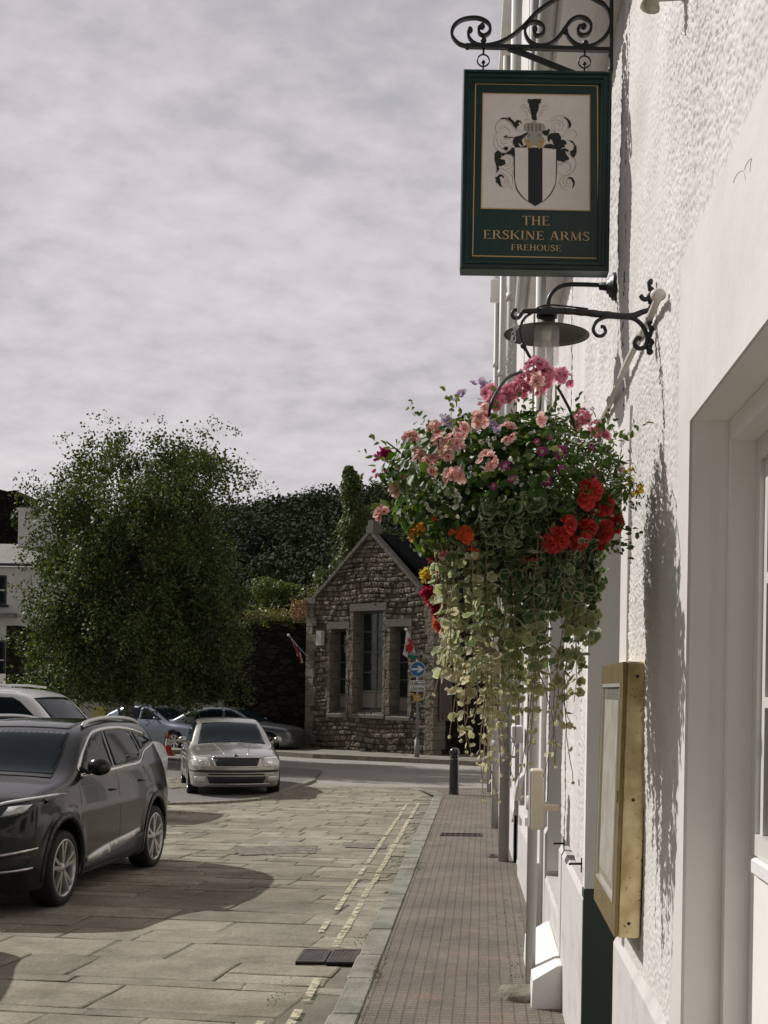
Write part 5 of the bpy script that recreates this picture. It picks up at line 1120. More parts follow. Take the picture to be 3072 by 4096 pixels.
for si, (ua, va, ub, vb, dens, dy_) in enumerate(strands):
    dpt = DB+dy_; p0, p1 = D(ua, va, dpt), D(ub, vb, dpt); L_ = (p1-p0).length; n_ = max(4, int(L_/.035)); bow = fr.normal()*.02
    pts = [p0.lerp(p1, i/n_)+Vector((bow*math.sin(math.pi*i/n_)+fr.normal()*.002, fr.normal()*.003, 0)) for i in range(n_+1)]
    pts = [Vector((min(q.x, W-.02), q.y, q.z)) for q in pts]
    stem_mb.tube(pts, [.0018*(1-.4*i/n_) for i in range(n_+1)], 4)
    k = si % parts; s_ = 0.0; step = .0165 if dens == 1 else .055
    while s_ < L_:
        f = s_/L_; q = pts[min(int(f*n_), n_)]; v_abs = va+(vb-va)*f
        if dens < 1 and v_abs < 2650: s_ += step*.6; 
        else: s_ += step*fr.uniform(.6, 1.5)
        if dens < 1 and f > .93: continue
        if dens == 1 and v_abs > 2850 and fr.random() < .3: continue
        r_ = fr.uniform(.008, .023) if v_abs < 2800 else fr.uniform(.007, .016)
        if v_abs > 2950: r_ *= .75
        tone = np.clip((v_abs-2120)/1050+fr.normal()*.21+(.24 if ua < 1950 else (.08 if ua < 2080 else -.04)), 0, 1)  # strands on the left are paled: sunlight painted into the leaf tone
        for side in ((-1, 1) if fr.random() < .6 else (1,)):
            c = np.array(q)+np.array([side*r_*.9, fr.normal()*.008, -r_*.3]); c[0] = min(c[0], W-.015)
            V, Fc, Ra = scallop(c, np.array([side*.35+fr.normal()*.75-.55, -.35+fr.normal()*.6, .5+fr.normal()*.6]), r_); o = len(LV[k]); LV[k] += V; LF[k] += [tuple(x+o for x in f_) for f_ in Fc]; LR[k] += Ra; LT[k] += [tone]*len(V)
    # bud at tip
    if dens < 1:
        V, Fc, Ra = scallop(np.array(pts[-1]), np.array([.3, -1, .1]), .006, .8); o = len(LV[k]); LV[k] += V; LF[k] += [tuple(x+o for x in f_) for f_ in Fc]; LR[k] += Ra; LT[k] += [.9]*len(V)
for k in range(parts): mkobj('trailing_leaves', LV[k], LF[k], var_m, bas, smooth=True, attr={'rad': LR[k], 'tone': LT[k]})
# more rounded leaves over the lower front of the mass
V_ = []; F_ = []; R2_ = []; T_ = []
for i in range(760):
    x_, y_ = fr.uniform(660, 1250), fr.uniform(900, 1350)
    if x_ > 1000 and 1030 < y_ < 1180: continue
    c, q = mass_pt(*K2(x_, y_), fr.uniform(-.06, .0)); V, Fc, Ra = scallop(np.array(c), np.array([fr.normal()*.7-.35, -.6, .5+fr.normal()*.6]), fr.uniform(.012, .027)); o = len(V_); V_ += V; F_ += [tuple(x+o for x in f_) for f_ in Fc]; R2_ += Ra; T_ += [np.clip(.08+fr.random()*.2, 0, 1)]*len(V)
mkobj('rounded_leaves', V_, F_, var_m, bas, smooth=True, attr={'rad': R2_, 'tone': T_})
stem_mb.build('trailing_stems', P('trail_stem', (.22, .15, .10), .6), bas)
# ---------------------------------------------------------------- stone house across the street
stone = bpy.data.materials.new('rubble_stone'); stone.use_nodes = True
def rubble(mat, sc_=3.2, dark=1.0, dist=.06):
    t = mat.node_tree; b = t.nodes['Principled BSDF']; b.inputs['Roughness'].default_value = .95; b.inputs['Specular IOR Level'].default_value = .2
    tcn = t.nodes.new('ShaderNodeTexCoord'); mp = t.nodes.new('ShaderNodeMapping'); mp.inputs['Scale'].default_value = (1, 1, 2.0); t.links.new(tcn.outputs['Object'], mp.inputs[0])
    dn = t.nodes.new('ShaderNodeTexNoise'); dn.inputs['Scale'].default_value = 2.2; dn.inputs['Detail'].default_value = 3; t.links.new(tcn.outputs['Object'], dn.inputs['Vector'])
    vm = t.nodes.new('ShaderNodeVectorMath'); vm.operation = 'MULTIPLY_ADD'; vm.inputs[1].default_value = (.25, .25, .25); t.links.new(dn.outputs['Color'], vm.inputs[0]); t.links.new(mp.outputs[0], vm.inputs[2])
    vo = t.nodes.new('ShaderNodeTexVoronoi'); vo.inputs['Scale'].default_value = sc_; t.links.new(vm.outputs[0], vo.inputs['Vector'])
    ve = t.nodes.new('ShaderNodeTexVoronoi'); ve.feature = 'DISTANCE_TO_EDGE'; ve.inputs['Scale'].default_value = sc_; t.links.new(vm.outputs[0], ve.inputs['Vector'])
    sp = t.nodes.new('ShaderNodeSeparateColor'); t.links.new(vo.outputs['Color'], sp.inputs[0])
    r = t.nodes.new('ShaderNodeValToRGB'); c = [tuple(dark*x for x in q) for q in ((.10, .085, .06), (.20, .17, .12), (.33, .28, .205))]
    r.color_ramp.elements[0].color = (*c[0], 1); r.color_ramp.elements[1].color = (*c[2], 1); e_ = r.color_ramp.elements.new(.5); e_.color = (*c[1], 1); t.links.new(sp.outputs[0], r.inputs[0])
    mm = t.nodes.new('ShaderNodeMapRange'); mm.inputs['From Max'].default_value = .09; t.links.new(ve.outputs[0], mm.inputs[0])
    nz = t.nodes.new('ShaderNodeTexNoise'); nz.inputs['Scale'].default_value = 9; nz.inputs['Detail'].default_value = 8; nz.inputs['Roughness'].default_value = .7; t.links.new(tcn.outputs['Object'], nz.inputs['Vector'])
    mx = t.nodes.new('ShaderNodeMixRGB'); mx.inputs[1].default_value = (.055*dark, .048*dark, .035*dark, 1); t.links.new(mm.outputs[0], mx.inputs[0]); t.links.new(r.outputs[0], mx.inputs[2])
    m2 = t.nodes.new('ShaderNodeMixRGB'); m2.blend_type = 'MULTIPLY'; m2.inputs[0].default_value = .75; rr_ = t.nodes.new('ShaderNodeValToRGB'); rr_.color_ramp.elements[0].position = .3; rr_.color_ramp.elements[1].position = .65; rr_.color_ramp.elements[0].color = (.35, .35, .33, 1); rr_.color_ramp.elements[1].color = (1.25, 1.2, 1.1, 1)
    t.links.new(nz.outputs[0], rr_.inputs[0]); t.links.new(mx.outputs[0], m2.inputs[1]); t.links.new(rr_.outputs[0], m2.inputs[2]); t.links.new(m2.outputs[0], b.inputs['Base Color'])
    h = t.nodes.new('ShaderNodeMath'); h.operation = 'MULTIPLY_ADD'; t.links.new(nz.outputs[0], h.inputs[0]); h.inputs[1].default_value = .9
    h2 = t.nodes.new('ShaderNodeMath'); h2.operation = 'MULTIPLY_ADD'; t.links.new(sp.outputs[1], h2.inputs[0]); h2.inputs[1].default_value = .6; t.links.new(mm.outputs[0], h2.inputs[2]); t.links.new(h2.outputs[0], h.inputs[2])
    bp = t.nodes.new('ShaderNodeBump'); bp.inputs['Strength'].default_value = 1.0; bp.inputs['Distance'].default_value = dist; t.links.new(h.outputs[0], bp.inputs['Height']); t.links.new(bp.outputs[0], b.inputs['Normal'])
rubble(stone)
dstone = bpy.data.materials.new('shade_dark_rubble'); dstone.use_nodes = True; rubble(dstone, 2.6, .14)  # same rubble scaled near black, so shaded walls carry their shade in the colour
ashlar = P('dressed_stone', (.15, .142, .12), .9, bump=(22, .8, .02), var=(3, (.15, .135, .105), .4, .7))
HA = math.radians(-41)                      # the front faces towards the left of the picture
C0 = G(1735, 3037); HX = Vector((math.cos(HA), math.sin(HA), 0)); HN = Vector((math.sin(HA), -math.cos(HA), 0))   # along the front (to the near corner), outward normal
def HP(u, v): return plane_hit(u, v, C0, HN)
def hs(p): return (p-C0).dot(HX)            # coordinate along front (negative = left)
h_o = thing('stone_house', 'small gabled rubble stone house with three tall windows across the street', 'house', tuple(C0))
def HB(mb, s0, s1, d0, d1, z0, z1, mi=0):
    """box in house coordinates: s along front, d outwards from face"""
    c = []
    for z in (z0, z1):
        for s_, d_ in ((s0, d0), (s1, d0), (s1, d1), (s0, d1)): q = C0+HX*s_+HN*d_; c.append((q.x, q.y, z))
    mb.hexa(c, mi)
def K5(x, y): return (1150+x*.5878, 1900+y*.5878)
def SZ(x, y): p = HP(*K5(x, y)); return hs(p), p.z
sL = SZ(140, 1500)[0]; sR = 0.0
kL = SZ(190, 850); kR = SZ(905, 790); ap = SZ(578, 395)
zk = (kL[1]+kR[1])/2; sm = (sL+sR)/2; zap = ap[1]; sm = ap[0]
# windows: s0,s1,z0,z1
wins = []
for (xa, xb, yt, yb) in ((300, 412, 1048, 1615), (455, 662, 925, 1620), (705, 835, 1032, 1635)):
    a_, b_ = SZ(xa, (yt+yb)/2)[0], SZ(xb, (yt+yb)/2)[0]; wins.append((a_, b_, SZ((xa+xb)/2, yb)[1], SZ((xa+xb)/2, yt)[1]))
# front wall as a displaced grid with the openings left out
ns, nz_ = 270, 400
S_ = np.linspace(sL, sR, ns+1); Z_ = np.linspace(-.02, zap, nz_+1)
SS, ZZ = np.meshgrid(S_, Z_, indexing='ij')
def hash2(i, j, k):
    x = (i*374761393+j*668265263+k*144269504) & 0x7fffffff; x = (x ^ (x >> 13))*1274126177 & 0x7fffffff; return ((x ^ (x >> 16)) & 0xffff)/65535.0
ch = .145; ZW_ = ZZ+.05*np.sin(ZZ*3.1+.5)+.035*np.sin(ZZ*7.7)+.03*np.sin(SS*2.3+ZZ); gj = np.floor(ZW_/ch).astype(int)
cw = .27; gi = np.floor(SS/cw+hash2(gj, gj*0+3, 9)*1.0+.1*np.sin(ZZ*6)).astype(int)
fx = (SS/cw+hash2(gj, gj*0+3, 9)+.1*np.sin(ZZ*6))-gi; fz = ZW_/ch-gj
edge_d = np.minimum(np.minimum(fx, 1-fx)*cw, np.minimum(fz, 1-fz)*ch)
disp = np.clip(edge_d/.035, 0, 1)**.6*(.02+.085*hash2(gi, gj, 4)**1.5)+.016*np.random.default_rng(3).random(SS.shape)+.012*np.sin(SS*31+ZZ*17)*np.sin(ZZ*41-SS*13)
PP = np.array(C0)[None, None, :]+SS[..., None]*np.array(HX)+disp[..., None]*np.array(HN); PP[..., 2] = ZZ
idx = np.arange((ns+1)*(nz_+1)).reshape(ns+1, nz_+1); q = np.stack([idx[:-1, :-1], idx[1:, :-1], idx[1:, 1:], idx[:-1, 1:]], -1).reshape(-1, 4)
cs_ = ((SS[:-1, :-1]+SS[1:, 1:])/2).ravel(); cz_ = ((ZZ[:-1, :-1]+ZZ[1:, 1:])/2).ravel()
halfw = np.where(cs_ < sm, sm-sL, sR-sm); lim = np.where(cz_ <= zk, 1e9, 1.0); sl_ = (zap-cz_)/(zap-zk)
keep = (cz_ <= zk) | (np.where(cs_ < sm, (sm-cs_) <= (sm-kL[0])*sl_, (cs_-sm) <= (kR[0]+.12-sm)*sl_))
for (a_, b_, c_, d_) in wins: keep &= ~((cs_ > a_) & (cs_ < b_) & (cz_ > c_) & (cz_ < d_))
q = q[keep]; V = PP.reshape(-1, 3); used = np.zeros(len(V), bool); used[q.ravel()] = True; rm = np.cumsum(used)-1
tone = hash2(gi, gj, 17)*.75+.25*hash2(gi//2, gj//2, 5); mort_shade = np.clip(edge_d/.03, 0, 1)  # joints also darkened in colour, painting in the deep shade between stones
fmt = bpy.data.materials.new('coursed_rubble'); fmt.use_nodes = True; t = fmt.node_tree; b = t.nodes['Principled BSDF']; b.inputs['Roughness'].default_value = .95; b.inputs['Specular IOR Level'].default_value = .2
at = t.nodes.new('ShaderNodeAttribute'); at.attribute_name = 'tone'; am3 = t.nodes.new('ShaderNodeAttribute'); am3.attribute_name = 'mort_shade'
r = t.nodes.new('ShaderNodeValToRGB'); r.color_ramp.elements[0].color = (.085, .078, .066, 1); r.color_ramp.elements[1].color = (.37, .33, .27, 1); e_ = r.color_ramp.elements.new(.5); e_.color = (.21, .19, .155, 1); t.links.new(at.outputs['Fac'], r.inputs[0])
tcn = t.nodes.new('ShaderNodeTexCoord'); nz9 = t.nodes.new('ShaderNodeTexNoise'); nz9.inputs['Scale'].default_value = 6; nz9.inputs['Detail'].default_value = 9; nz9.inputs['Roughness'].default_value = .72; t.links.new(tcn.outputs['Object'], nz9.inputs['Vector'])
mx = t.nodes.new('ShaderNodeMixRGB'); mx.inputs[1].default_value = (.075, .068, .055, 1); t.links.new(am3.outputs['Fac'], mx.inputs[0]); t.links.new(r.outputs[0], mx.inputs[2])
rr2 = t.nodes.new('ShaderNodeValToRGB'); rr2.color_ramp.elements[0].position = .35; rr2.color_ramp.elements[0].color = (.45, .45, .42, 1); rr2.color_ramp.elements[1].position = .62; rr2.color_ramp.elements[1].color = (1.2, 1.15, 1.08, 1); t.links.new(nz9.outputs[0], rr2.inputs[0])
m2 = t.nodes.new('ShaderNodeMixRGB'); m2.blend_type = 'MULTIPLY'; m2.inputs[0].default_value = .85; t.links.new(mx.outputs[0], m2.inputs[1]); t.links.new(rr2.outputs[0], m2.inputs[2]); t.links.new(m2.outputs[0], b.inputs['Base Color'])
bp = t.nodes.new('ShaderNodeBump'); bp.inputs['Strength'].default_value = 1; bp.inputs['Distance'].default_value = .05; t.links.new(nz9.outputs[0], bp.inputs['Height']); t.links.new(bp.outputs[0], b.inputs['Normal'])
mkobj('front_wall', V[used], rm[q], fmt, h_o, smooth=False, attr={'tone': tone.ravel()[used], 'mort_shade': mort_shade.ravel()[used]})
# side and back walls (behind the front skin), roof, copings
mb = MB(); 
DEP = 9.0
HB(mb, sR-.45, sR, -DEP, -.001, -.02, zk); mb.build('side_wall', dstone, h_o); mb = MB(); HB(mb, sL, sL+.45, -DEP, -.001, -.02, zk); HB(mb, sL+.45, sR-.45, -DEP, -DEP+.4, -.02, zk)  # visible side takes the darkened rubble: its shade is in the colour
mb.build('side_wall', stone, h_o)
mb = MB(); g0 = [C0+HX*s_+Vector((0, 0, z_)) for s_, z_ in ((sL, zk), (sR, zk), (sm, zap-.05))]; mb.prism([p_-HN*(DEP-.3) for p_ in g0], -HN*.3); mb.build('back_gable', stone, h_o)
slate = P('slate', (.07, .072, .075), .6); 
dslate = P('dark_slate', (.014, .015, .016), .9, bump=(14, .8, .03), var=(7, (.022, .023, .024), .4, .7), spec=0)
mb = MB()
for (sa, za, sb, zb) in ((sL-.2, zk-.2, sm, zap-.06), (sR+.25, zk-.25, sm, zap-.06)):
    A = C0+HX*sa; B = C0+HX*sb; A = Vector((A.x, A.y, za)); B = Vector((B.x, B.y, zb)); up = Vector((0, 0, .10)); o1 = -HN*.25; o2 = -HN*DEP
    mb.hexa([A+o1, B+o1, B+o2, A+o2, A+o1+up, B+o1+up, B+o2+up, A+o2+up])
mb.build('roof', dslate, h_o)
mb = MB()
for (sa, za, sb, zb) in ((kL[0], kL[1], sm, zap), (kR[0]+.1, kR[1], sm, zap)):
    n_ = 7
    for i in range(n_):
        f0, f1 = i/n_+.004, (i+1)/n_-.004
        s0_, z0_, s1_, z1_ = sa+(sb-sa)*f0, za+(zb-za)*f0, sa+(sb-sa)*f1, za+(zb-za)*f1; nx_, nz2 = -(zb-za), (sb-sa); l_ = math.hypot(nx_, nz2); nx_, nz2 = nx_/l_*.09, nz2/l_*.09
        if nz2 < 0: nx_, nz2 = -nx_, -nz2
        c = []
        for dd_ in (.13, -.10):
            for (ss_, zz_) in ((s0_, z0_-.02), (s1_, z1_-.02), (s1_+nx_, z1_+nz2), (s0_+nx_, z0_+nz2)): p_ = C0+HX*ss_+HN*dd_; c.append((p_.x, p_.y, zz_))
        mb.hexa(c)
HB(mb, kL[0]-.35, kL[0]+.12, -.3, .13, kL[1]-.12, kL[1]+.08); HB(mb, kR[0]-.08, kR[0]+.30, -.3, .13, kR[1]-.10, kR[1]+.08)
HB(mb, sm-.14, sm+.17, -.25, .14, zap-.02, zap+.22); HB(mb, sm-.10, sm+.13, -.2, .10, zap+.221, zap+.40)
mb.build('coping', ashlar, h_o)
jr = random.Random(4)
quoin_m = P('quoin_stone', (.21, .185, .14), .95, bump=(9, 1, .05), var=(2.6, (.13, .115, .085), .4, .65))
wcol = P('old_window_paint', (.13, .145, .125), .6)
for k, (a_, b_, c_, d_) in enumerate(wins):
    wn = None; mb = MB()
    # splayed reveals of ashlar blocks
    for sd2 in (0, 1):
        mb = MB(); z_ = c_
        while z_ < d_-.02:
            z2 = min(z_+jr.uniform(.24, .32), d_); w1 = jr.uniform(.10, .20)
            if sd2 == 0: HB(mb, a_-w1, a_+.012, -.40, .085+jr.uniform(0, .012), z_+.006, z2-.006)
            else: HB(mb, b_-.012, b_+w1*.7, -.40, .085+jr.uniform(0, .012), z_+.006, z2-.006)
            z_ = z2
        mb.build('window_quoins', quoin_m, h_o)
    mb = MB(); HB(mb, a_-.16, b_+.12, -.42, .10, d_+.002, d_+.24); mb.build('lintel', ashlar, h_o)
    mb = MB(); p0 = [C0+HX*s_+HN*dd_+Vector((0, 0, zz_)) for s_ in (a_-.1, b_+.1) for dd_, zz_ in ((.13, c_-.16), (.13, c_-.06), (-.38, c_+.12), (-.38, c_-.16))]
    p0 = [Vector((p_.x, p_.y, p_.z-C0.z)) for p_ in p0]; mb.add(p0, [(0, 1, 2, 3), (7, 6, 5, 4), (0, 4, 5, 1), (1, 5, 6, 2), (2, 6, 7, 3), (3, 7, 4, 0)]); mb.build('sill', ashlar, h_o)
    mb = MB(); f = .07; dd0, dd1 = -.36, -.30
    HB(mb, a_, a_+f, dd0, dd1, c_, d_); HB(mb, b_-f, b_, dd0, dd1, c_, d_); HB(mb, a_+f, b_-f, dd0, dd1, d_-f, d_); HB(mb, a_+f, b_-f, dd0, dd1, c_+.05, c_+.05+f)
    nb = 5; 
    for i in range(1, nb): zz = c_+(d_-c_)*i/nb; HB(mb, a_+f, b_-f, dd0+.01, dd1-.005, zz-.018, zz+.018)
    if k == 1: m_ = (a_+b_)/2; HB(mb, m_-.02, m_+.02, dd0+.008, dd1-.003, c_+.05+f, d_-f)
    wn = mb.build('window', wcol, h_o)
    mb = MB(); HB(mb, a_+.02, b_-.02, dd0+.02, dd0+.03, c_+.02, d_-.02); mb.build('pane', P('old_glass', (.022, .028, .028), .12, spec=.7, bump=(2, .3, .02)), wn, world=False)
    mb = MB(); lo, hi = (.05, .22) if k != 2 else (.03, .20); HB(mb, a_+.06, b_-.07, dd0+.031, dd0+.036, c_+(d_-c_)*lo, c_+(d_-c_)*hi); mb.build('blind', P('pale_blind', (.30, .285, .24), .8), wn, world=False)
    if k == 0: mb = MB(); HB(mb, a_+.3*(b_-a_), b_-.07, dd0+.031, dd0+.036, c_+(d_-c_)*.72, c_+(d_-c_)*.93); mb.build('blind', MATS['pale_blind'], wn, world=False)
# corner quoins
for sd2 in (0, 1):
    mb = MB(); z_ = 0
    while z_ < zk-.1:
        z2 = min(z_+jr.uniform(.22, .34), zk-.02); w1 = jr.uniform(.22, .45)
        if sd2 == 0: HB(mb, sR-w1, sR+.03, -.3-jr.random()*.2, .09+jr.uniform(0, .015), z_+.006, z2-.006)
        else: HB(mb, sL-.03, sL+w1, -.3, .09+jr.uniform(0, .015), z_+.006, z2-.006)
        z_ = z2
    mb.build('quoins', quoin_m, h_o)
mb = MB(); p_ = SZ(245, 1110); HB(mb, p_[0]-.12, p_[0]+.12, .06, .22, p_[1]-.24, p_[1]+.24); mb.build('alarm_box', P('box_white', (.6, .58, .52), .5), h_o)
# notice board on the shaded side of the house
SN = HX; bp0 = C0-HN*1.0
def SP(u, v): return plane_hit(u, v, C0+HX*.06, HX)
a_, b_ = SP(*K5(1030, 1380)), SP(*K5(1108, 1670)); nb_ = thing('notice_board', 'tall narrow dark information board on the shaded side of the stone house', 'notice board', tuple(a_))
mb = MB(); q0 = Vector((a_.x, a_.y, 0)); q1 = Vector((b_.x, b_.y, 0)); mb.hexa([tuple(q0)[:2]+(b_.z,), tuple(q1)[:2]+(b_.z,), tuple(q1+HX*.05)[:2]+(b_.z,), tuple(q0+HX*.05)[:2]+(b_.z,), tuple(q0)[:2]+(a_.z,), tuple(q1)[:2]+(a_.z,), tuple(q1+HX*.05)[:2]+(a_.z,), tuple(q0+HX*.05)[:2]+(a_.z,)]); mb.build('panel', P('board_brown', (.075, .055, .05), .6, var=(6, (.10, .08, .07), .4, .6)), nb_)
mb = MB(); e1 = (q1-q0).normalized(); o_ = HX*.056
for s0_, s1_, z0_, z1_ in ((0, .03, b_.z, a_.z), ((q1-q0).length-.03, (q1-q0).length, b_.z, a_.z), (.03, (q1-q0).length-.03, a_.z-.03, a_.z), (.03, (q1-q0).length-.03, b_.z, b_.z+.03)):
    A, B = q0+e1*s0_, q0+e1*s1_; mb.hexa([tuple(A)[:2]+(z0_,), tuple(B)[:2]+(z0_,), tuple(B+o_)[:2]+(z0_,), tuple(A+o_)[:2]+(z0_,), tuple(A)[:2]+(z1_,), tuple(B)[:2]+(z1_,), tuple(B+o_)[:2]+(z1_,), tuple(A+o_)[:2]+(z1_,)])
mb.build('frame', P('board_frame', (.15, .13, .12), .6), nb_)

# tall dark town wall left of the house, and the low pale wall
tw0 = C0+HX*sL-HN*.5
tw = [Vector((tw0.x+.2, tw0.y+.1, 0)), Vector((-9.2, 43.6, 0)), Vector((-11.2, 44.5, 0)), Vector((-17, 45.5, 0))]
mb = MB()
rw = random.Random(9)
for i in range(len(tw)-1):
    p_, q_ = tw[i], tw[i+1]; n_ = 14
    for k in range(n_):
        A, B = p_.lerp(q_, k/n_), p_.lerp(q_, (k+1)/n_); zt_ = 4.15+rw.uniform(-.08, .08)
        mb.hexa([(A.x, A.y, -.02), (B.x, B.y, -.02), (B.x, B.y+.8, -.02), (A.x, A.y+.8, -.02), (A.x, A.y, zt_), (B.x, B.y, zt_), (B.x, B.y+.8, zt_), (A.x, A.y+.8, zt_)])
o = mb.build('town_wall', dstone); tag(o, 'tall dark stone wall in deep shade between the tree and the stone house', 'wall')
mb = MB(); a_ = D(893, 2785, 43.0); A = Vector((a_.x, 43.0, 0)); B = Vector((-24, 47, 0)); mb.prism([(A.x, A.y, -.02), (B.x, B.y, -.02), (B.x, B.y, 2.15), (A.x, A.y, a_.z)], (0, .35, 0)); o = mb.build('low_wall', P('pale_wall', (.40, .39, .33), .85, bump=(6, .4, .02), var=(.8, (.30, .29, .24), .4, .65))); tag(o, 'low pale rendered wall behind the parked cars, in front of the dark stone wall', 'wall')
mb = MB(); yp = D(400, 2855, 43.9); mb.box(yp.x-.2, yp.x+.22, yp.y-.05, yp.y-.0, yp.z-.38, yp.z+.25); o = mb.build('yellow_plate', P('yellow_plate_m', (.42, .40, .08), .6)); tag(o, 'small yellow plate fixed to the pale wall behind the cars', 'sign'); 

# ---------------------------------------------------------------- trees, bushes, hill
def crown_obj(name, pts, nrm, size, mat, parent, aspect=.62, r=rng): v_, f_ = leaf_cloud(pts, nrm, size, 'rhomb', aspect, r); return mkobj(name, v_, f_, mat, parent)
tr_ = np.random.default_rng(3)
TY = 36.0; tb = G(505, 2960); TB = Vector((D(508, 2850, TY).x, TY, 0))
birch = thing('birch_tree', 'large round weeping birch tree standing behind the parked cars', 'tree', tuple(TB))
bark = P('birch_bark', (.24, .23, .20), .85, bump=(20, .8, .02), var=(5, (.07, .065, .05), .45, .6))
sil = [(1660, 360, 830), (1750, 310, 880), (1850, 190, 990), (1950, 130, 1010), (2050, 110, 1010), (2150, 90, 1020), (2300, 65, 1030), (2450, 60, 1030), (2600, 60, 1010), (2700, 65, 980), (2760, 120, 900), (2810, 280, 800), (2830, 420, 720)]
def edges(v):
    for i in range(len(sil)-1):
        if sil[i][0] <= v <= sil[i+1][0]:
            f = (v-sil[i][0])/(sil[i+1][0]-sil[i][0]); return sil[i][1]+(sil[i+1][1]-sil[i][1])*f, sil[i][2]+(sil[i+1][2]-sil[i][2])*f
mb = MB(); trunk = [TB, TB+Vector((.05, 0, 1.5)), TB+Vector((-.05, .1, 3.2)), TB+Vector((.1, 0, 5.2)), TB+Vector((.2, -.1, 7.4))]; mb.tube(spline(trunk, 5), [.19-.145*i/20 for i in range(21)], 10)
limb_mb = MB(); CP = []; CN = []; CS = []
boughs = []
for i in range(185):
    v = 1775+1020*tr_.random()**.95; xl, xr = edges(v); ang = tr_.uniform(0, 2*math.pi); rr_ = .25+.72*tr_.random()**.5; cx_, hw = (xl+xr)/2, (xr-xl)/2
    uu = cx_+hw*rr_*math.cos(ang)*.82; pd = TY+hw/F*TY*rr_*math.sin(ang)*.82; c = D(uu, v, pd); boughs.append((np.array(c), ang, rr_, v))
    hz = min(7.2, max(1.9, c.z*.60)); base = TB+Vector((0, 0, hz)); mid = base.lerp(Vector(c), .55)+Vector((0, 0, .45))
    if i % 2 == 0: limb_mb.tube(spline([base, mid, Vector(c)], 4), [.05-.042*k/8 for k in range(9)], 5)
for (c, ang, rr_, v) in boughs:
    out_d = np.array([math.cos(ang), math.sin(ang), 0]); bs = tr_.uniform(.28, .50)*(1 if v > 1850 else .8)
    for k in range(int(tr_.integers(7, 13))):
        o3 = tr_.normal(size=3)*[bs, bs, bs*.55]; cc_ = c+o3; vv = V0-(cc_[2]-CAMZ)/cc_[1]*F
        Ld = min(tr_.uniform(.3, 1.0)*(.6 if v < 1900 else 1), max(.12, (2835-vv)/F*TY)); n_ = int(75*Ld+30)
        tt = tr_.random(n_); sp_ = .085+.09*(1-tt)
        CP.append(cc_[None]+np.stack([np.zeros(n_), np.zeros(n_), -tt*Ld+.1], 1)+out_d*(np.sqrt(tt)*.2)[:, None]+tr_.normal(size=(n_, 3))*sp_[:, None])
        CN.append(tr_.normal(size=(n_, 3))*.8+out_d*.4+[-.3, 0, .4]); CS.append(tr_.uniform(.065, .125, n_))
for (ux, vx) in ((1060, 1960), (400, 1670), (860, 1690), (930, 1720), (140, 1950), (100, 1985), (1010, 1900), (60, 2350), (640, 1690), (260, 1760), (130, 1920), (90, 2190), (1045, 2010), (60, 2720), (30, 2750), (960, 2650), (1020, 2290)):
    c = np.array(D(ux, vx, TY)); n_ = 36; CP.append(c+tr_.normal(size=(n_, 3))*[.16, .16, .10]); CN.append(tr_.normal(size=(n_, 3))); CS.append(tr_.uniform(.06, .1, n_))
for o_, nm in ((mb, 'trunk'), (limb_mb, 'limbs')): o_.build(nm, bark, birch)
CP, CN, CS = np.concatenate(CP), np.concatenate(CN), np.concatenate(CS)
crown_obj('crown', CP, CN, CS, tree_leaf_mat('birch_leaf', (.012, .030, .007), (.125, .165, .042), .24, .6), birch, .7, tr_)

def blob_tree(name, label, cat, base, height, rx, nleaf, lsize, mat, ry=None, trunk_r=.12, group=None, zc=None, seed=0, lobes=14, rz=None):
    r_ = np.random.default_rng(seed); th = thing(name, label, cat, base, 0, group); mb = MB(); b_ = Vector(base); rz = rz or height*.42; zc = zc if zc is not None else height-rz; ry = ry or rx
    mb.tube([b_, b_+Vector((.05, 0, zc*.6)), b_+Vector((0, 0, zc+rz*.4))], [trunk_r, trunk_r*.7, trunk_r*.25], 7)
    lo = r_.normal(size=(lobes, 3)); lo /= np.linalg.norm(lo, axis=1, keepdims=True); lc = lo*r_.uniform(.45, .72, (lobes, 1)); lr = r_.uniform(.30, .5, lobes)
    for k in range(min(6, lobes)): mb.tube([b_+Vector((0, 0, zc*.6)), b_+Vector((lc[k][0]*rx, lc[k][1]*ry, zc+lc[k][2]*rz))], [trunk_r*.4, trunk_r*.12], 5)
    mb.build('trunk', MATS['birch_bark'], th)
    k = r_.integers(0, lobes, nleaf); d_ = r_.normal(size=(nleaf, 3)); d_ /= np.linalg.norm(d_, axis=1, keepdims=True); p_ = lc[k]+d_*(lr[k]*r_.random(nleaf)**.3)[:, None]
    p_ = p_*[rx, ry, rz]+np.array([base[0], base[1], base[2]+zc]); crown_obj('crown', p_, d_+r_.normal(size=(nleaf, 3))*.5+[0, 0, .3], r_.uniform(.7, 1.3, nleaf)*lsize, mat, th, .75, r_); return th
lm1 = tree_leaf_mat('bush_leaf_bright', (.06, .095, .02), (.16, .21, .05), .3); lm2 = tree_leaf_mat('tree_leaf_dark', (.018, .036, .010), (.05, .08, .02), .25); lm3 = tree_leaf_mat('ivy_leaf', (.05, .08, .015), (.14, .175, .04), .25)
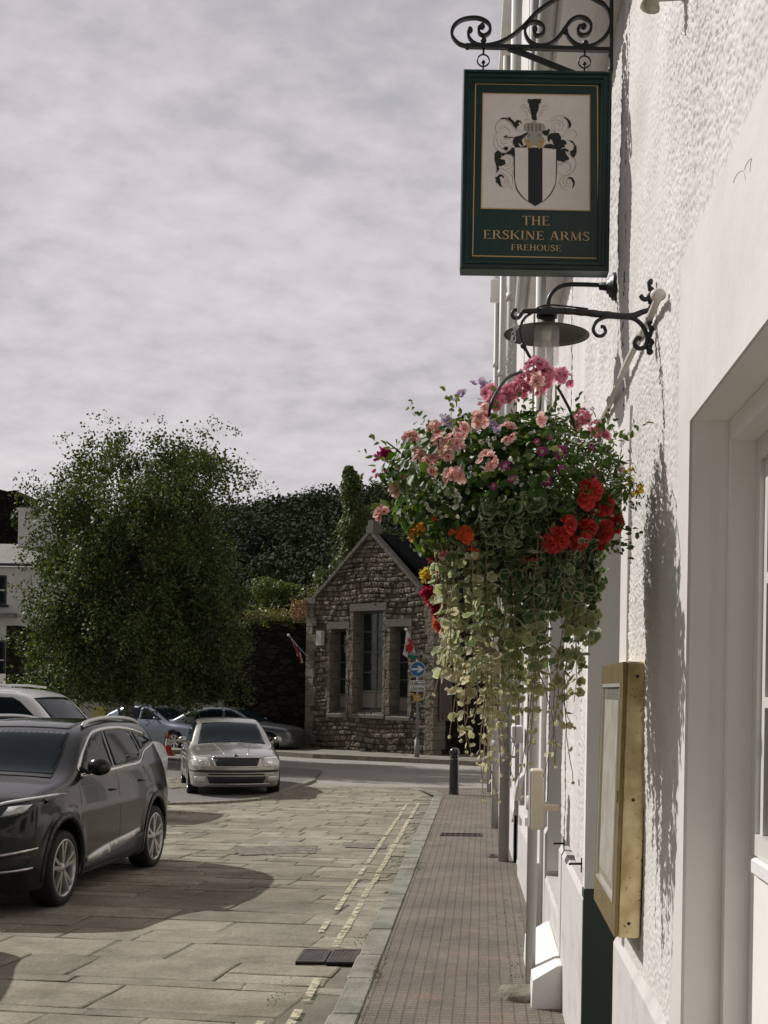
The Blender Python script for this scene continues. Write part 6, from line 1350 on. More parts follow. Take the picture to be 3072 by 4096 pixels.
# ivy column behind the house
p_ = D(1400, 2600, 50); base = (p_.x, 50, 0); th = thing('ivy_column', 'narrow ivy covered trunk rising behind the stone house gable', 'tree', base)
mb = MB(); mb.tube([(p_.x+.05, 50, 0), (p_.x, 50, 6), (p_.x, 50, 10)], [.22, .18, .1], 8); mb.build('trunk', bark, th)
r_ = np.random.default_rng(8); n_ = 9000; zz = r_.uniform(2.5, 10.75, n_); wob = .12*np.sin(zz*2.3)+.10*np.sin(zz*5.1); rad = (.50+.10*np.sin(zz*3.1)+(zz < 6)*.12)*np.clip((11.0-zz)/1.0, .25, 1); aa = r_.uniform(0, 6.283, n_); rr_ = rad*r_.random(n_)**.35
crown_obj('crown', np.stack([p_.x+wob+rr_*np.cos(aa), 50+rr_*np.sin(aa), zz], 1), np.stack([np.cos(aa), np.sin(aa), r_.normal(size=n_)*.5+.3], 1)+r_.normal(size=(n_, 3))*.4, r_.uniform(.09, .17, n_), lm3, th, .8, r_)
for i, (u, vt, d_, rx_, n_, ls, mat, lab, nm) in enumerate((
    (1470, 1975, 60, 1.5, 9000, .20, lm2, 'dark rounded tree just right of the ivy covered trunk', 'broadleaf_tree'),
    (1600, 2060, 62, 1.9, 8000, .20, lm2, 'dark tree filling the gap behind the slate roof', 'broadleaf_tree'),
    (1115, 2290, 47, 1.25, 9000, .11, lm1, 'bright green bush beyond the dark wall, right of the birch', 'bush'),
    (1030, 2400, 46, .8, 4000, .10, lm1, 'small bush partly behind the birch, above the dark wall', 'bush'),
    (1235, 2345, 46, .7, 4500, .10, lm3, 'leafy bush against the left slope of the stone gable', 'bush'),
    (1320, 2230, 46, .6, 4500, .10, lm3, 'leafy growth between the gable and the ivy covered trunk', 'bush'))):
    q = D(u, vt, d_); H = q.z; rz_ = (H*.35 if i < 2 else 1.2); blob_tree(nm, lab, 'tree' if i < 2 else 'bush', (q.x, d_, 0), H, rx_, n_, ls, mat, seed=40+i, rz=rz_, trunk_r=.15 if i < 2 else .06)
# plants growing on top of the dark wall and roof edge
r_ = np.random.default_rng(12); n_ = 2600; tt = r_.random(n_); X = []; 
us = r_.uniform(930, 1290, n_); vs_ = np.where(us < 1170, 2482, 2490)-np.abs(r_.normal(size=n_))*np.where(us < 1160, 22, 45); vs_ = np.where(us > 1230, vs_-r_.random(n_)*70, vs_)
pts_ = np.array([tuple(D(u, v, 42.6+r_.random()*.5)) for u, v in zip(us, vs_)])
o = crown_obj('wall_plants', pts_, r_.normal(size=pts_.shape)+[0, -.4, .4], r_.uniform(.05, .12, n_), tree_leaf_mat('wall_plant_leaf', (.10, .12, .04), (.33, .29, .15), .3), None, .5, r_); tag(o, 'pale straggly plants growing along the top of the dark stone wall', 'plants', kind='stuff')
n_ = 260; us = r_.uniform(1165, 1240, n_); vs_ = 2470-r_.random(n_)*70; pts_ = np.array([tuple(D(u, v, 42.2)) for u, v in zip(us, vs_)]); o = crown_obj('valerian', pts_, r_.normal(size=pts_.shape), r_.uniform(.05, .10, n_), tree_leaf_mat('valerian_pink', (.30, .12, .12), (.42, .25, .22), .3), None, .7, r_); tag(o, 'pink valerian blooming on the wall top beside the stone house', 'flowers', kind='stuff')
# far wooded hill
hn = 120; xs_ = np.linspace(-190, 150, hn); ys_ = np.linspace(60, 330, hn); XX, YY = np.meshgrid(xs_, ys_, indexing='ij')
def hill_z(X, Y):
    s_ = np.clip((Y-62)/120, 0, 1); s_ = s_*s_*(3-2*s_); ang_ = X/np.maximum(Y, 1); top = 22.5+1.6*np.sin(X*.035+.8)+2.2*np.sin(X*.06+2)
    dip = np.exp(-((ang_+.32)/.045)**2)*5.0
    return s_*(top-dip*0)-.3
ZZh = hill_z(XX, YY); V = np.stack([XX, YY, ZZh], -1).reshape(-1, 3); idx = np.arange(hn*hn).reshape(hn, hn); q = np.stack([idx[:-1, :-1], idx[1:, :-1], idx[1:, 1:], idx[:-1, 1:]], -1).reshape(-1, 4)
o = mkobj('hill', V, q, grass_soil, smooth=True); o['kind'] = 'structure'
r_ = np.random.default_rng(77); nt_ = 1500; ty_ = 66+r_.random(nt_)*135; tx_ = -ty_*.44+r_.random(nt_)*ty_*.50; rad_ = r_.uniform(1.8, 3.6, nt_); tz_ = hill_z(tx_, ty_)
pl_ = []; nl_ = []; sl2 = []; 
core = MB()
for i in range(nt_):
    n_ = 420; d_ = r_.normal(size=(n_, 3)); d_[:, 2] = np.abs(d_[:, 2])*1.0-.35; d_ /= np.linalg.norm(d_, axis=1, keepdims=True); lob = 1+.22*np.sin(d_[:, 0]*7+i)*np.sin(d_[:, 1]*6+i*2)*1.2
    R0 = rad_[i]; p_ = np.array([tx_[i], ty_[i], tz_[i]+R0*.75])+d_*(R0*lob*r_.uniform(.82, 1.04, n_))[:, None]*[1, 1, .85]; pl_.append(p_); nl_.append(d_+r_.normal(size=(n_, 3))*.45); sl2.append(np.full(n_, .44)*r_.uniform(.6, 1.25, n_))
o = crown_obj('wood', np.concatenate(pl_), np.concatenate(nl_), np.concatenate(sl2), tree_leaf_mat('wood_leaf', (.010, .020, .008), (.034, .052, .018), .12, .95), None, .85, r_); tag(o, 'dense dark green wood covering the hill behind the houses', 'wood', kind='stuff')
# ruined tower at the far left skyline
p0, p1 = D(-60, 2300, 95), D(92, 1960, 95); rt = thing('ruined_tower', 'dark ruined stone tower on the left skyline behind the white house', 'tower', (p0.x, 95, 0))
mb = MB(); n_ = 10
prof_t = [(-60, 1985), (-10, 1955), (30, 1965), (60, 1960), (88, 1985), (93, 2020), (90, 2100), (92, 2300)]
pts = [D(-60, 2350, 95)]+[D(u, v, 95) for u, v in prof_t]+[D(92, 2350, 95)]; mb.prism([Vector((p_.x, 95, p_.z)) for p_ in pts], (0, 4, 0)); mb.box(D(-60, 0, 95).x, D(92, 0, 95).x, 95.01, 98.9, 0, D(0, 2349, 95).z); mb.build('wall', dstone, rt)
q = D(150, 1995, 90); blob_tree('broadleaf_tree', 'small dark tree between the ruined tower and the white chimney', 'tree', (q.x, 90, 0), q.z, 1.9, 3500, .3, lm2, seed=60, rz=2.5)
q = D(60, 2240, 75); blob_tree('broadleaf_tree', 'low green tree behind the white chimney at the left edge', 'tree', (q.x, 75, 0), q.z, 3.0, 6000, .2, lm1, seed=61, rz=2.5)

# ---------------------------------------------------------------- white house at the left edge
WD = 55.0
wh = thing('white_house', 'white rendered house with slate roof and chimney behind the birch at left', 'house', tuple(D(0, 2900, WD))[:2]+(0,))
def WP(u, v, d=WD): p_ = D(u, v, d); return p_
wren = P('white_house_render', (.78, .78, .76), .8, bump=(6, .3, .02), var=(1.2, (.68, .68, .65), .4, .7))
xr_ = WP(380, 2500).x; xl_ = WP(-500, 2500).x; ze = WP(100, 2262).z
mb = MB(); mb.box(xl_, xr_, WD, WD+6, 0, ze); mb.build('wall', wren, wh)
mb = MB(); rz_ = WP(200, 2150).z; mb.hexa([(xl_, WD-.3, ze-.1), (xr_+.2, WD-.3, ze-.1), (xr_+.2, WD+6.3, ze-.1), (xl_, WD+6.3, ze-.1), (xl_, WD+2.8, rz_), (xr_+.2, WD+2.8, rz_), (xr_+.2, WD+3.2, rz_), (xl_, WD+3.2, rz_)]); mb.build('roof', P('grey_slate', (.27, .26, .235), .75, bump=(9, .8, .03), var=(4, (.20, .19, .175), .4, .7)), wh)
mb = MB(); cxa, cxb = WP(92, 2100, WD+3).x, WP(215, 2100, WD+3).x; cz = WP(150, 2050, WD+3).z; mb.box(cxa, cxb, WD+2.4, WD+3.4, rz_-1, cz); mb.box(cxa-.06, cxb+.06, WD+2.34, WD+3.46, cz+.001, cz+.12); mb.build('chimney', wren, wh)
mb = MB(); mb.tube([(xl_, WD-.35, ze), (xr_+.2, WD-.35, ze)], .06, 8); mb.build('gutter', black_iron, wh)
for (ua, ub, va, vb) in ((-75, 25, 2300, 2420), (-70, 20, 2560, 2720)):
    a_, b_ = WP(ua, va), WP(ub, vb); mb = MB(); mb.box(a_.x, b_.x, WD-.03, WD+.05, b_.z, a_.z); wn = mb.build('window', P('dark_frame', (.03, .035, .035), .4), wh)
    mb = MB(); mb.box(a_.x+.08, b_.x-.08, WD-.035, WD-.031, b_.z+.08, a_.z-.08); mb.build('pane', glass_dark, wn, world=False)
    mb = MB(); zc_ = (a_.z+b_.z)/2; mb.box(a_.x+.04, b_.x-.04, WD-.05, WD-.036, zc_-.03, zc_+.03); mb.build('glazing_bar', white_paint, wn, world=False)
    mb = MB(); mb.box(a_.x-.1, b_.x+.1, WD-.12, WD-.001, b_.z-.1, b_.z-.001); mb.build('sill', black_iron, wn, world=False)
a_ = WP(70, 2460); mb = MB(); mb.box(a_.x-2.5, a_.x, WD-.45, WD-.001, a_.z-.12, a_.z+.06); mb.build('canopy', P('grey_slate', (.2, .2, .2)), wh)
# slate lean-to in front
lt = thing('lean_to', 'low stone lean-to with slate roof beside the white house, behind the vehicles', 'outbuilding', (-18, 50, 0))
p0, p1 = D(-400, 2745, 50), D(330, 2745, 50); zt_ = D(0, 2695, 51.5).z
mb = MB(); mb.hexa([(p0.x, 49.7, p1.z-.02), (p1.x, 49.7, p1.z-.1), (p1.x, 52.5, p1.z-.1), (p0.x, 52.5, p1.z-.02), (p0.x, 51.4, zt_), (p1.x-.9, 51.4, zt_), (p1.x-.9, 52.4, zt_), (p0.x, 52.4, zt_)]); mb.build('roof', P('lean_slate', (.21, .19, .155), .8, bump=(9, .8, .03), var=(3, (.14, .125, .1), .4, .7)), lt)
mb = MB(); mb.box(p0.x, p1.x-.2, 50, 52.4, 0, p1.z-.12); mb.build('wall', dstone, lt)

# ---------------------------------------------------------------- unseen houses added to block sky light, left and behind the camera
def blocker_house(label, x0, x1, y0, y1, hgt, face, mat):
    th = thing('terraced_house', label, 'house', ((x0+x1)/2, (y0+y1)/2, 0)); mb = MB(); mb.box(x0, x1, y0, y1, -.02, hgt); mb.build('wall', mat, th)
    mb = MB()
    if face == 'x': mb.hexa([(x0-.2, y0, hgt), (x1+.3, y0, hgt), (x1+.3, y1, hgt), (x0-.2, y1, hgt), ((x0+x1)/2-.1, y0, hgt+2.6), ((x0+x1)/2+.1, y0, hgt+2.6), ((x0+x1)/2+.1, y1, hgt+2.6), ((x0+x1)/2-.1, y1, hgt+2.6)])
    else: mb.hexa([(x0, y0-.2, hgt), (x1, y0-.2, hgt), (x1, y1+.3, hgt), (x0, y1+.3, hgt), (x0, (y0+y1)/2-.1, hgt+2.6), (x1, (y0+y1)/2-.1, hgt+2.6), (x1, (y0+y1)/2+.1, hgt+2.6), (x0, (y0+y1)/2+.1, hgt+2.6)])
    mb.build('roof', MATS['slate'], th)
    n_ = 3
    for i in range(n_):
        for z_ in (1.0, 3.9):
            if face == 'x': c = y0+(y1-y0)*(i+.5)/n_; mb = MB(); mb.box(x1-.02, x1+.03, c-.5, c+.5, z_, z_+1.5)
            else: c = x0+(x1-x0)*(i+.5)/n_; mb = MB(); mb.box(c-.5, c+.5, y1-.02, y1+.03, z_, z_+1.5)
            mb.build('window', glass_dark, th)
gstone = P('grey_house_render', (.26, .25, .22), .85, bump=(8, .5, .02), var=(1, (.20, .19, .17), .4, .6))
for i, (a_, c_) in enumerate(((-12, -3), (-3, 6), (6, 15))): blocker_house(('first', 'middle', 'last')[i]+' grey house of the unseen row added on the far left side to block sky light', -29, -21.5, a_, c_, 6.2+.5*i, 'x', gstone)
for i, (a_, c_) in enumerate(((-21, -12), (-12, -3))): blocker_house(('left hand', 'right hand')[i]+' grey house of the unseen row added behind the camera to block sky light', a_, c_, -20, -13, 6.6, 'y', gstone)
# ---------------------------------------------------------------- vehicles: bodies as smooth solids
def interp(x, keys, smooth=True):
    kx = np.array([k[0] for k in keys], float); ky = np.array([k[1] for k in keys], float)
    if kx[0] > kx[-1]: kx, ky = kx[::-1], ky[::-1]
    if not smooth: return np.interp(x, kx, ky)
    m = np.zeros(len(kx)); dlt = np.diff(ky)/np.diff(kx)            # monotone cubic
    m[0], m[-1] = dlt[0], dlt[-1]
    for i in range(1, len(kx)-1): m[i] = 0 if dlt[i-1]*dlt[i] <= 0 else 2*dlt[i-1]*dlt[i]/(dlt[i-1]+dlt[i])
    xc = np.clip(x, kx[0], kx[-1]); i = np.clip(np.searchsorted(kx, xc, side='right')-1, 0, len(kx)-2); h = kx[i+1]-kx[i]; t = (xc-kx[i])/h
    return (2*t**3-3*t**2+1)*ky[i]+(t**3-2*t**2+t)*h*m[i]+(-2*t**3+3*t**2)*ky[i+1]+(t**3-t**2)*h*m[i+1]
def smax(a, b, k):
    h = np.maximum(k-np.abs(a-b), 0)/k; return np.maximum(a, b)+h*h*k*.25
def car_field(c):
    Lh = c['L']/2
    def f(x, y, z):
        ay = np.abs(y)
        plan = c['W']/2*(1-c['taper_f']*np.clip((x-.0)/Lh, 0, 1.2)**4-c['taper_r']*np.clip((-x)/Lh, 0, 1.2)**4)
        hwp = interp(z, c['side']); hw_ = plan*hwp
        for xa in c['axles']:                                     # flared arches
            rr_ = np.sqrt((x-xa)**2+(z-c['wr'])**2); hw_ = hw_+c.get('flare', .02)*np.exp(-((rr_-c['arch']-.03)/.07)**2)
        fs = (ay-hw_)*.95
        zt = interp(x, c['top']); crown = c['crown']*ay*ay; sl_ = interp(x, c['slope']) if 'slope' in c else 1.0
        ft = (z-zt+crown)*sl_
        xf = Lh-c['bow_f']*ay**2-interp(z, c['nose']); ff = (x-xf)*.95
        xr = -Lh+c['bow_r']*ay**2+interp(z, c['tail']); fr_ = (xr-x)*.95
        fb = c['zb']+c.get('zb_rise', .0)*np.clip(np.abs(x)-1.7, 0, 1)-z
        d = smax(ft, fs, c['rs']); d = smax(d, ff, c['rf']); d = smax(d, fr_, c['rf']); d = smax(d, fb, .06)
        for xa in c['axles']:
            cyl = np.sqrt((x-xa)**2+(z-c['wr']-.01)**2)-c['arch']; cav = np.maximum(cyl, (c['W']/2-.30)-ay); d = smax(d, -cav, .015)
        return d
    return f
def surface_net(f, b0, b1, h):
    nx, ny, nz = [int(math.ceil((b1[i]-b0[i])/h))+1 for i in range(3)]
    xs = b0[0]+h*np.arange(nx); ys = b0[1]+h*np.arange(ny); zs = b0[2]+h*np.arange(nz)
    Fv = f(*np.meshgrid(xs, ys, zs, indexing='ij')); sgn = Fv < 0
    acc = np.zeros((nx-1, ny-1, nz-1, 3)); cnt_ = np.zeros((nx-1, ny-1, nz-1))
    I, J, K = np.meshgrid(np.arange(nx-1), np.arange(ny-1), np.arange(nz-1), indexing='ij'); base = np.stack([I, J, K], -1).astype(float)
    cor = [(a, b_, c_) for a in (0, 1) for b_ in (0, 1) for c_ in (0, 1)]
    def sub(A, o): return A[o[0]:nx-1+o[0], o[1]:ny-1+o[1], o[2]:nz-1+o[2]]
    for a in cor:
        for ax in range(3):
            if a[ax] == 1: continue
            b_ = list(a); b_[ax] = 1; b_ = tuple(b_); fa, fb_ = sub(Fv, a), sub(Fv, b_); cr_ = sub(sgn, a) != sub(sgn, b_)
            den = np.where(cr_, fa-fb_, 1.0); t = np.where(cr_, fa/den, 0)
            for d in range(3): acc[..., d] += np.where(cr_, a[d]+(t if d == ax else 0), 0)
            cnt_ += cr_
    act = cnt_ > 0; vid = np.full(act.shape, -1); vid[act] = np.arange(act.sum())
    V = (base[act]+acc[act]/cnt_[act][:, None])*h+np.array(b0)
    Q = []
    for ax in range(3):
        u, v = [(1, 2), (2, 0), (0, 1)][ax]; sl0 = [slice(None)]*3; sl1 = [slice(None)]*3; sl0[ax] = slice(0, -1); sl1[ax] = slice(1, None)
        A, B = sgn[tuple(sl0)], sgn[tuple(sl1)]; E = np.argwhere(A != B); ok = (E[:, u] > 0) & (E[:, v] > 0) & (E[:, u] < [nx, ny, nz][u]-1) & (E[:, v] < [nx, ny, nz][v]-1); E = E[ok]; inside = A[tuple(E.T)]
        def cell(du, dv): c_ = E.copy(); c_[:, u] -= du; c_[:, v] -= dv; return vid[tuple(c_.T)]
        q = np.stack([cell(0, 0), cell(1, 0), cell(1, 1), cell(0, 1)], 1); q[~inside] = q[~inside][:, ::-1]; Q.append(q)
    Q = np.concatenate(Q); Q = Q[:, ::-1] if False else Q
    for it in range(3):                                            # pull the net on to the true surface
        e_ = 1e-3; f0 = f(V[:, 0], V[:, 1], V[:, 2]); gx = (f(V[:, 0]+e_, V[:, 1], V[:, 2])-f0)/e_; gy = (f(V[:, 0], V[:, 1]+e_, V[:, 2])-f0)/e_; gz = (f(V[:, 0], V[:, 1], V[:, 2]+e_)-f0)/e_
        g2 = gx*gx+gy*gy+gz*gz+1e-9; st = np.clip(f0/g2, -h*.6, h*.6)[:, None]*np.stack([gx, gy, gz], 1); V = V-st*.9
    return V, Q
class Car:
    def zf(s, z):
        l = s.c.get('lift', 0); return z+l*min(1, max(0, (z-.5)/.6))
    def __init__(s, name, label, cat, c, paint, h, group=None):
        s.c = c; s.root = thing(name, label, cat, (0, 0, 0), 0, group); f0_ = car_field(c); m = .08; l = c.get('lift', 0)
        def f(x, y, z):
            zi = np.where(z < .5, z, np.where(z > 1.1+l, z-l, .5+(z-.5)*.6/(.6+l))); return f0_(x, y, zi)
        V, Q = surface_net(f, (-c['L']/2-m, -c['W']/2-m-.03, c['zb']-m), (c['L']/2+m, c['W']/2+m+.03, c['H']+m+l), h)
        s.body = mkobj('body', V, Q, paint, s.root, smooth=True, world=False)
        bm = bmesh.new(); bm.from_mesh(s.body.data); bmesh.ops.recalc_face_normals(bm, faces=bm.faces); s.bvh = BVHTree.FromBMesh(bm); bm.to_mesh(s.body.data); bm.free()
    def panel(s, name, pts, org, ux, uy, dr, mat, off=.004, step=.06, thick=.012, parent=None, label=None, smooth=True):
        """project a 2D polygon (org + ux*a + uy*b) along dr on to the body"""
        org, ux, uy, dr = Vector(org), Vector(ux), Vector(uy), Vector(dr).normalized()
        bd = []
        n_ = len(pts)
        for i in range(n_):
            a, b_ = Vector(pts[i]), Vector(pts[(i+1) % n_]); k = max(1, int((b_-a).length/step))
            for j in range(k): bd.append(a.lerp(b_, j/k))
        ps = list(bd); nb = len(bd); xs = [p[0] for p in bd]; ys = [p[1] for p in bd]
        from mathutils.geometry import intersect_point_tri_2d
        def inside(x, y):
            c_ = False; j = nb-1
            for i in range(nb):
                if (ys[i] > y) != (ys[j] > y) and x < (xs[j]-xs[i])*(y-ys[i])/(ys[j]-ys[i])+xs[i]: c_ = not c_
                j = i
            return c_
        x = min(xs)+step*.5
        while x < max(xs):
            y = min(ys)+step*.5
            while y < max(ys):
                if inside(x, y) and min((q-Vector((x, y))).length for q in bd) > step*.45: ps.append(Vector((x, y)))
                y += step
            x += step
        r = delaunay_2d_cdt(ps, [(i, (i+1) % nb) for i in range(nb)], [list(range(nb))], 1, 1e-6); V2, F2 = r[0], r[2]
        V = []; ok = []
        for p in V2:
            o = org+ux*p[0]+uy*p[1]; loc, nrm, i_, d_ = s.bvh.ray_cast(o-dr*.8, dr)
            if loc is None:
                loc, nrm, i_, d_ = s.bvh.find_nearest(o)
            if nrm.dot(dr) > 0: nrm = -nrm
            V.append((loc, nrm))
        top = [l+n*off for l, n in V]; bot = [l-n*(thick-off) for l, n in V]; m = len(V)
        # boundary edges
        cnt_e = {}
        for f_ in F2:
            for i in range(len(f_)): e_ = (f_[i], f_[(i+1) % len(f_)]); cnt_e[e_] = cnt_e.get(e_, 0)+1
        fs = [tuple(f_) for f_ in F2]; sm = [smooth]*len(fs)
        for (a, b_) in list(cnt_e):
            if (b_, a) not in cnt_e: fs.append((b_, a, a+m, b_+m)); sm.append(False)
        o_ = mkobj(name, top+bot, fs, mat, parent or s.root, smooth=sm, world=False)
        bm = bmesh.new(); bm.from_mesh(o_.data); ok_ = bm.faces[:] if False else None; bm.free()
        # orient outward
        me = o_.data; 
        if len(F2):
            p0 = me.polygons[0]; 
            if p0.normal.dot(dr) > 0: me.flip_normals()
        if label: o_['label'] = label
        return o_
    def side(s, name, pts, sgn, mat, **k): return s.panel(name, [(p[0], s.zf(p[1])) for p in pts], (0, sgn*1.2, 0), (1, 0, 0), (0, 0, 1), (0, -sgn, 0), mat, **k)
    def front(s, name, pts, mat, xo=None, dr=(-1, 0, 0), **k): return s.panel(name, [(p[0], s.zf(p[1])) for p in pts], (s.c['L']/2+.1, 0, 0), (0, 1, 0), (0, 0, 1), dr, mat, **k)
    def rear(s, name, pts, mat, **k): return s.panel(name, [(p[0], s.zf(p[1])) for p in pts], (-s.c['L']/2-.1, 0, 0), (0, 1, 0), (0, 0, 1), (1, 0, 0), mat, **k)
    def strip(s, name, pts, w_, sgn, mat, **k):
        q = spline([Vector((p[0], p[1], 0)) for p in pts], 5); up_ = []; dn = []
        for i in range(len(q)):
            t = (q[min(i+1, len(q)-1)]-q[max(i-1, 0)]).normalized(); n_ = Vector((-t.y, t.x, 0)); ww = w_ if not callable(w_) else w_(i/(len(q)-1)); up_.append(q[i]+n_*ww/2); dn.append(q[i]-n_*ww/2)
        ol = [(p.x, p.y) for p in up_]+[(p.x, p.y) for p in dn[::-1]]
        k.setdefault('step', .08); return s.side(name, ol, sgn, mat, **k)
tyre_m = P('tyre_rubber', (.010, .010, .010), .8, bump=(60, .3, .003)); plast = P('black_plastic', (.012, .013, .014), .55, bump=(80, .3, .002)); chrome = P('chrome', (.62, .61, .58), .14, 1.0); rimg = P('alloy_silver', (.46, .46, .45), .28, .75); rimd = P('alloy_dark', (.015, .016, .017), .35, .5); lampglass = P('headlamp_glass', (.58, .58, .56), .08, .15, spec=.8, coat=1.0); lampin = P('headlamp_inner', (.05, .055, .06), .1, .6, spec=.8); redlamp = P('tail_lamp', (.28, .01, .01), .15, spec=.7, coat=1)
def wheel(car, xa, sgn, R, wdt, rr_, spokes=5, style='suv'):
    y0 = sgn*(car.c['W']/2-.015); c = (xa, y0, R); mb = MB(); s = sgn
    mb.lathe([(rr_+.012, -.0*s), (rr_+.03, .006*s), (R-.035, .008*s), (R-.010, -.004*s), (R, -.03*s), (R, -(wdt-.03)*s), (R-.02, -wdt*s), (rr_, -wdt*s), (rr_-.01, -wdt*s+.01*s), (rr_-.002, -.03*s)], c, axis='Y', n=40, cap=False)
    w_ = mb.build('wheel', tyre_m, car.root, world=False)
    mb = MB(); mb.lathe([(rr_+.014, -.001*s), (rr_+.006, .005*s), (rr_-.006, .002*s), (rr_-.016, -.02*s), (rr_-.02, -.10*s)], c, axis='Y', n=40, cap=False)
    dk = MB(); dk.lathe([(.0, -.085*s), (rr_-.018, -.095*s)], c, axis='Y', n=32, cap=False)
    n_ = spokes
    for k in range(n_):
        base_a = 2*math.pi*k/n_+.3
        for da in ((-.16, .16) if style == 'suv' else (0,)):
            hw0 = .016 if style == 'suv' else .026; hw1 = .020 if style == 'suv' else .038
            def pt(r_, a_, off_, dy): return (xa+r_*math.cos(a_)-off_*math.sin(a_), y0+s*dy, R+r_*math.sin(a_)+off_*math.cos(a_))
            r0, r1 = .045, rr_-.008; a0, a1 = base_a+da*.55, base_a+da*1.15
            mb.hexa([pt(r0, a0, -hw0, -.012), pt(r1, a1, -hw1, .0), pt(r1, a1, hw1, .0), pt(r0, a0, hw0, -.012), pt(r0, a0, -hw0*1.2, -.05), pt(r1, a1, -hw1*1.1, -.04), pt(r1, a1, hw1*1.1, -.04), pt(r0, a0, hw0*1.2, -.05)])
    mb.lathe([(.0, -.004*s), (.028, -.005*s), (.034, -.012*s), (.062, -.018*s), (.066, -.05*s)], c, axis='Y', n=20, cap=False)
    mb.build('rim', rimg, w_, world=False); dk.build('brake_disc', rimd, w_, world=False)
def mirror(car, x, z, sgn, mat, w_=.17, h=.13):
    mb = MB(); y = sgn*(car.c['W']/2*interp(np.array([z]), car.c['side'])[0]); z = car.zf(z); yo = y+sgn*.13
    mb.tube([(x, y-sgn*.03, z-.03), (x-.01, y+sgn*.05, z)], .025, 8)
    mb.sphere((x, yo, z+.045), .1, 8, sc_=(.75, w_/.2, h/.19)); 
    o = mb.build('wing_mirror', mat, car.root, world=False)
    mb = MB(); mb.sphere((x-.062, yo, z+.045), .08, 6, sc_=(.22, w_/.2, h/.21)); mb.build('mirror_glass', glass_dark, o, world=False)
def handle(car, x, z, sgn, mat):
    z = car.zf(z)
    l, n_, i_, d_ = car.bvh.ray_cast(Vector((x, sgn*2, z)), Vector((0, -sgn, 0))); l2 = l; y = l.y
    mb = MB(); mb.tube(spline([(x-.10, y+sgn*.0, z-.005), (x-.07, y+sgn*.028, z), (x+.05, y+sgn*.03, z+.006), (x+.09, y+sgn*.0, z+.004)], 4), .012, 8); mb.build('door_handle', mat, car.root, world=False)
def seam(car, pts, sgn, w_=.007): car.strip('door_seam', pts, w_, sgn, plast, off=.0012, thick=.006, step=.12)

# ---- dark SUV at the left
suv_p = P('suv_paint', (.008, .0085, .0072), .2, .1, coat=.28, spec=.35)
CS = dict(lift=.10, L=4.45, W=1.84, H=1.64, zb=.21, axles=(1.295, -1.38), wr=.355, arch=.405, flare=.028, taper_f=.13, taper_r=.10,
  side=[(0, .93), (.25, .965), (.45, .985), (.62, .995), (.80, 1.0), (.90, .985), (1.0, .965), (1.08, .94), (1.15, .91), (1.62, .70)],
  top=[(2.25, .80), (2.12, .93), (1.9, 1.0), (1.55, 1.06), (1.12, 1.115), (.98, 1.15), (.25, 1.53), (-.15, 1.60), (-.6, 1.62), (-1.2, 1.60), (-1.72, 1.545), (-1.92, 1.48), (-2.10, 1.16), (-2.2, 1.0), (-2.25, .9)],
  slope=[(2.25, .9), (1.1, .97), (.8, .88), (.3, .9), (0, 1), (-1.5, .95), (-1.9, .7), (-2.2, .5)],
  crown=.06, bow_f=.30, bow_r=.16, nose=[(.2, .10), (.45, .0), (.7, .0), (.9, .05), (1.1, .14)], tail=[(.2, .12), (.5, .0), (.8, .03), (1.1, .14), (1.3, .25), (1.6, .42)], rs=.085, rf=.16)
suv = Car('parked_suv', 'dark bronze SUV with chrome window strips and silver roof rails, nearest vehicle at left', 'car', CS, suv_p, .030)
A_ = (.955, 1.135)
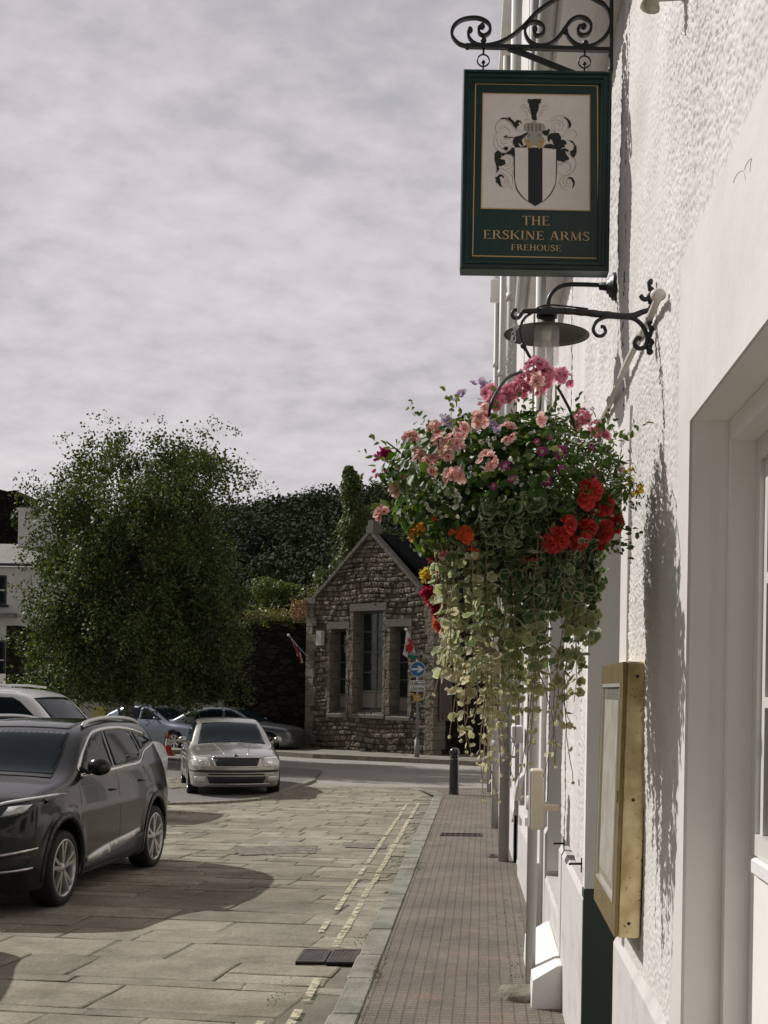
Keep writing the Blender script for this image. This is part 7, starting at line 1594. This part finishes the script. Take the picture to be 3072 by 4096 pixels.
for sg_ in (1, -1):
    suv.side('side_window', [(.72, 1.125), (.76, 1.15), (.50, 1.30), (.20, 1.435), (.0, 1.485), (-.16, 1.50), (-.12, 1.14), (.3, 1.125)], sg_, glass_dark)
    suv.side('side_window', [(-.19, 1.14), (-.23, 1.502), (-.7, 1.505), (-1.02, 1.475), (-1.12, 1.235), (-1.0, 1.16), (-.6, 1.145)], sg_, glass_dark)
    suv.side('side_window', [(-1.17, 1.265), (-1.08, 1.465), (-1.45, 1.415), (-1.66, 1.35), (-1.5, 1.31)], sg_, glass_dark)
    suv.strip('chrome_strip', [(.80, 1.15), (.52, 1.315), (.22, 1.45), (-.05, 1.512), (-.6, 1.53), (-1.1, 1.495), (-1.5, 1.43)], .026, sg_, chrome, off=.008)
    suv.strip('belt_strip', [(.80, 1.10), (.3, 1.10), (-.5, 1.115), (-.98, 1.135), (-1.25, 1.235), (-1.55, 1.285), (-1.75, 1.32)], .026, sg_, chrome, off=.008)
    suv.strip('sill_strip', [(.72, .36), (.3, .395), (-.3, .44), (-.80, .50)], lambda t: .045+.065*math.sin(math.pi*min(1, t*1.1))**.7, sg_, P('satin_silver', (.60, .60, .58), .30, .5), off=.014, thick=.03)
    suv.side('door_cladding', [(.86, .22), (.86, .34), (.3, .36), (-.5, .42), (-.93, .47), (-.93, .22)], sg_, plast, off=.006, step=.12)
    for xa in CS['axles']:
        R0, R1 = CS['arch']+.004, CS['arch']+.062; n_ = 20; ol = []
        for i in range(n_+1): a = math.pi*(-.06+1.12*i/n_); ol.append((xa+R1*math.cos(a), .365+R1*math.sin(a)))
        for i in range(n_, -1, -1): a = math.pi*(-.06+1.12*i/n_); ol.append((xa+R0*math.cos(a), .365+R0*math.sin(a)))
        suv.side('arch_cladding', ol, sg_, plast, off=.008, step=.10)
    seam(suv, [(.86, .40), (.89, .7), (.90, 1.09)], sg_); seam(suv, [(-.18, .40), (-.17, .7), (-.16, 1.10)], sg_); seam(suv, [(-.92, .62), (-1.0, .8), (-1.08, 1.13)], sg_)
    handle(suv, -.0, .93, sg_, suv_p); handle(suv, -.92, .96, sg_, suv_p); mirror(suv, .62, 1.13, sg_, P('mirror_black', (.01, .011, .012), .2, spec=.6), .24, .17)
    suv.front('headlamp', [(sg_*.42, .80), (sg_*.80, .86), (sg_*.90, .97), (sg_*.62, .93), (sg_*.44, .88)], lampin, off=.006, step=.05)
    suv.front('lamp_lens', [(sg_*.62, .845), (sg_*.78, .875), (sg_*.82, .93), (sg_*.66, .915)], lampglass, off=.012, step=.05)
    suv.front('lamp_strip', [(sg_*.44, .885), (sg_*.62, .935), (sg_*.88, .975), (sg_*.88, .988), (sg_*.62, .952), (sg_*.44, .903)], P('lamp_white', (.7, .7, .68), .15, coat=1), off=.014, step=.05)
    suv.front('fog_bezel', [(sg_*.52, .40), (sg_*.80, .44), (sg_*.86, .56), (sg_*.70, .55), (sg_*.56, .50)], plast, off=.006, step=.05)
    suv.front('fog_trim', [(sg_*.54, .535), (sg_*.86, .58), (sg_*.86, .60), (sg_*.54, .555)], chrome, off=.014, step=.05); suv.front('fog_trim', [(sg_*.54, .40), (sg_*.84, .425), (sg_*.84, .445), (sg_*.54, .42)], chrome, off=.014, step=.05)
    suv.rear('tail_lamp', [(sg_*.35, .97), (sg_*.74, .97), (sg_*.74, 1.06), (sg_*.35, 1.03)], redlamp, off=.006)
    # roof rail
    mb = MB(); yr_ = sg_*.60; mb.tube(spline([(.12, yr_, 1.655), (-.02, yr_, 1.705), (-.5, yr_, 1.735), (-1.1, yr_-.01*sg_, 1.722), (-1.5, yr_-.02*sg_, 1.685), (-1.66, yr_-.02*sg_, 1.63)], 5), .022, 8); mb.build('roof_rail', P('rail_silver', (.55, .55, .53), .3, .8), suv.root, world=False)
suv.panel('windscreen', [(-.66, 0), (.66, 0), (.60, .45), (.54, .82), (-.54, .82), (-.60, .45)], (1.02, 0, 1.23), (0, 1, 0), (-.88, 0, .47), (-.47, 0, -.88), glass_dark, off=.004)
suv.panel('cowl_panel', [(-.68, -.10), (.68, -.10), (.67, -.01), (-.67, -.01)], (1.02, 0, 1.23), (0, 1, 0), (-.88, 0, .47), (-.47, 0, -.88), plast, off=.006)
suv.front('grille', [(-.40, .50), (.40, .50), (.52, .72), (.40, .90), (-.40, .90), (-.52, .72)], P('grille_dark', (.02, .02, .02), .3, .6, bump=(50, 1, .02)), off=.006)
suv.front('lower_grille', [(-.50, .27), (.50, .27), (.45, .40), (-.45, .40)], plast, off=.006)
suv.panel('roof_panel', [(-.50, -.1), (.50, -.1), (.50, 1.3), (-.50, 1.3)], (.1, 0, 2.0), (0, 1, 0), (-1, 0, 0), (0, 0, -1), P('roof_glass', (.015, .02, .02), .05, spec=.8), off=.003, step=.1)
for sg_ in (1, -1):
    for xa in CS['axles']: wheel(suv, xa, sg_, .355, .23, .262, 5, 'suv')
mb = MB(); mb.box(-1.9, 1.9, -.62, .62, .19, .45); mb.build('underbody', plast, suv.root, world=False)
gf, gr_ = G(236, 3613), G(574, 3472)
ax_f, ax_r = Vector((gf.x, gf.y, 0)), Vector((gr_.x, gr_.y, 0)); dirv = (ax_f-ax_r).normalized(); mid = (ax_f+ax_r)/2; leftv = Vector((-dirv.y, dirv.x, 0)); ang = math.atan2(dirv.y, dirv.x)
cen = mid-leftv*(.92-.11)-dirv*((1.295-1.38)/2)
suv.root.location = cen; suv.root.rotation_euler = (0, 0, ang)

# ---- silver saloon / liftback
sil_p = P('silver_beige_paint', (.36, .345, .31), .28, .55, coat=1.0, spec=.6)
CO = dict(L=4.57, W=1.77, H=1.48, zb=.19, axles=(1.375, -1.205), wr=.315, arch=.36, flare=.014, taper_f=.12, taper_r=.10,
  side=[(0, .93), (.25, .965), (.45, .99), (.65, 1.0), (.80, .985), (.90, .955), (.97, .92), (1.45, .70)],
  top=[(2.3, .66), (2.22, .74), (2.0, .82), (1.6, .895), (1.1, .955), (.98, .985), (.15, 1.375), (-.2, 1.445), (-.6, 1.455), (-1.0, 1.42), (-1.5, 1.25), (-1.9, 1.06), (-2.2, 1.02), (-2.28, .95)],
  slope=[(2.2, .9), (1.1, .97), (.8, .88), (.3, .9), (0, 1), (-.9, .98), (-1.5, .9), (-2, .95)],
  crown=.09, bow_f=.26, bow_r=.14, nose=[(.2, .08), (.42, .0), (.6, .0), (.75, .05), (.9, .12)], tail=[(.2, .10), (.5, .0), (.8, .02), (1.1, .06)], rs=.12, rf=.14)
def saloon(root_name, label, cat, paint, h, detail=True, group=None, cfg=None, liftpanel=False):
    cfg = cfg or CO; k = Car(root_name, label, cat, cfg, paint, h, group)
    for sg_ in (1, -1):
        k.side('side_window', [(.78, .985), (.30, 1.24), (.08, 1.335), (-.15, 1.365), (-.12, .995)], sg_, glass_dark)
        k.side('side_window', [(-.19, 1.0), (-.22, 1.37), (-.6, 1.365), (-.93, 1.30), (-1.12, 1.19), (-1.14, 1.02)], sg_, glass_dark)
        if detail:
            seam(k, [(.84, .3), (.86, .6), (.86, .95)], sg_); seam(k, [(-.15, .3), (-.15, .6), (-.14, .96)], sg_); seam(k, [(-.88, .55), (-1.05, .8), (-1.15, .98)], sg_)
            k.strip('rubbing_strip', [(.80, .52), (0, .53), (-.82, .54)], .05, sg_, paint, off=.010, thick=.02); handle(k, .0, .82, sg_, paint); handle(k, -.85, .84, sg_, paint)
        mirror(k, .66, .985, sg_, paint)
        k.rear('tail_lamp', [(sg_*.50, .70), (sg_*.84, .70), (sg_*.84, .90), (sg_*.62, .90)], redlamp, off=.006)
        for xa in cfg['axles']: wheel(k, xa, sg_, .315, .2, .205, 7, 'plain')
    k.panel('windscreen', [(-.66, .03), (.66, .03), (.60, .5), (.54, .90), (-.54, .90), (-.60, .5)], (.99, 0, .98), (0, 1, 0), (-.9, 0, .43), (-.43, 0, -.9), glass_dark, off=.004)
    k.panel('rear_screen', [(-.56, .0), (.56, .0), (.50, .75), (-.50, .75)], (-1.86, 0, 1.09), (0, 1, 0), (.90, 0, .42), (.42, 0, -.9), glass_dark, off=.004)
    mb = MB(); mb.box(-1.95, 1.95, -.6, .6, .17, .4); mb.build('underbody', plast, k.root, world=False)
    return k
oct_ = saloon('silver_car', 'silver beige saloon with black grille parked facing the camera mid picture', 'car', sil_p, .030)
k = oct_
k.front('grille', [(-.37, .595), (.37, .595), (.43, .735), (-.43, .735)], P('grille_black', (.008, .008, .009), .4, bump=(60, .8, .01)), off=.008, step=.05)
k.front('grille_surround', [(-.40, .572), (.40, .572), (.47, .755), (.44, .755), (.385, .592), (-.385, .592), (-.44, .755), (-.47, .755)], chrome, off=.014, step=.05)
k.front('grille_bar', [(-.46, .742), (.46, .742), (.45, .765), (-.45, .765)], chrome, off=.016, step=.06)
k.front('number_plate_recess', [(-.52, .425), (.52, .425), (.52, .455), (-.52, .455)], plast, off=.006, step=.06)
k.front('bumper_strip', [(-.84, .485), (-.5, .475), (.5, .475), (.84, .485), (.84, .525), (.5, .52), (-.5, .52), (-.84, .525)], plast, off=.012, step=.06)
k.front('lower_grille', [(-.50, .27), (.50, .27), (.55, .40), (-.55, .40)], plast, off=.006, step=.05)
k.front('lower_lip', [(-.62, .245), (.62, .245), (.62, .262), (-.62, .262)], chrome, off=.010, step=.06)
for sg_ in (1, -1):
    k.front('headlamp', [(sg_*.48, .585), (sg_*.80, .585), (sg_*.87, .69), (sg_*.74, .76), (sg_*.53, .745)], lampglass, off=.008, step=.04)
    k.front('lamp_reflector', [(sg_*.56, .625), (sg_*.67, .62), (sg_*.69, .71), (sg_*.57, .71)], P('reflector', (.7, .7, .68), .1, .9), off=.013, step=.04)
    k.front('fog_lamp', [(sg_*.58, .31), (sg_*.76, .31), (sg_*.77, .40), (sg_*.58, .40)], lampglass, off=.010, step=.04)
l, n_, i_, d_ = k.bvh.ray_cast(Vector((3, 0, .775)), Vector((-1, 0, 0)))
mb = MB(); mb.lathe([(.0, .022), (.035, .02), (.046, .014), (.052, .016), (.056, .008), (.056, -.02)], (l.x, 0, .775), axis='X', n=24, cap=False); bd_ = mb.build('badge', chrome, k.root, world=False)
mb = MB(); mb.lathe([(.0, .024), (.034, .0215)], (l.x+.001, 0, .775), axis='X', n=20, cap=False); mb.build('badge_face', P('badge_green', (.02, .06, .035), .3), bd_, world=False)
mb = MB(); x_ = l.x+.026; mb.prism([(x_, -.022, .760), (x_, .004, .764), (x_, .020, .782), (x_, .010, .784), (x_, .002, .776), (x_, -.014, .792), (x_, -.006, .772)], (.002, 0, 0)); mb.build('winged_arrow', chrome, bd_, world=False)
# bonnet ridges
for sg_ in (1, -1): k.panel('bonnet_crease', [(sg_*.20, .0), (sg_*.215, 0), (sg_*.36, 1.15), (sg_*.345, 1.15)], (2.12, 0, 2), (0, 1, 0), (-1, 0, 0), (0, 0, -1), sil_p, off=.008, thick=.01, step=.15)
# seats and wheel seen dimly behind the glass are left to the dark glazing; wipers
mb = MB(); mb.tube([(1.0, .1, .992), (.86, .52, 1.062)], .007, 5); mb.tube([(1.0, -.45, .992), (.88, -.02, 1.062)], .007, 5); mb.build('wipers', plast, k.root, world=False)
fl, fr2 = G(767, 3183), G(1078, 3174); rl_ = G(737, 3138)
dirv = (Vector((fl.x, fl.y, 0))-Vector((rl_.x, rl_.y, 0))).normalized(); dirv = Vector((.27, -.963, 0)).normalized(); fm = (fl+fr2)/2; fm.z = 0
cen = fm-dirv*(1.375)+Vector((0, .15, 0)); k.root.location = cen; k.root.rotation_euler = (0, 0, math.atan2(dirv.y, dirv.x))

# ---- two cars by the pale wall
def place(car, x, y, heading): car.root.location = (x, y, 0); car.root.rotation_euler = (0, 0, math.radians(heading))
blue_p = P('pale_blue_paint', (.17, .215, .27), .3, .4, coat=1.0); gre_p = P('cool_silver_paint', (.17, .185, .20), .28, .6, coat=1.0)
c1_ = saloon('blue_hatchback', 'pale blue hatchback parked behind the birch trunk with its tail to the left', 'car', blue_p, .045, False)
q = D(560, 2900, 42.0); place(c1_, q.x+.6, 42.2, -28)
c2c = saloon('grey_coupe', 'silver grey sloping car in the shade behind the silver saloon, beside the traffic cone', 'car', gre_p, .045, False)
q = D(930, 2900, 41.0); place(c2c, q.x, 41.6, -10)
# the same kind of car just outside the frame at lower left, whose rounded shadow falls into the picture
c3 = saloon('off_frame_car', 'dark car parked just beyond the left edge, only its shadow reaches the picture', 'car', P('dark_car_paint', (.03, .03, .035), .3, .3, coat=1), .05, False); place(c3, -5.22, 8.2, -90)

# ---- pale 4x4 behind the SUV
wh_p = P('pale_4x4_paint', (.74, .74, .73), .3, .2, coat=.8)
C4 = dict(lift=.07, L=4.7, W=1.88, H=2.06, zb=.3, axles=(1.45, -1.25), wr=.38, arch=.43, flare=.02, taper_f=.07, taper_r=.05,
  side=[(0, .95), (.5, .99), (.9, 1.0), (1.15, .98), (1.25, .96), (1.95, .84)],
  top=[(2.35, .95), (2.2, 1.10), (1.3, 1.20), (1.15, 1.26), (.45, 1.88), (.2, 1.93), (-.5, 1.955), (-1.6, 1.95), (-2.25, 1.92), (-2.3, 1.7)],
  slope=[(2.2, .9), (1.2, .95), (.9, .75), (.4, .85), (0, 1), (-2.2, 1)], crown=.06, bow_f=.12, bow_r=.05, nose=[(.3, .05), (.8, 0), (1.1, .06)], tail=[(.3, .04), (1.0, 0), (1.9, .14)], rs=.10, rf=.12)
v4 = Car('off_roader', 'pale boxy off-roader whose roof and side windows show above the dark SUV', 'car', C4, wh_p, .04)
for sg_ in (1, -1):
    v4.side('side_window', [(.92, 1.29), (.42, 1.74), (.30, 1.80), (-.02, 1.81), (-.02, 1.29)], sg_, glass_dark); v4.side('side_window', [(-.12, 1.29), (-.12, 1.81), (-1.0, 1.82), (-1.05, 1.29)], sg_, glass_dark); v4.side('side_window', [(-1.16, 1.29), (-1.12, 1.82), (-1.95, 1.80), (-2.0, 1.35)], sg_, glass_dark)
    mirror(v4, .9, 1.3, sg_, wh_p)
    for xa in C4['axles']: wheel(v4, xa, sg_, .38, .24, .24, 7, 'plain')
    mb = MB(); mb.tube([(.2, sg_*.68, 2.03), (-.1, sg_*.68, 2.06), (-1.9, sg_*.68, 2.06), (-2.1, sg_*.68, 2.03)], .02, 6); mb.build('roof_rail', wh_p, v4.root, world=False)
v4.panel('windscreen', [(-.72, .05), (.72, .05), (.66, .80), (-.66, .80)], (1.16, 0, 1.33), (0, 1, 0), (-.75, 0, .66), (-.66, 0, -.75), glass_dark, off=.004)
q = D(330, 2870, 20.5); place(v4, q.x-1.2, 20.9, -4)

# ---------------------------------------------------------------- cone, bollard, traffic sign, flags
q = D(672, 2985, 38.5); th = thing('traffic_cone', 'orange and white traffic cone standing between the two shaded cars', 'traffic cone', (q.x, 38.5, 0))
co = P('cone_orange', (.42, .035, .015), .6); mb = MB(); mb.bevbox(q.x-.19, q.x+.19, 38.31, 38.69, .0, .04, .015); mb.lathe([(.14, .04), (.125, .06), (.088, .30)], (q.x, 38.5, 0), n=20, cap=False); mb.lathe([(.058, .50), (.024, .72), (.015, .73)], (q.x, 38.5, 0), n=20, cap=False); mb.build('cone_body', co, th)
mb = MB(); mb.lathe([(.0885, .30), (.0585, .50)], (q.x, 38.5, 0), n=20, cap=False); mb.build('reflective_band', P('cone_white', (.6, .58, .55), .5), th)
b0_ = G(1815, 3188); th = thing('bollard', 'black cast iron bollard with a round cap at the pavement corner', 'bollard', (b0_.x, b0_.y, 0))
mb = MB(); bx, by = b0_.x, b0_.y; prof = [(.105, .0), (.105, .06), (.098, .075), (.088, .62), (.085, .74), (.078, .75), (.078, .775), (.088, .785), (.088, .80), (.076, .81), (.076, .83)]; mb.lathe(prof, (bx, by, 0), n=10, cap=True, sm=False); mb.build('post', P('bollard_black', (.010, .013, .014), .3, coat=.4), th)
mb = MB(); mb.lathe([(.076, .83), (.096, .845), (.104, .875), (.100, .91), (.080, .94), (.045, .962), (.012, .968), (0, .968)], (bx, by, 0), n=20, cap=False); mb.build('cap', MATS['bollard_black'], th)
DSG = 37.3
def K5D(x, y, d=DSG): return D(*K5(x, y), d)
pb = K5D(880, 1935); th = thing('one_way_sign', 'blue round arrow sign over a white Unffordd One way plate on a grey post', 'road sign', (pb.x, DSG, 0)); gp = P('post_grey', (.20, .21, .20), .5)
pt_ = K5D(889, 1225); mb = MB(); zb_ = K5D(880, 1800).z; mb.tube([(pb.x, DSG, 0), (pb.x, DSG, zb_)], .075, 10); mb.tube([(pb.x, DSG, zb_+.001), (pb.x, DSG, zb_+.05)], [.074, .042], 10); mb.tube([(pb.x, DSG, zb_+.05), (pt_.x, DSG, pt_.z)], .038, 10); mb.build('post', gp, th)
c_ = K5D(887, 1322); R0 = .5*(K5D(940, 1322).x-K5D(834, 1322).x)
mb = MB(); mb.lathe([(R0, -.02), (R0, -.03), (R0-.035, -.032)], (c_.x, DSG-.05, c_.z), axis='Y', n=40, cap=False); mb.lathe([(0, -.018), (R0, -.02)], (c_.x, DSG-.05, c_.z), axis='Y', n=40, cap=False); rd = mb.build('round_plate', P('sign_rim', (.55, .56, .55), .5), th)
mb = MB(); mb.lathe([(0, -.0325), (R0-.022, -.0325)], (c_.x, DSG-.05, c_.z), axis='Y', n=40, cap=False); mb.build('blue_face', P('sign_blue', (.012, .11, .30), .45), rd, world=False)
mb = MB(); a_ = [(-.80, .13), (.15, .13), (-.10, .42), (.22, .42), (.80, .0), (.22, -.42), (-.10, -.42), (.15, -.13), (-.80, -.13)]; from mathutils.geometry import tessellate_polygon
P3 = [Vector((c_.x+x_*R0, DSG-.085, c_.z+y_*R0)) for x_, y_ in a_]; mb.add(P3, [tuple(t_) for t_ in tessellate_polygon([P3])]); mb.build('arrow', P('sign_white', (.66, .66, .64), .5), rd, world=False)
pa, pb2 = K5D(829, 1398), K5D(940, 1474); mb = MB(); mb.bevbox(pa.x, pb2.x, DSG-.075, DSG-.055, pb2.z, pa.z, .01); pl2 = mb.build('text_plate', MATS['sign_white'], th)
mb = MB(); 
for s0_, s1_, z0_, z1_ in ((pa.x+.012, pb2.x-.012, pa.z-.026, pa.z-.014), (pa.x+.012, pb2.x-.012, pb2.z+.014, pb2.z+.026), (pa.x+.012, pa.x+.022, pb2.z+.026, pa.z-.026), (pb2.x-.022, pb2.x-.012, pb2.z+.026, pa.z-.026)): mb.box(s0_, s1_, DSG-.078, DSG-.0752, z0_, z1_)
mb.build('plate_border', P('sign_text_black', (.01, .01, .01), .5), pl2, world=False)
def text_obj(txt, size, x, y, z, mat, parent, width=None):
    cu = bpy.data.curves.new('lettering', 'FONT'); cu.body = txt; cu.size = size; cu.extrude = .001; cu.offset = size*.012; cu.align_x = 'CENTER'
    tmp = bpy.data.objects.new('lettering_tmp', cu); link(tmp); dg = bpy.context.evaluated_depsgraph_get(); me = bpy.data.meshes.new_from_object(tmp.evaluated_get(dg)); bpy.data.objects.remove(tmp)
    xs_ = [v.co.x for v in me.vertices]; sc2 = (width/(max(xs_)-min(xs_))) if width else 1
    for v in me.vertices: v.co = Vector((x+v.co.x*sc2, y-v.co.z, z+v.co.y))
    me.materials.clear(); me.materials.append(mat); o = bpy.data.objects.new('lettering', me); link(o); o.parent = parent; return o
cxm = (pa.x+pb2.x)/2; hh = pa.z-pb2.z; wdt = pb2.x-pa.x
text_obj('Unffordd', hh*.44, cxm, DSG-.079, pa.z-hh*.44, MATS['sign_text_black'], pl2, wdt*.84); text_obj('One way', hh*.44, cxm, DSG-.079, pb2.z+hh*.16, MATS['sign_text_black'], pl2, wdt*.78)
pa, pb2 = K5D(858, 1495), K5D(904, 1540); mb = MB(); mb.bevbox(pa.x, pb2.x, DSG-.07, DSG-.05, pb2.z, pa.z, .006); yl = mb.build('yellow_notice', P('notice_yellow', (.45, .26, .03), .5), th)
mb = MB(); w_ = pb2.x-pa.x; 
for a_, c2b in ((.2, .25), (.55, .2), (.35, .55), (.6, .6)): mb.box(pa.x+w_*a_, pa.x+w_*(a_+.14), DSG-.073, DSG-.0705, pb2.z+w_*c2b, pb2.z+w_*(c2b+.14))
mb.build('notice_print', MATS['sign_white'], yl, world=False)
lt0, lt1 = K5D(822, 1222), K5D(900, 1224); mb = MB(); mb.hexa([(lt0.x, DSG-.12, lt0.z-.0), (lt1.x, DSG-.12, lt0.z-.05), (lt1.x, DSG+.06, lt0.z-.05), (lt0.x, DSG+.06, lt0.z-.0), (lt0.x+.03, DSG-.10, lt0.z+.05), (lt1.x, DSG-.10, lt0.z+.06), (lt1.x, DSG+.05, lt0.z+.06), (lt0.x+.03, DSG+.05, lt0.z+.05)]); mb.build('sign_light', gp, th)
# flags leaning out from the house
def flag(name, label, base, tip, outline_pts, cols, seed):
    th = thing(name, label, 'flag', tuple(base)); mb = MB(); mb.tube([base, tip], .014, 6); mb.build('flagpole', P('pole_pale', (.5, .5, .48), .4), th); mb = MB(); mb.sphere(tip, .05, 6); mb.build('finial', P('finial_white', (.65, .65, .64), .3), th)
    return th
DF = 38.6
def F5(x, y, d=DF): return D(*K5(x, y), d)
wf_ = flag('welsh_flag', 'white and green flag with a red dragon drooping from a pole on the stone house', F5(850, 1235, 39.3), F5(808, 1052, 38.2), None, None, 1)
fw = MATS['sign_white']; fwhite = P('flag_white', (.62, .60, .58), .8); fred = P('flag_red', (.42, .018, .02), .8); fgreen = P('flag_green', (.02, .16, .07), .8); fblue = P('flag_blue', (.03, .04, .16), .8)
def cloth(name, ol, mat, parent, d, dy=0.0, wav=.05, tri_mid=True, world=True):
    P_ = [F5(x_, y_, d) for x_, y_ in ol]; 
    P_ = [Vector((p_.x, p_.y+dy+wav*math.sin(p_.x*14+p_.z*9), p_.z)) for p_ in P_]; tri = tessellate_polygon([[Vector((p_.x, 0, p_.z)) for p_ in P_]]); m_ = MB(); m_.add(P_, [tuple(t_) for t_ in tri]); m_.add([p_+Vector((0, .012, 0)) for p_ in P_], [tuple(t_) for t_ in tri]); return m_.build(name, mat, parent, world=world)
fc = cloth('flag_cloth', [(806, 1058), (818, 1062), (830, 1085), (845, 1130), (862, 1175), (872, 1215), (820, 1215), (818, 1245), (784, 1222), (790, 1190), (800, 1150), (804, 1100)], fwhite, wf_, 38.3)
cloth('green_band', [(820, 1213), (872, 1213), (878, 1200), (866, 1180), (876, 1195), (870, 1262), (845, 1256), (818, 1243)], fgreen, fc, 38.3, -.02, world=False)
cloth('red_dragon', [(828, 1105), (838, 1120), (842, 1112), (850, 1135), (862, 1150), (852, 1158), (860, 1178), (848, 1185), (852, 1205), (840, 1200), (838, 1215), (822, 1212), (826, 1195), (812, 1205), (802, 1198), (812, 1180), (804, 1168), (815, 1155), (832, 1150), (828, 1135), (820, 1125)], fred, fc, 38.3, -.035, world=False)
uf = flag('union_flag', 'furled red, white and blue flag on a slanting pole left of the stone house', F5(152, 1258, 41.2), F5(8, 1090, 40.4), None, None, 2)
fc = cloth('flag_cloth', [(22, 1108), (38, 1118), (55, 1150), (78, 1165), (90, 1195), (95, 1235), (106, 1275), (88, 1280), (78, 1240), (60, 1225), (62, 1200), (45, 1170), (35, 1140)], fwhite, uf, 40.5)
cloth('red_stripe', [(35, 1120), (60, 1160), (76, 1200), (88, 1240), (98, 1276), (90, 1278), (76, 1238), (60, 1210), (48, 1170)], fred, fc, 40.5, -.03, world=False)
cloth('blue_patch', [(62, 1168), (80, 1170), (92, 1200), (84, 1215), (72, 1190)], fblue, fc, 40.5, -.035, world=False)
cloth('blue_patch', [(44, 1148), (54, 1152), (58, 1172), (50, 1170)], fblue, fc, 40.5, -.035, world=False)

# ---------------------------------------------------------------- check: every top-level object is described
for o in sc.objects:
    if o.parent is None and o.type not in ('CAMERA', 'LIGHT') and 'kind' not in o.keys() and 'label' not in o.keys(): print('UNTAGGED', o.name)
